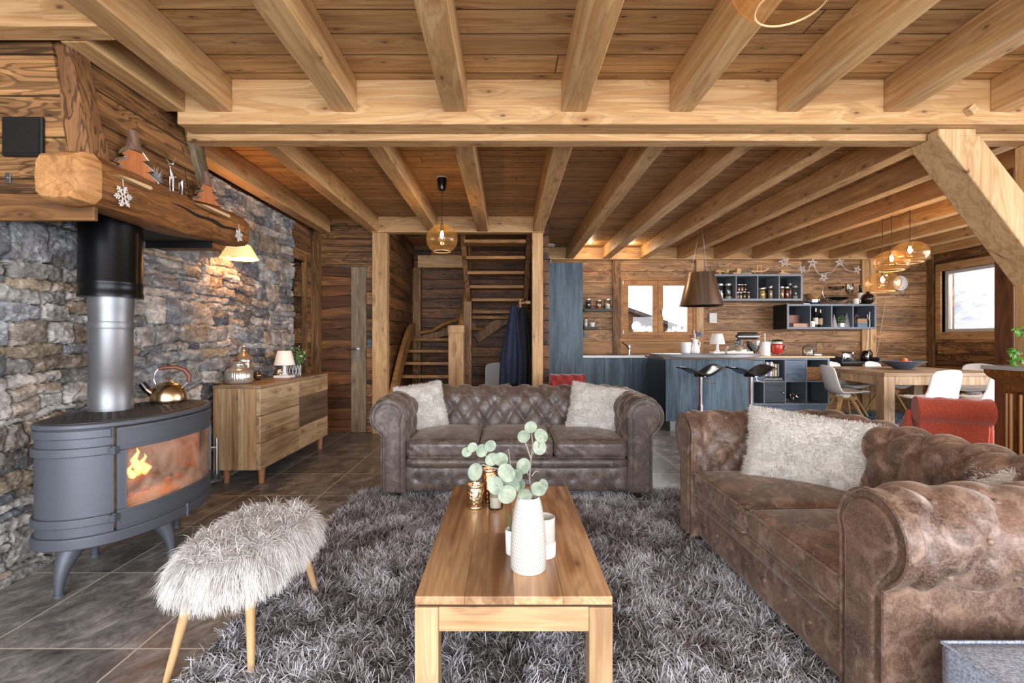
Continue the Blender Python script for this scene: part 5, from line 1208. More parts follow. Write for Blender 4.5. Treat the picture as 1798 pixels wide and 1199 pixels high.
G().sph((0,0,.03),.155,40,14,sz=.62,sy=.5,a0=0).build('glass_dome',M['jar'],t,smooth=True); G().sph((0,0,.148),.02,14,8).cyl((0,0,.125),(0,0,.14),.009).build('dome_knob',M['jar'],t,smooth=True); tag(G().sph((X(1294,YI)+.03,YI,IZ+.066),.05,20,12,sz=.7).build('cheese_round',plain('cheese','c9b59a',.6),None,smooth=True),'round cheese under the long glass dome','cheese')
YM=6.85
t=thing('stand_mixer','dark grey stand mixer with steel bowl behind the glass dome','mixer',(X(1311,YM),YM,.962)); DK=plain('mixer_dark','3b3a37',.3,.2)
G().cushion((-.03,0,.015),.30,.18,.03,n=8,edge=.3).build('mixer_base',DK,t,smooth=True,ang=60); G().cushion((-.11,0,.13),.09,.10,.24,n=8,edge=.3).build('mixer_column',DK,t,smooth=True,ang=60); G().cushion((.005,0,.28),.32,.12,.11,n=14,edge=.48).build('mixer_head',DK,t,smooth=True,ang=80); G().box(-.15,.15,-.063,.063,.262,.272).build('chrome_band',M['chrome'],t,bevel=.002); G().lathe([(.001,.02),(.05,.02),(.04,.035),(.075,.08),(.10,.15),(.105,.21),(.102,.21),(.07,.08),(.001,.05)],(.10,0,0),36,False).build('steel_bowl',M['chrome'],t,smooth=True,ang=60); G().cyl((.165,0,.28),(.185,0,.28),.02).build('attachment_knob',M['chrome'],t,smooth=True,ang=40)
YM=7.05
t=thing('paper_towel_holder','white kitchen paper roll standing on its holder','paper towel',(X(1343,YM),YM,.951)); G().cyl((0,0,0),(0,0,.008),.085,seg=32).cyl((0,0,.008),(0,0,.33),.008).build('holder_rod',M['white'],t,smooth=True,ang=40); G().lathe([(.02,.01),(.068,.01),(.07,.014),(.07,.20),(.068,.204),(.02,.204)],(0,0,0),40,False).build('paper_roll',plain('paper_white','f6f4f0',.8),t,smooth=True,ang=50)
t=thing('citrus_juicer','red citrus juicer with black lid on small metal feet','juicer',(X(1364,YM),YM,.951)); RD=plain('juicer_red','b5382b',.25)
G().lathe([(.001,.028),(.045,.028),(.08,.06),(.095,.11),(.09,.16),(.075,.175)],(0,0,0),40,False).build('juicer_body',RD,t,smooth=True); G().lathe([(.075,.17),(.07,.20),(.04,.225),(.001,.23)],(0,0,0),32,False).build('juicer_cone',plain('juicer_glass','cfcac2',.2),t,smooth=True); G().lathe([(.085,.215),(.088,.226),(.06,.236),(.001,.238)],(.0,0,0),32,True).box(-.11,-.07,-.012,.012,.10,.235).build('juicer_lid',M['blackgl'],t,smooth=True,ang=40); G().prism([(.045,.095),(.09,.13),(.085,.16),(.06,.125)],'Y',-.094,-.07).build('black_spout',M['blackgl'],t)
for a in (.4,2.2,3.9,5.5): G().tube([(.035*math.cos(a),.035*math.sin(a),.035),(.075*math.cos(a),.075*math.sin(a),.005)],.007,8).build('foot',M['chrome'],t,smooth=True)
t=thing('glass_jar','lidded glass jar of white sweets on the light worktop','jar',(X(1419,YM),YM,.951)); G().lathe([(.001,0),(.07,0),(.075,.008),(.075,.11),(.055,.13)],(0,0,0),36,False).build('jar_glass',M['jar'],t,smooth=True,ang=60); G().lathe([(.06,.13),(.058,.14),(.02,.155),(.008,.16),(.014,.175),(.001,.185)],(0,0,0),30,False).build('jar_lid',M['jar'],t,smooth=True,ang=60)
g=G(); rr=random.Random(3)
for k in range(34): a=rr.uniform(0,6.28);q=rr.uniform(0,.055); g.sph((q*math.cos(a),q*math.sin(a),.016+rr.uniform(0,.03)),.012,8,5)
o=g.build('sweets',plain('sweets_white','eee6da',.6),t,smooth=True); o['kind']='stuff'
g=G()
for k in range(16): g.sph((X(1402,YM)+rr.uniform(-.06,.05),YM+rr.uniform(-.03,.03),.951+.011+rr.uniform(0,.012)),rr.uniform(.008,.012),7,5)
o=g.build('walnuts',plain('nut_brown','8b6a5e',.6,var=.4,bs=50),None,smooth=True); tag(o,'loose heap of small dried nuts beside the jar of sweets','nuts',kind='stuff')
tag(G().box(X(1431,7.1),X(1443,7.1),7.1,7.15,.951,.975).build('glass_dish',M['jar'],None,bevel=.003),'small clear glass dish at the end of the light worktop','dish')
# small wall ledge with toaster and kettle
YT=7.75
t=thing('wall_ledge','low dark wall shelf with raised ends holding toaster and kettle','shelf',(X(1512,YT),7.92,.80)); w=(X(1546,YT)-X(1479,YT))/2; G().box(-w,w,-.17,.17,0,.03).build('shelf_board',plain('ledge_dark','3a4350',.5),t,bevel=.002); 
for s in (1,-1): G().box(min(s*w,s*(w-.015)),max(s*w,s*(w-.015)),-.17,.17,.03,.10).build('raised_end',plain('ledge_end','3a4350',.5),t)
t=thing('toaster','chrome toaster with black dial on the low wall shelf','toaster',(X(1495,YT),7.88,.8305)); G().cushion((0,0,.085),.22,.16,.16,n=10,edge=.3).build('toaster_body',M['chrome'],t,smooth=True,ang=60); G().cyl((-.02,-.082,.045),(-.02,-.10,.045),.022,seg=18).build('dial',M['black'],t,smooth=True,ang=40); G().box(-.08,.08,-.03,-.012,.163,.168).box(-.08,.08,.012,.03,.163,.168).build('slots',M['black'],t)
t=thing('electric_kettle','black and steel electric kettle on the low wall shelf','kettle',(X(1531,YT),7.88,.8305)); G().lathe([(.001,0),(.068,0),(.075,.01),(.074,.08),(.055,.15),(.035,.175),(.001,.18)],(0,0,0),36,False).build('kettle_body',M['blackgl'],t,smooth=True,ang=60); G().tube([(.03,0,.17),(.07,0,.19),(.105,0,.13),(.095,0,.05)],.011,8).build('kettle_handle',M['black'],t,smooth=True); G().sph((-.02,-.055,.08),.035,16,10,sz=1.6).build('steel_window',M['chrome'],t,smooth=True)
tag(G().tube([(X(1524,8.05),8.05,Z(578,8.05)),(X(1523,8.05),8.04,Z(600,8.05)),(X(1520,8.05),8.03,Z(615,8.05))],.004,6).build('power_cable',M['white'],None),'white cable dropping below the lower shelf unit','cable')
tag(G().tube([(X(1556,8.03),8.04,Z(520,8.03)),(X(1553,8.03),8.04,Z(545,8.03)),(X(1548,8.03),8.04,Z(575,8.03)),(X(1545,8.03),8.04,Z(595,8.03)),(X(1540,8.03),8.04,Z(622,8.03))],.005,6).build('twisted_cord',plain('pale_cord','c9a98a',.6),None),'pale twisted cord hanging down the wall under the clock','cord')
# wall shelves left of window
for a,b,y0,y1,lab in ((1026,1076,542,546.5,'upper small dark wall shelf left of the kitchen window'),(1026,1052,573.5,577.5,'lower short dark wall shelf left of the kitchen window')):
    tag(PB(G(),a,b,y0,y1,7.93,8.095).build('small_shelf',plain('dark_shelf','3d3a38',.5),None,bevel=.002),lab,'shelf')
def jar(label,px,Y,zb,r,h,fill,ff,lid='c9c6c0',name='storage_jar',group=None,x=None):
    t=thing(name,label,'jar',(x if x is not None else X(px,Y),Y,zb),group=group)
    G().lathe([(r*.9,0),(r,.004),(r,h*.86),(r*.85,h*.9)],(0,0,0),20,True).build('jar_glass',M['jar'],t,smooth=True,ang=60)
    if ff: G().cyl((0,0,.003),(0,0,h*.86*ff),r*.93,seg=18).build('contents',plain('fill_'+fill,fill,.8,bump=.5,bs=150,var=.3),t,smooth=True,ang=50)
    G().cyl((0,0,h*.88),(0,0,h),r*.98,seg=20).build('jar_lid',plain('lid_'+lid,lid,.3,.6),t,smooth=True,ang=50); return t
zs_=Z(542,7.93)+.0005
jar('glass jar of dark spices on the upper small shelf',1033,8.02,zs_,.045,.17,'3a2a1c',.85); jar('round glass jar of orange tea lights on the upper small shelf',1051.5,8.02,zs_,.042,.15,'c77c3a',.4); jar('glass jar of pale beans on the upper small shelf',1066.5,8.02,zs_,.048,.17,'e5dccb',.55)
zs_=Z(573.5,7.93)+.0005
jar('small white jar on the lower short shelf beside the tall cupboard',1028.5,8.02,zs_,.03,.12,'efece6',.95)
t=thing('succulent_pot','spiky succulent in a small white pot on the lower short shelf','plant',(X(1040,8.02),8.02,zs_)); G().lathe([(.001,0),(.036,0),(.045,.07),(.042,.07),(.001,.06)],(0,0,0),20,False).build('pot',CER,t,smooth=True,ang=50)
g=G()
for k in range(16): a=2*PI*k/16; e=.5+.35*(k%3); g.tube([(0,0,.06),(.05*math.cos(a)*math.cos(e),.05*math.sin(a)*math.cos(e),.06+.06*math.sin(e))],[.008,.001],5)
g.build('succulent_leaves',plain('succulent','7f9468',.5),t,smooth=True)
tag(PB(G(),1246,1259,549.5,567,8.06,8.095).build('wall_plate',plain('paper_plate','d9d4d0',.5,var=.15,bs=30),None,bevel=.002),'white square plate with faint marks on the wall above the bar lamp','wall plate')
for a,b,y0,y1,YW,lab in ((1224,1232,582,591,8.05,'blue electrical outlet on the post right of the kitchen window'),(1025.5,1029.5,584,592,8.08,'blue outlet beside the tall cupboard'),(645.5,651.5,597,609,6.13,'dark blue light switch on the hall wall beside the door')):
    o=thing('wall_outlet',lab,'outlet',(X((a+b)/2,YW),YW,Z(y1,YW))); w=(X(b,YW)-X(a,YW))/2; h=Z(y0,YW)-Z(y1,YW); G().box(-w,w,0,.014,0,h).build('outlet_plate',plain('outlet_blue','4a6488',.4),o,bevel=.002); G().cyl((0,-.002,h/2),(0,.002,h/2),min(w,h/2)*.6,seg=16).build('socket',plain('outlet_dark','263449',.4),o)
# ---- upper shelf units
Y1_=7.70
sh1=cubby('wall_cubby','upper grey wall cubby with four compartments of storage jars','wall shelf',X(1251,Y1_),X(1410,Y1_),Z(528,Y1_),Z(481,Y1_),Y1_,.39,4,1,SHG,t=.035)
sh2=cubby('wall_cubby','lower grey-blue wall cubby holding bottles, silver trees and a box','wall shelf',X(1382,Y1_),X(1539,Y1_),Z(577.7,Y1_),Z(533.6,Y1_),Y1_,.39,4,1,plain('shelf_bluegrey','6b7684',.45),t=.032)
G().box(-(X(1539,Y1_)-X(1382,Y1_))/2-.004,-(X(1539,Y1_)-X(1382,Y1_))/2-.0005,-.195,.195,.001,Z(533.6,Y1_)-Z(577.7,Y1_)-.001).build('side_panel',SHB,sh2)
zb=Z(528,Y1_)+.0355; YJ=7.83
def zx(z): return 1250+z/10.576
J=[(140,.055,.235,'e9e2d5',.42,'first'),(305,.055,.235,'efe9dd',.2,'second')]
jar('tall glass jar half filled with flour in the leftmost compartment',zx(150),YJ,zb,.05,.25,'ede6d9',.45); jar('tall glass jar with a little sugar in the leftmost compartment',zx(305),YJ,zb,.056,.25,'f2ede2',.2)
for i,(z,h,f,l) in enumerate(((472,.115,'8b4a2b','reddish spice'),(530,.11,'b99a62','pale green spice'),(600,.125,'6b4a33','dark brown spice'),(680,.115,'b07a4a','light brown spice'))):
    jar('small low jar of %s in the second compartment, bottom row'%l,zx(z),YJ,zb,.026,h,f,.75,group='spice jars')
for i,(z,f,l) in enumerate(((495,'9a4a35','paprika'),(556,'a58b5a','dried herbs'),(620,'7d2f2a','dark red spice'))):
    jar('small jar of %s on the raised rack in the second compartment'%l,zx(z),YJ+.08,zb+.127,.028,.125,f,.75,group='spice jars')
tag(G().box(zx(460) and X(zx(455),YJ+.08),X(zx(665),YJ+.08),YJ+.04,YJ+.12,zb+.118,zb+.126).box(X(zx(455),YJ+.08),X(zx(455),YJ+.08)+.008,YJ+.04,YJ+.12,zb,zb+.118).box(X(zx(665),YJ+.08)-.008,X(zx(665),YJ+.08),YJ+.04,YJ+.12,zb,zb+.118).build('spice_rack',plain('rack_clear','b5b0a8',.3),None),'small spice rack riser in the second compartment','rack')
jar('glass jar of golden pasta in the third compartment',zx(925),YJ,zb,.052,.18,'c9a25a',.9); jar('slim glass jar of nuts behind the golden pasta jar',zx(985),YJ+.09,zb,.03,.20,'a58a66',.6); jar('tall glass jar of mixed muesli in the third compartment',zx(1085),YJ-.02,zb,.036,.205,'b9a27d',.8); jar('tallest grey-lidded jar in the third compartment',zx(1130),YJ+.08,zb,.040,.23,'a39b8c',.6)
jar('glass jar of brown lentils in the rightmost compartment',zx(1295),YJ,zb,.036,.205,'b08652',.92); jar('glass jar of red beans in the rightmost compartment',zx(1390),YJ+.03,zb,.036,.205,'8e3b2b',.85); jar('tall slender jar of grains in the rightmost compartment',zx(1455),YJ+.11,zb,.033,.27,'b79a6b',.8); jar('glass jar a third full of rice in the rightmost compartment',zx(1552),YJ,zb,.050,.215,'e7dcc6',.3)
# wooden toys on top
zt=Z(481,Y1_)+.001; TY=plain('toy_wood','d7ab70',.5,var=.12,bs=20); YTt=7.86
def W3(z,y): return (X(zx(z),YTt),YTt,Z(440+y/10.576,YTt))
t=thing('toy_airplane','light wooden toy airplane lying on the upper wall cubby','toy',(X(zx(160),YTt),YTt,zt)); G().tube([(-.085,0,.065),(-.05,0,.068),(.05,0,.05),(.13,0,.045)],[.018,.03,.022,.008],14).build('fuselage',TY,t,smooth=True); G().bar((.02,-.13,.035),(.02,.14,.035),.06,.01).build('wing',TY,t,bevel=.003); G().box(.10,.135,-.004,.004,.045,.09).bar((.11,-.05,.05),(.11,.05,.05),.03,.006).build('tail_fin',TY,t); G().cyl((-.03,-.05,.02),(-.03,-.035,.02),.02).cyl((-.03,.035,.02),(-.03,.05,.02),.02).cyl((.11,0,.0),(.11,0,.045),.006).build('wheels',TY,t,smooth=True,ang=40)
t=thing('toy_truck','light wooden toy truck with slatted trailer on the upper wall cubby','toy',(X(zx(560),YTt),YTt,zt)); G().box(-.10,-.03,-.035,.035,.02,.108).build('cab',TY,t,bevel=.004); G().box(-.10,.14,-.03,.03,.015,.028).build('chassis',TY,t)
g=G(); 
for k in range(6): g.box(-.02+.027*k,-.012+.027*k,-.033,.033,.028,.085-.004*k)
g.box(-.02,.14,-.033,.033,.028,.04).build('slatted_trailer',plain('toy_grey','9d9a8c',.6),t)
for k,x in enumerate((-.08,.0,.04,.115)): G().cyl((x,-.04,.016),(x,.04,.016),.016,seg=16).build('wheel',TY,t,smooth=True,ang=40)
t=thing('toy_car','tiny wooden toy car in front of the toy truck','toy',(X(zx(395),YTt),YTt-.07,zt)); G().cushion((0,0,.022),.08,.035,.026,n=6,edge=.3).build('car_body',plain('toy_pinkish','c9a08c',.6),t,smooth=True); 
for x in (-.022,.022): G().cyl((x,-.02,.010),(x,.02,.010),.010,seg=12).build('wheel',TY,t,smooth=True,ang=40)
t=thing('toy_biplane','wooden toy swing plane with upturned wing on the upper wall cubby','toy',(X(zx(870),YTt),YTt,zt)); G().box(-.11,.11,-.03,.03,0,.010).build('stand_base',TY,t,bevel=.002)
G().cyl((-.06,0,.01),(-.06,0,.06),.006).cyl((.045,0,.01),(.045,0,.06),.006).build('stand_pole',TY,t,smooth=True)
g=G(); pts=[(-.125+.028*i,0,.062+.05*max(0,(i-6)/4)**2) for i in range(11)]
for i in range(10): g.bar(pts[i],pts[i+1],.03,.022)
g.build('curved_wing',TY,t); G().box(-.04,.04,-.012,.012,.06,.075).box(-.04,-.028,-.012,.012,.075,.145).box(.028,.04,-.012,.012,.075,.145).box(-.04,.04,-.012,.012,.145,.155).build('open_frame',TY,t)
t=thing('toy_tank','wooden toy on a dark strip at the right end of the upper wall cubby','toy',(X(zx(1330),YTt),YTt,zt)); G().prism([(-.09,.018),(.11,.018),(.09,.032),(.0,.05),(-.02,.085),(-.055,.085),(-.04,.05),(-.09,.03)],'Y',-.02,.02).build('toy_body',TY,t,bevel=.003)
for x in (-.02,.01,.04,.07): G().cyl((x,-.025,.012),(x,.025,.012),.012,seg=12).build('wheel',TY,t,smooth=True,ang=40)
tag(G().box(X(zx(1050),7.8),X(zx(1240),7.8),7.76,7.80,zt,zt+.014).build('dark_plank',plain('dark_driftwood','4b3a2e',.7),None,bevel=.003),'thin dark wooden strip lying left of the toy on the upper wall cubby','wood strip')
# on the lower cubby
def zx2(z): return 1370+z/9.989
def zy2(z): return 500+z/9.99
z2=Z(577.7,Y1_)+.0325; z2t=Z(533.6,Y1_)+.001
t=thing('wooden_box','open reddish wooden box in the leftmost compartment of the lower cubby','box',(X(zx2(330),7.83),7.83,z2)); G().box(-.145,.145,-.09,.09,0,.06).build('box_tray',plain('pinkish_wood','c69a80',.6,var=.2,bs=25),t,bevel=.003); G().box(-.155,.05,.07,.09,.06,.205).box(-.145,.04,.06,.07,.07,.195).build('box_lid',plain('mahogany','84492c',.45,var=.25,bs=12),t,bevel=.002)
def bottle(label,x,Y,z,r,h,glass_,lab,cap,lf=(.15,.5),cat='bottle'):
    t=thing('bottle',label,cat,(x,Y,z)); G().lathe([(.001,0),(r*.95,0),(r,.006),(r,h*.52),(r*.75,h*.62),(r*.34,h*.70),(r*.30,h*.97),(r*.001,h*.97)],(0,0,0),24,False).build('bottle_glass',glass_,t,smooth=True,ang=60)
    G().lathe([(r+.0008,h*lf[0]),(r+.001,h*lf[1])],(0,0,0),24,False).build('bottle_label',lab,t,smooth=True); G().cyl((0,0,h*.82),(0,0,h),r*.37,seg=14).build('bottle_cap',cap,t,smooth=True,ang=50); return t
LBc=plain('label_cream','e3dbc9',.6); LBt=plain('label_tan','b59a7a',.6); DG=plain('dark_bottle_glass','101310',.1); 
bottle('dark bottle with white label and silver neck in the second compartment of the lower cubby',X(zx2(620),7.83),7.83,z2,.036,.31,DG,LBc,M['steel']); bottle('dark bottle with tan neck and tan label in the second compartment of the lower cubby',X(zx2(710),7.83),7.84,z2,.035,.29,DG,LBt,plain('gold_foil','c09a6a',.3,.8)); 
t=thing('glass_flask','small square clear bottle with black and white label in the second compartment','bottle',(X(zx2(563),7.80),7.79,z2)); G().box(-.03,.03,-.02,.02,0,.10).build('flask_glass',M['jar'],t,bevel=.006); G().box(-.024,.024,-.0225,-.0205,.015,.06).build('flask_label',LBc,t)
tag(G().lathe([(.001,0),(.03,0),(.04,.03),(.036,.09),(.001,.09)],(X(zx2(855),7.9),7.92,z2),20,False).build('dark_cup',plain('grey_violet','4a4450',.5),None,smooth=True,ang=50),'dim grey cup at the back of the second compartment','cup')
def cone_tree(label,z,Y,h,r):
    m=NT('glitter_%d'%int(z)); vo=m.n('TexVoronoi'); m.set(vo.inputs[0],m.vec((1,1,1))); vo.inputs['Scale'].default_value=90; m.P(Base_Color=m.mix(vo.outputs[0],srgb('f4f1f4'),srgb('a7a2ac')),Roughness=.3,Metallic=.4); m.bump(vo.outputs[0],1,.01)
    g=G(); pr=[]; n=7
    for k in range(n): a=1-k/n; pr+= [(r*a,h*k/n),(r*(a-.5/n)*.86,h*(k+.9)/n)]
    tag(g.lathe([(.001,0)]+pr+[(.001,h)],(X(zx2(z),Y),Y,z2),18,False).build('silver_tree',m.m,None,smooth=True,ang=30),label,'ornament')
cone_tree('shorter silver cone tree left of the small plant',945,7.83,.215,.052); cone_tree('taller silver cone tree right of the small plant',1165,7.82,.235,.060)
t=thing('small_plant','small green plant in a square white pot between the silver trees','plant',(X(zx2(1045),7.83),7.80,z2)); G().prism([(-.034,-.034),(.034,-.034),(.034,.034),(-.034,.034)],'Z',0,.068).build('pot',CER,t,bevel=.004); foliage(t,(0,0,.125),110,.07,.014,LEAFG,seed=8,sq=.8); foliage(t,(0,0,.135),40,.072,.012,LEAFL,'pale_leaves',seed=9,sq=.8)
t=thing('storage_box','two-tone wood and blue box with figurine in the rightmost compartment','box',(X(zx2(1380),7.83),7.83,z2)); G().box(-.08,.08,-.08,.08,0,.07).build('box_bottom',plain('box_bluegrey','5d7484',.5),t); G().box(-.08,.08,-.08,.08,.07,.138).build('box_top',plain('box_tan','a5825a',.6,var=.2,bs=30),t,bevel=.002)
tag(G().tube([(X(zx2(1330),7.83)-.03,7.83,z2+.145),(X(zx2(1330),7.83),7.83,z2+.20),(X(zx2(1330),7.83)+.05,7.83,z2+.165)],[.012,.03,.008],8).build('bird_figurine',plain('bird_brown','6a4638',.6,var=.4,bs=60),None,smooth=True),'brown bird-like figurine on top of the two-tone box','figurine')
t=thing('slender_figurine','thin silver figurine standing at the right end of the lower cubby','figurine',(X(zx2(1565),7.8),7.80,z2)); G().tube([(0,0,0),(.005,0,.08),(-.004,0,.14),(.002,0,.25)],.007,8).tube([(-.004,0,.12),(-.03,0,.16),(-.035,0,.20)],.006,8).sph((-.035,0,.20),.014,10,7).build('figurine_body',M['steel'],t,smooth=True)
# on top of lower cubby
t=thing('raclette_warmer','wicker basket on a polished steel warmer on the lower cubby','warmer',(X(zx2(575),7.85),7.85,z2t)); G().cyl((0,0,0),(0,0,.014),.11,seg=32).build('warmer_base',M['black'],t,smooth=True,ang=40); G().lathe([(.095,.014),(.112,.03),(.112,.075),(.10,.085),(.001,.085)],(0,0,0),36,False).build('steel_body',M['chrome'],t,smooth=True,ang=40); G().cyl((.03,-.11,.04),(.03,-.125,.04),.016,seg=14).build('dial',M['black'],t,smooth=True)
tag(G().lathe([(.001,0),(.085,0),(.095,.02),(.118,.085),(.113,.085),(.09,.02),(.001,.01)],(X(zx2(575),7.85),7.85,z2t+.0865),32,False).build('wicker_bowl',wood('wicker_pale','d6ab6b','a5793f','5f3f1e',grain='X',plank='Z',pw=.012,plen=.04,rings=4,var=.3,knot=0,bump=.9,gap=.004),None,smooth=True,ang=50),'pale wicker bowl on the steel warmer','bowl')
t=thing('glass_stand','round clear glass two-tier stand with metal hoop on the lower cubby','stand',(X(zx2(985),7.85),7.85,z2t)); cz_=.215
pts=[]
for i in range(48):
    a=2*PI*i/48; q=.215*(1+.06*math.cos(2*a)); pts.append((q*math.cos(a)*1.0,0,cz_+q*math.sin(a)*.98))
G().tube(pts,.006,8,closed=True).build('hoop',plain('hoop_metal','d6c3ab',.2,.8),t,smooth=True)
G().lathe([(.001,.05),(.08,.055),(.15,.085),(.18,.115),(.175,.115),(.14,.09),(.001,.06)],(0,0,0),36,False).build('lower_dish',M['jar'],t,smooth=True); G().lathe([(.001,.23),(.06,.235),(.10,.26),(.125,.29),(.12,.29),(.001,.24)],(0,0,0),36,False).build('upper_dish',M['jar'],t,smooth=True)
t=thing('wine_glass','large clear wine glass on the lower cubby beside the hoop stand','wine glass',(X(zx2(1200),7.80),7.78,z2t)); G().lathe([(.04,0),(.035,.003),(.005,.008),(.004,.16),(.02,.175),(.055,.21),(.062,.26),(.05,.335),(.048,.335),(.06,.26),(.05,.21),(.001,.18)],(0,0,0),32,False).build('glass_bowl',M['jar'],t,smooth=True,ang=70)
t=thing('mug','cream patterned mug on the lower cubby','mug',(X(zx2(1305),7.8),7.78,z2t)); G().lathe([(.001,0),(.044,0),(.046,.088),(.043,.088),(.04,.01),(.001,.01)],(0,0,0),28,False).build('mug_body',plain('mug_cream','e6dfc9',.4,var=.35,bs=25),t,smooth=True,ang=50); G().tube([(.045,0,.07),(.078,0,.062),(.075,0,.03),(.045,0,.02)],.006,8).build('mug_handle',plain('mug_handle','e9e3d6',.4),t,smooth=True)
bottle('dark wine bottle with cream label on the lower cubby',X(zx2(1420),7.9),7.92,z2t,.052,.33,DG,LBc,DG,(.2,.6))
t=thing('round_vase','round dark translucent vase at the right end of the lower cubby','vase',(X(zx2(1550),7.82),7.84,z2t)); G().sph((0,0,.093),.095,32,18,sz=.98).build('vase_body',plain('smoked_glass','2b1c14',.08),t,smooth=True); G().lathe([(.025,.18),(.022,.20),(.03,.21)],(0,0,0),20,False).build('vase_neck',plain('smoked_neck','2b1c14',.08),t,smooth=True)
tag(G().box(X(zx2(370),7.8),X(zx2(480),7.8),7.74,7.80,z2t,z2t+.01).build('knife',plain('blade','8c8f96',.3,.8),None,bevel=.001) ,'flat dark utensil lying left of the steel warmer','utensil')
# stars
SW=plain('star_white','e2ddd6',.5)
def star(label,px,py,r,rot):
    g=G(); YY=8.0
    c=Vector((X(px,YY),YY,Z(py,YY))); o=[]
    for k in range(5):
        a=rot+PI/2+2*PI*k/5; o.append(c+Vector((math.cos(a)*r,0,math.sin(a)*r)))
    for k in range(5): g.tube([o[k],o[(k+2)%5]],r*.06,6)
    for k in range(5):
        a=rot+PI/2+2*PI*k/5+PI/5; i_=c+Vector((math.cos(a)*r*.42,-.01,math.sin(a)*r*.42)); g.tube([o[k],i_,o[(k+1)%5]],r*.07,6)
    return tag(g.build('string_star',SW,None,smooth=True),label,'ornament','stars of the light string')
def z8(x,y): return 1240+x/5.2125,430+y/5.2125
ST=[((710,157),.085,.2,'first star from the left, touching the pine header'),((876,222),.062,.5,'second star from the left, hanging lower'),((972,167),.08,-.1,'third star from the left, just under the pine header'),((1075,297),.07,.7,'lowest star, beside the glass hoop stand'),((1220,160),.07,.1,'star near the header above the wine glass'),((1382,228),.065,-.3,'rightmost star beside the pine corner post')]
for (q,r,ro,l) in ST: star('white wire %s'%l,*z8(*q),r,ro)
pts=[(735,170),(800,195),(860,215),(905,250),(940,235),(950,190),(975,170),(1000,220),(1030,265),(1070,290),(1055,265),(1110,255),(1160,245),(1195,180),(1215,165),(1250,195),(1290,235),(1340,245),(1380,232)]
tag(G().tube([(X(z8(*p)[0],8.05),8.05,Z(z8(*p)[1],8.05)) for p in pts],.004,6).build('star_string',SW,None,smooth=True),'pale string linking the white stars on the kitchen wall','string lights')
# clock
ck=thing('wall_clock','round steel wall clock with white face on the dining corner wall','clock',(X(1587.5,7.9),7.98,Z(496,7.9)))
G().lathe([(.128,-.11),(.132,-.10),(.132,.0),(.126,.012),(.118,.012),(.115,.004)],(0,0,0),48,True).xf(Matrix.Rotation(PI/2,4,'X')).build('clock_case',M['steel'],ck,smooth=True,ang=40)
G().cyl((0,-.0045,0),(0,0.0,0),.116,seg=48).build('clock_face',plain('clock_face','e9e1dc',.5),ck)
HC=plain('clock_black','1b1613',.5)
for a,l,w in ((math.radians(90+27),.055,.006),(math.radians(90-25),.09,.004)): G().bar((-.015*math.cos(a),-.007,-.015*math.sin(a)),(l*math.cos(a),-.007,l*math.sin(a)),.003,w,up=(0,1,0)).build('clock_hand',HC,ck)
for k in range(1,13):
    cu_=bpy.data.curves.new('numeral','FONT'); cu_.body=str(k); cu_.size=.034; cu_.align_x='CENTER'; cu_.align_y='CENTER'; cu_.extrude=.0005; cu_.materials.append(HC)
    o=bpy.data.objects.new('numeral_curve',cu_); me=bpy.data.meshes.new_from_object(o); bpy.data.objects.remove(o); o=bpy.data.objects.new('numeral',me); COL.objects.link(o); o.parent=ck
    a=PI/2-2*PI*k/12; o.location=(.095*math.cos(a),-.0055,.095*math.sin(a)); o.rotation_euler=(PI/2,0,0)
# ---------------- bar stools
def barstool(label,x,y,rz):
    t=thing('bar_stool',label,'stool',(x,y,0),rz,group=None)
    def seat(u,v):
        a=u*2-1;b=v*2-1; xx=a*.235; yy=b*.185
        z=.79+.036*(1-math.cos(PI*min(1,abs(a)*1.08)))*(1.15 if a>0 else .95)-.012*(1-abs(a))*(b*b)+(.0 if a<0 else .018*a*b)
        return (xx,yy*(1-.25*abs(a)**3),z)
    G().grid(seat,30,14).build('seat',plain('glossy_black_seat','0a0b0d',.28),t,smooth=True,ang=90,solid=.02)
    G().cyl((0,0,.755),(0,0,.79),.085,.07,seg=24).cyl((0,0,.38),(0,0,.76),.022,seg=20).build('gas_lift',M['chrome'],t,smooth=True,ang=40); G().cyl((0,0,.02),(0,0,.42),.030,seg=24).build('column',M['chrome'],t,smooth=True,ang=40)
    G().lathe([(.205,0),(.205,.006),(.16,.018),(.06,.03),(.032,.045),(.001,.045)],(0,0,0),40,True).build('base_disc',M['chrome'],t,smooth=True,ang=40)
    pts=[(.12*math.cos(a)-.05,.09*math.sin(a)-.02,.335) for a in [2*PI*i/30 for i in range(30)]]
    G().tube(pts,.010,8,closed=True).cyl((0,0,.315),(0,0,.355),.034,seg=20).build('footrest_ring',M['chrome'],t,smooth=True,ang=50)
    G().tube([(0.02,-.02,.765),(.05,-.03,.745),(.055,-.03,.71),(.16,-.05,.675)],.005,6).build('height_lever',M['chrome'],t,smooth=True)
    return t
b1=barstool('glossy black bar stool on chrome column, left of the two at the island',X(1230,5.62),5.62,0)
b2=barstool('glossy black bar stool on chrome column, right of the two at the island',X(1318,5.62),5.62,0)
b2.rotation_euler.z=PI*.0; b2.scale=(1,1,1)
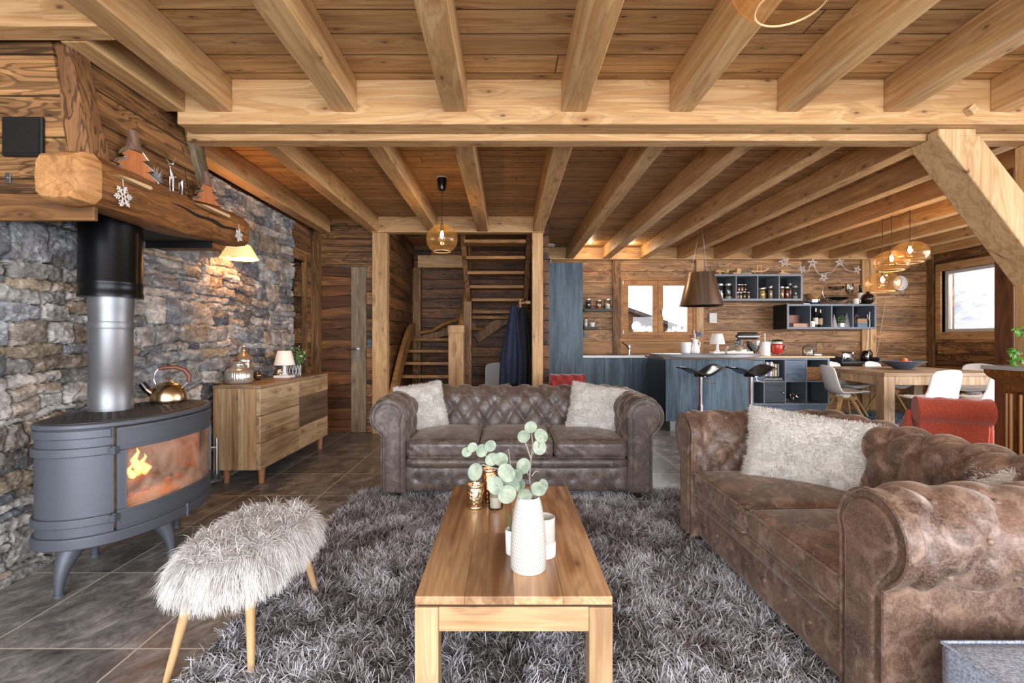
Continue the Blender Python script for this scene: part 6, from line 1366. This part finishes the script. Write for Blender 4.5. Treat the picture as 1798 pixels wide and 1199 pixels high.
# ---------------- dining table
TD=wood('dining_table_wood_top','c0a482','9c7f5f','5d4630',grain='X',plank='Y',pw=.2,plen=3,rings=14,streak=.4,var=.1,knot=.6,gap=.004,rough=.4,bump=.3); TDL=wood('dining_table_wood_leg','d0b594','a88a68','665038',grain='Z',rings=14,streak=.4,var=.03,knot=.5,rough=.5,bump=.4)
dt=thing('dining_table','big rustic solid wood dining table in the far right corner','table',(5.65,6.85,.012)); 
G().box(-.84,.85,-.75,.75,.705,.75).build('tabletop',TD,dt,bevel=.006)
for s in (-1,1): G().box(-.70,.71,min(s*.75,s*.69),max(s*.75,s*.69),.595,.704).build('apron',TDL,dt,bevel=.004)
for s in (-1,1): G().box(min(s*.84,s*.78),max(s*.84,s*.78),-.60,.60,.595,.704).build('apron',TDL,dt,bevel=.004)
for sx in (-1,1):
    for sy in (-1,1): G().box(min(sx*.84,sx*.70),max(sx*.84,sx*.70),min(sy*.75,sy*.61),max(sy*.75,sy*.61),0,.704).build('leg',TDL,dt,bevel=.005)
# bowl and fruit
fbx,fby=X(1585,6.9),6.9; tz=.7625
t=tag(G().lathe([(.001,.004),(.09,0),(.10,.006),(.20,.07),(.275,.115),(.27,.118),(.19,.08),(.09,.018),(.001,.016)],(fbx,fby,tz),48,False).build('fruit_bowl',plain('blue_grey_bowl','59647a',.3,bump=.1,bs=30,var=.12),None,smooth=True,ang=60),'wide blue-grey bowl in the middle of the dining table','bowl')
OR=plain('orange_peel','c9784a',.5,bump=.3,bs=200)
for i,(dx,dy,dz,l) in enumerate(((-.05,-.03,.075,'orange at the left of the bowl'),(.03,-.05,.072,'orange in front at the middle of the bowl'),(.10,.0,.075,'paler orange at the right of the bowl'),(.0,.04,.08,'orange at the back of the bowl'),(.02,-.005,.125,'orange lying on top of the others'))):
    tag(G().sph((fbx+dx,fby+dy,tz+dz),.042,18,12).build('orange_fruit',OR,None,smooth=True),l,'fruit','oranges in the bowl')
# ---------------- dining chairs
SHL=plain('white_shell_plastic','f6f5f4',.3); CLG=wood('chair_leg_beech','d9b07c','b98c58','855f38',grain='Z',rings=8,streak=.2,var=.02,knot=0,bump=.1)
prof=[(-.225,.435,.20),(-.215,.448,.215),(-.17,.452,.23),(-.05,.435,.235),(.06,.43,.23),(.13,.445,.225),(.17,.49,.215),(.20,.56,.20),(.225,.65,.195),(.245,.74,.19),(.262,.80,.175),(.268,.825,.15)]
def shell_pt(u,v,off=0):
    t=v*(len(prof)-1); i=min(int(t),len(prof)-2); f=t-i; f=f
    y=prof[i][0]*(1-f)+prof[i+1][0]*f; z=prof[i][1]*(1-f)+prof[i+1][1]*f; w=prof[i][2]*(1-f)+prof[i+1][2]*f
    a=2*u-1; k=max(0,min(1,(v-.35)/.25)); cu=a*a
    return (a*w, y-k*cu*.05+(1-k)*0, z+(1-k)*cu*.035+k*0-( .02*cu if v>.9 else 0)+off)
def dchair(label,x,y,rz,z=0,shell=SHL,grp='white shell chairs round the dining table'):
    t=thing('shell_chair',label,'chair',(x,y,z),rz,group=grp)
    G().grid(lambda u,v:shell_pt(u,v),18,44).build('shell',shell,t,smooth=True,ang=90,solid=.012)
    def pad(u,v): 
        p=shell_pt(.1+.8*u,.04+.40*v); e=min(1,8*u,8*(1-u),8*v,8*(1-v)); return (p[0],p[1],p[2]+.008+.022*e)
    G().grid(pad,12,14).build('seat_pad',plain('seat_pad_white','dfdedd',.5),t,smooth=True,ang=90)
    for sx in (-1,1):
        for sy in (-1,1): G().bar((sx*.06,sy*.06,.40),(sx*.20,sy*.21,.0),.055,.026,up=(sx,sy,0),w1=.03,d1=.022).build('leg',CLG,t,bevel=.003)
    G().bar((-.11,-.115,.375),(.11,.115,.375),.03,.045).bar((.11,-.115,.375),(-.11,.115,.375),.03,.045).build('cross_frame',CLG,t,bevel=.002)
    G().cyl((0,0,.385),(0,0,.425),.09,seg=20).build('seat_mount',M['white'],t,smooth=True,ang=40)
    return t
rzf=lambda dx,dy: math.atan2(dx,-dy)  # local -Y points towards (dx,dy)
dchair('white shell chair at the left end of the dining table, nearest the camera',4.66,6.63,rzf(1,-.12),z=.012)
dchair('white shell chair at the far left corner of the dining table',5.27,7.46,rzf(.35,-.95),z=.012)
dchair('white shell chair at the far side of the dining table, in front of the kettle',5.93,7.47,rzf(.35,-.95),z=.012)
dchair('white shell chair at the right end of the dining table',6.78,6.95,rzf(-.9,-.5),z=.012)
dchair('white shell chair with its back to the camera behind the orange armchair',5.14,5.80,rzf(-.05,1),z=.012)
dchair('white shell chair with its back to the camera beside the dark post',5.85,5.82,rzf(-.05,1),z=.012)
dchair('grey shell chair with light wooden legs under the stairs',-.10,7.30,rzf(.25,-.95),shell=plain('grey_shell','c9c4bf',.4),grp=None)
# dining rug
dr_=G().box(4.74,7.05,4.75,7.75,0,.0115); rug2=tag(dr_.build('dining_rug',plain('dining_rug_base','39424f',.95),None),'blue-grey speckled shag rug under the dining table','rug')
v,tt=tris_of(G().box(-1.155,1.155,-1.5,1.5,0,.0115)); tt=[q for q in tt if min(v[k][2] for k in q)>.01]
fm2=NT('blue_pile'); a_=fm2.n('Attribute',attribute_name='rnd'); fm2.P(Base_Color=fm2.ramp(a_.outputs['Fac'],[(.0,'2f3b4a'),(.45,'51647c'),(.75,'8fa2b5'),(1,'d3dae0')]),Roughness=.8)
fur_mesh('pile',v,tt,60000,.022,.006,fm2.m,rug2,31,grav=.8,curl=.6,jit=.6,segs=2,clump=.05)['kind']='stuff'
# ---------------- red slipper chairs
def redchair(label,x,y,rz,mat):
    t=thing('tufted_armchair',label,'armchair',(x,y,0),rz)
    r=.075
    pts=[(.0,.40),(.04,.50),(.07,.60),(.085,.655)]+[(.165+r*1.1*math.cos(math.radians(a)),.665+r*math.sin(math.radians(a))) for a in range(175,-75,-12)]+[(.17,.55)]
    sec,L=secpath(pts,36); y0=.14
    g,bl=rolled([(y0+a,b) for a,b in sec],L,-.205,.205,.13,.085,.024,40,lambda u,t_,z:(u*(1+.10*(z-.4)),t_,z),off=.0,voff=.08,fade0=False,tv=(0,.62))
    g.f=[f[::-1] for f in g.f]; bo=g.build('backrest',mat,t,smooth=True,ang=80)
    for (p,_,_) in bl: G().sph(p,.009,8,6).build('button',mat,bo,smooth=True)
    for s in (1,-1): G().cyl((s*.207,y0+.165,.665),(s*.217,y0+.165,.665),r+.018,seg=24).build('scroll_end',mat,t,smooth=True,ang=40)
    poly=[(y0+.00,.18),(y0+.0,.40),(y0+.07,.62),(y0+.17,.66),(y0+.205,.60),(y0+.15,.18)]
    G().prism(poly,'X',-.20,.20).build('back_shell',mat,t,bevel=.012)
    for s in (1,-1):
        G().prism([(-.26,.2),(-.26,.42),(-.22,.47),(.0,.48),(y0+.02,.60),(y0+.10,.66),(y0+.12,.2)],'X',min(s*.205,s*.255),max(s*.205,s*.255)).build('arm',mat,t,bevel=.02)
    G().cushion((0,-.06,.35),.40,.46,.16,n=16,edge=.4,crown=.03).build('seat_cushion',mat,t,smooth=True,ang=80); G().box(-.20,.20,-.26,.13,.18,.29).build('seat_frame',mat,t,bevel=.01)
    for sx in (-1,1):
        for sy,yy in ((-1,-.22),(1,.20)): G().cyl((sx*.18,yy,.19),(sx*.20,yy+sy*.04,0),.024,.013,14).build('leg',CLG,t,smooth=True,ang=50)
    return t
def redfab(n,a,b):
    m=NT(n); nz=m.noise(m.vec((1,1,1)),160,3); m.P(Base_Color=m.mix(m.rampf(nz,.35,.65),srgb(a),srgb(b)),Roughness=.85); m.b.inputs['Sheen Weight'].default_value=.4; m.bump(nz,.3,.002); return m.m
redchair('deep red tufted armchair behind the grey-brown sofa, facing the camera',X(1000,5.75),5.66,0,redfab('deep_red_fabric','7e1b1b','a32c28'))
redchair('orange-red tufted armchair seen from behind the reddish-brown sofa',3.42,3.80,rzf(.45,.9),redfab('orange_red_fabric','b54229','d8664a'))
# ---------------- right cabinet with plant
WB=wood('burr_walnut','8a5426','5b3115','1f0e06',grain='Z',rings=30,streak=.9,var=.02,knot=.6,bump=.2,rough=.22,scale=1.5)
cb_=thing('antique_cabinet','dark burr walnut cabinet with grey marble top at the right edge','cabinet',(3.02,2.2,0))
def Cb(g,n,mt,**k):
    g.v=[(a-3.02,b-2.2,c) for a,b,c in g.v]; return g.build(n,mt,cb_,**k)
Cb(G().box(2.80,3.27,1.72,2.70,0,.93),'cabinet_body',WB,bevel=.004)
g=G(); vs=[]; n=12
for i in range(n+1):
    t_=i/n; o=.0+.055*(t_-.16*math.sin(2*PI*t_)); z=.905+.115*t_; vs+=[(2.80-o,1.72-o,z),(3.27,1.72-o,z),(3.27,2.70+o,z),(2.80-o,2.70+o,z)]
fs=[(0,1,2,3)[::-1],tuple(4*n+k for k in range(4))]
for i in range(n):
    for k in range(4): fs.append((4*i+k,4*i+(k+1)%4,4*i+4+(k+1)%4,4*i+4+k))
Cb(g.add(vs,fs),'cornice',WB,smooth=True,ang=30)
Cb(G().box(2.735,3.275,1.66,2.765,1.02,1.043),'top_slab',plain('grey_marble_top','9d9a95',.25,var=.12,bs=10),bevel=.004)
GM=plain('gilt_moulding','a8764a',.3,.2)
for y in (2.672,2.65,2.60): Cb(G().box(2.786,2.80,y-.006,y+.006,.05,.89),'vertical_moulding',GM,bevel=.003)
Cb(G().box(2.79,2.80,1.85,2.57,.08,.86),'door_panel',WB,bevel=.004)
hp=thing('house_plant','trailing green plant on the walnut cabinet at right edge','plant',(2.93,2.45,1.0435)); G().lathe([(.001,0),(.05,0),(.07,.10),(.066,.10),(.001,.09)],(0,0,0),28,False).build('pot',CER,hp,smooth=True,ang=50)
EE=((-.15,.14,.19),(-.165,.16,.07),(-.12,.10,.13),(.05,.03,.20),(-.15,.15,.02))
g=G()
for e in EE: g.tube([(0,0,.09),(e[0]*.5,e[1]*.5,.12+max(0,e[2])*.6),e],.003,6)
g.build('stem',LEAFG,hp,smooth=True)
BG=plain('bright_leaf_green','5f9a3c',.45,var=.35,bs=30)
for i,e in enumerate(EE): foliage(hp,e,24,.034,.016,BG,'leaf_cluster',seed=40+i)
# ---------------- coats
cr=thing('coat','dark navy coats hanging on a wooden hook beside the stairs','coat',(.16,6.72,.55))
def coat(cx,cy,w,d,top,bot,seed):
    def f(u,v):
        a=2*PI*u; z=bot+(top-bot)*v; k=(1-v); sp=(.22+.78*min(1,k*1.5)**.8)
        fold=1+.14*math.sin(a*5+seed+2*k)*k+.07*math.sin(a*9+seed*2)
        return (cx+w*sp*fold*math.cos(a)-.05*k*seed*.3,cy+d*sp*fold*math.sin(a),z+.02*math.sin(a*3+seed)*k)
    return G().grid(f,64,20)
NV=plain('navy_cloth','1a2440',.7,bump=.5,bs=14,var=.4); 
coat(-.06,0,.17,.09,1.12,.02,1.0).build('navy_jacket',NV,cr,smooth=True,ang=80); coat(.06,.03,.15,.10,1.10,-.08+.1,0.2).build('black_jacket',plain('black_cloth','0d0e14',.75,bump=.5,bs=14),cr,smooth=True,ang=80)
tag(G().tube([(.28,6.72,1.72),(.22,6.72,1.70),(.17,6.72,1.71)],.014,8).cyl((.19,6.72,1.64),(.19,6.72,1.76),.016,seg=10).box(.27,.33,6.70,6.74,1.69,1.73).build('coat_hook',M['pine_x'],None,smooth=True,ang=40),'small turned wooden coat hook on the stair stringer','hook')
# ---------------- pendants
GA=NT('amber_globe_glass'); GA.t.nodes.remove(GA.b); tr=GA.n('BsdfTransparent'); tr.inputs[0].default_value=srgb('fbead2'); gl_=GA.n('BsdfGlossy'); gl_.inputs['Roughness'].default_value=.03; gl_.inputs[0].default_value=srgb('ffeeda'); fr_=GA.n('LayerWeight'); fr_.inputs[0].default_value=.15
f_=GA.ma('ADD',GA.ma('MULTIPLY',fr_.outputs['Facing'],.30),.03,clamp=True); tl=GA.n('BsdfTranslucent'); tl.inputs[0].default_value=srgb('ffd9a0'); mt_=GA.n('MixShader'); mt_.inputs[0].default_value=.045; GA.set(mt_.inputs[1],tr.outputs[0]); GA.set(mt_.inputs[2],tl.outputs[0]); mx=GA.n('MixShader'); GA.set(mx.inputs[0],f_); GA.set(mx.inputs[1],mt_.outputs[0]); GA.set(mx.inputs[2],gl_.outputs[0]); GA.set(GA.out.inputs[0],mx.outputs[0]); GAm=GA.m
FIL=emit('bulb_glow','ffdf9e',22)
def pendant(label,x,y,cz,r,sz,ztop,canopy,P,cut=-52):
    t=thing('pendant_lamp',label,'pendant lamp',(x,y,cz))
    G().sph((0,0,0),r,48,30,sz=sz,a0=cut,a1=84).build('globe_shade',GAm,t,smooth=True)
    G().lathe([(r*math.cos(math.radians(cut))-.001,r*sz*math.sin(math.radians(cut))),(r*math.cos(math.radians(cut))+.003,r*sz*math.sin(math.radians(cut))-.002),(r*math.cos(math.radians(cut))+.003,r*sz*math.sin(math.radians(cut))+.004)],(0,0,0),48,False).build('globe_rim',plain('amber_rim','e8c79a',.1),t,smooth=True)
    h=ztop-cz
    G().cyl((0,0,r*sz-.002),(0,0,h),.003,seg=8).build('cord',M['black'],t)
    G().cyl((0,0,r*sz*.62),(0,0,r*sz+.006),.018,seg=16).build('socket',M['blackgl'],t,smooth=True,ang=40)
    G().sph((0,0,r*sz*.32),.030,18,12,sz=1.45).build('bulb',M['jar'],t,smooth=True); G().sph((0,0,r*sz*.32),.012,10,8,sz=2.2).build('filament',FIL,t,smooth=True)
    if canopy: G().lathe([(.03,-.12),(.038,-.10),(.046,-.03),(.046,-.006),(.001,-.006)],(0,0,h),28,True).build('canopy',M['blackgl'],t,smooth=True,ang=50); 
    if canopy: G().cyl((0,0,h-.006),(0,0,h-.0005),.05,seg=28).build('ceiling_plate',M['white'],t)
    point('pendant_light',(x,y,cz+r*sz*.32),P,'ffcf94',.02)
pendant('amber glass globe pendant hanging in front of the stairs',-.621,4.576,2.149,.150,.93,ZC,True,7,-58)
pendant('amber glass globe pendant cut off by the top edge',.80,1.35,2.26,.165,.92,ZC,True,3,-58)
pendant('flattened amber globe pendant, lowest of the dining cluster',4.20,5.35,1.82,.172,.72,2.539,False,7,-50)
pendant('flattened amber globe pendant, middle one of the dining cluster',4.19,5.21,2.035,.172,.72,2.539,False,7,-50)
pendant('flattened amber globe pendant, highest and nearest of the dining cluster',4.20,4.985,2.085,.168,.75,2.539,False,7,-50)
tag(G().tube([(4.20,5.35,2.53),(4.195,5.30,2.515),(4.19,5.21,2.53),(4.195,5.12,2.505),(4.2,4.985,2.53)],.003,6).build('supply_wire',M['black'],None),'thin black wire looping between the dining pendants under the joist','wire')
t=thing('smoke_detector','white round smoke detector on the ceiling near the tall cupboard','smoke detector',(X(965,7.8),7.8,ZC-.04)); G().lathe([(.03,0),(.075,.008),(.09,.02),(.09,.0395),(.001,.0395)],(0,0,0),32,True).build('detector_body',M['white'],t,smooth=True,ang=50); G().lathe([(.045,-.002),(.05,.003)],(0,0,0),24,True).build('detector_cap',plain('detector_grey','cfccc6',.5),t,smooth=True)
tag(G().cyl((X(966,7.55),7.55,2.38),(X(966,7.55),7.55,2.42),.02).sph((X(966,7.55),7.55,2.44),.025,12,8).build('small_sensor',M['steel'],None,smooth=True,ang=50),'tiny metal ornament on top of the tall cupboard','ornament')
for px,l in ((1036,'recessed ceiling spot above the left kitchen units'),(1108,'recessed ceiling spot above the kitchen window')):
    t=thing('ceiling_spot',l,'spotlight',(X(px,7.69),7.69,ZC-.006)); G().lathe([(.03,0),(.045,0),(.045,.0055),(.001,.0055)],(0,0,0),28,False).build('spot_ring',M['steel'],t,smooth=True,ang=40); G().cyl((0,0,.001),(0,0,.004),.029,seg=24).build('spot_lens',emit('spot_glow','ffe9c4',10),t); point('spot_light',(X(px,7.69),7.69,ZC-.10),2.5,'ffe2b8',.03)
# ================================================================ CAMERA / LIGHT
sc=bpy.context.scene
cd=bpy.data.cameras.new('camera'); cam=bpy.data.objects.new('camera',cd); COL.objects.link(cam); cam.location=(0,0,H); cam.rotation_euler=(PI/2,0,0)
cd.sensor_width=36; cd.lens=F/1798*36; cd.shift_x=9/1798; cd.shift_y=-3.5/1798; cd.clip_start=.05; cd.clip_end=300; sc.camera=cam
w=bpy.data.worlds.new('world'); sc.world=w; w.use_nodes=True; bg=w.node_tree.nodes['Background']; bg.inputs[0].default_value=srgb('e8eef6'); bg.inputs[1].default_value=1.75
area('rear_fill_light',(.6,-2.9,1.5),(PI/2,0,0),6.5,2.4,290,'f4f7ff')  # added soft fill behind the camera, for an assumed window that is not built
area('right_fill_light',(7.1,3.0,1.5),(PI/2,0,PI/2),4.5,2.2,190,'fdfbff')  # added soft fill from the open right side; no window is built here
area('daylight_kitchen_window',((WX0+WX1)/2,YB+1.3,3.1),(-PI/2+.75,0,0),2.2,1.4,260)
area('daylight_side_window',(XR+1.3,(RY0+RY1)/2,3.2),(PI/2-.75,0,PI/2),2.2,1.4,200)
sc.view_settings.view_transform='Standard'; sc.view_settings.look='None'; sc.view_settings.exposure=0.66; sc.view_settings.gamma=1; sc.view_settings.use_curve_mapping=False
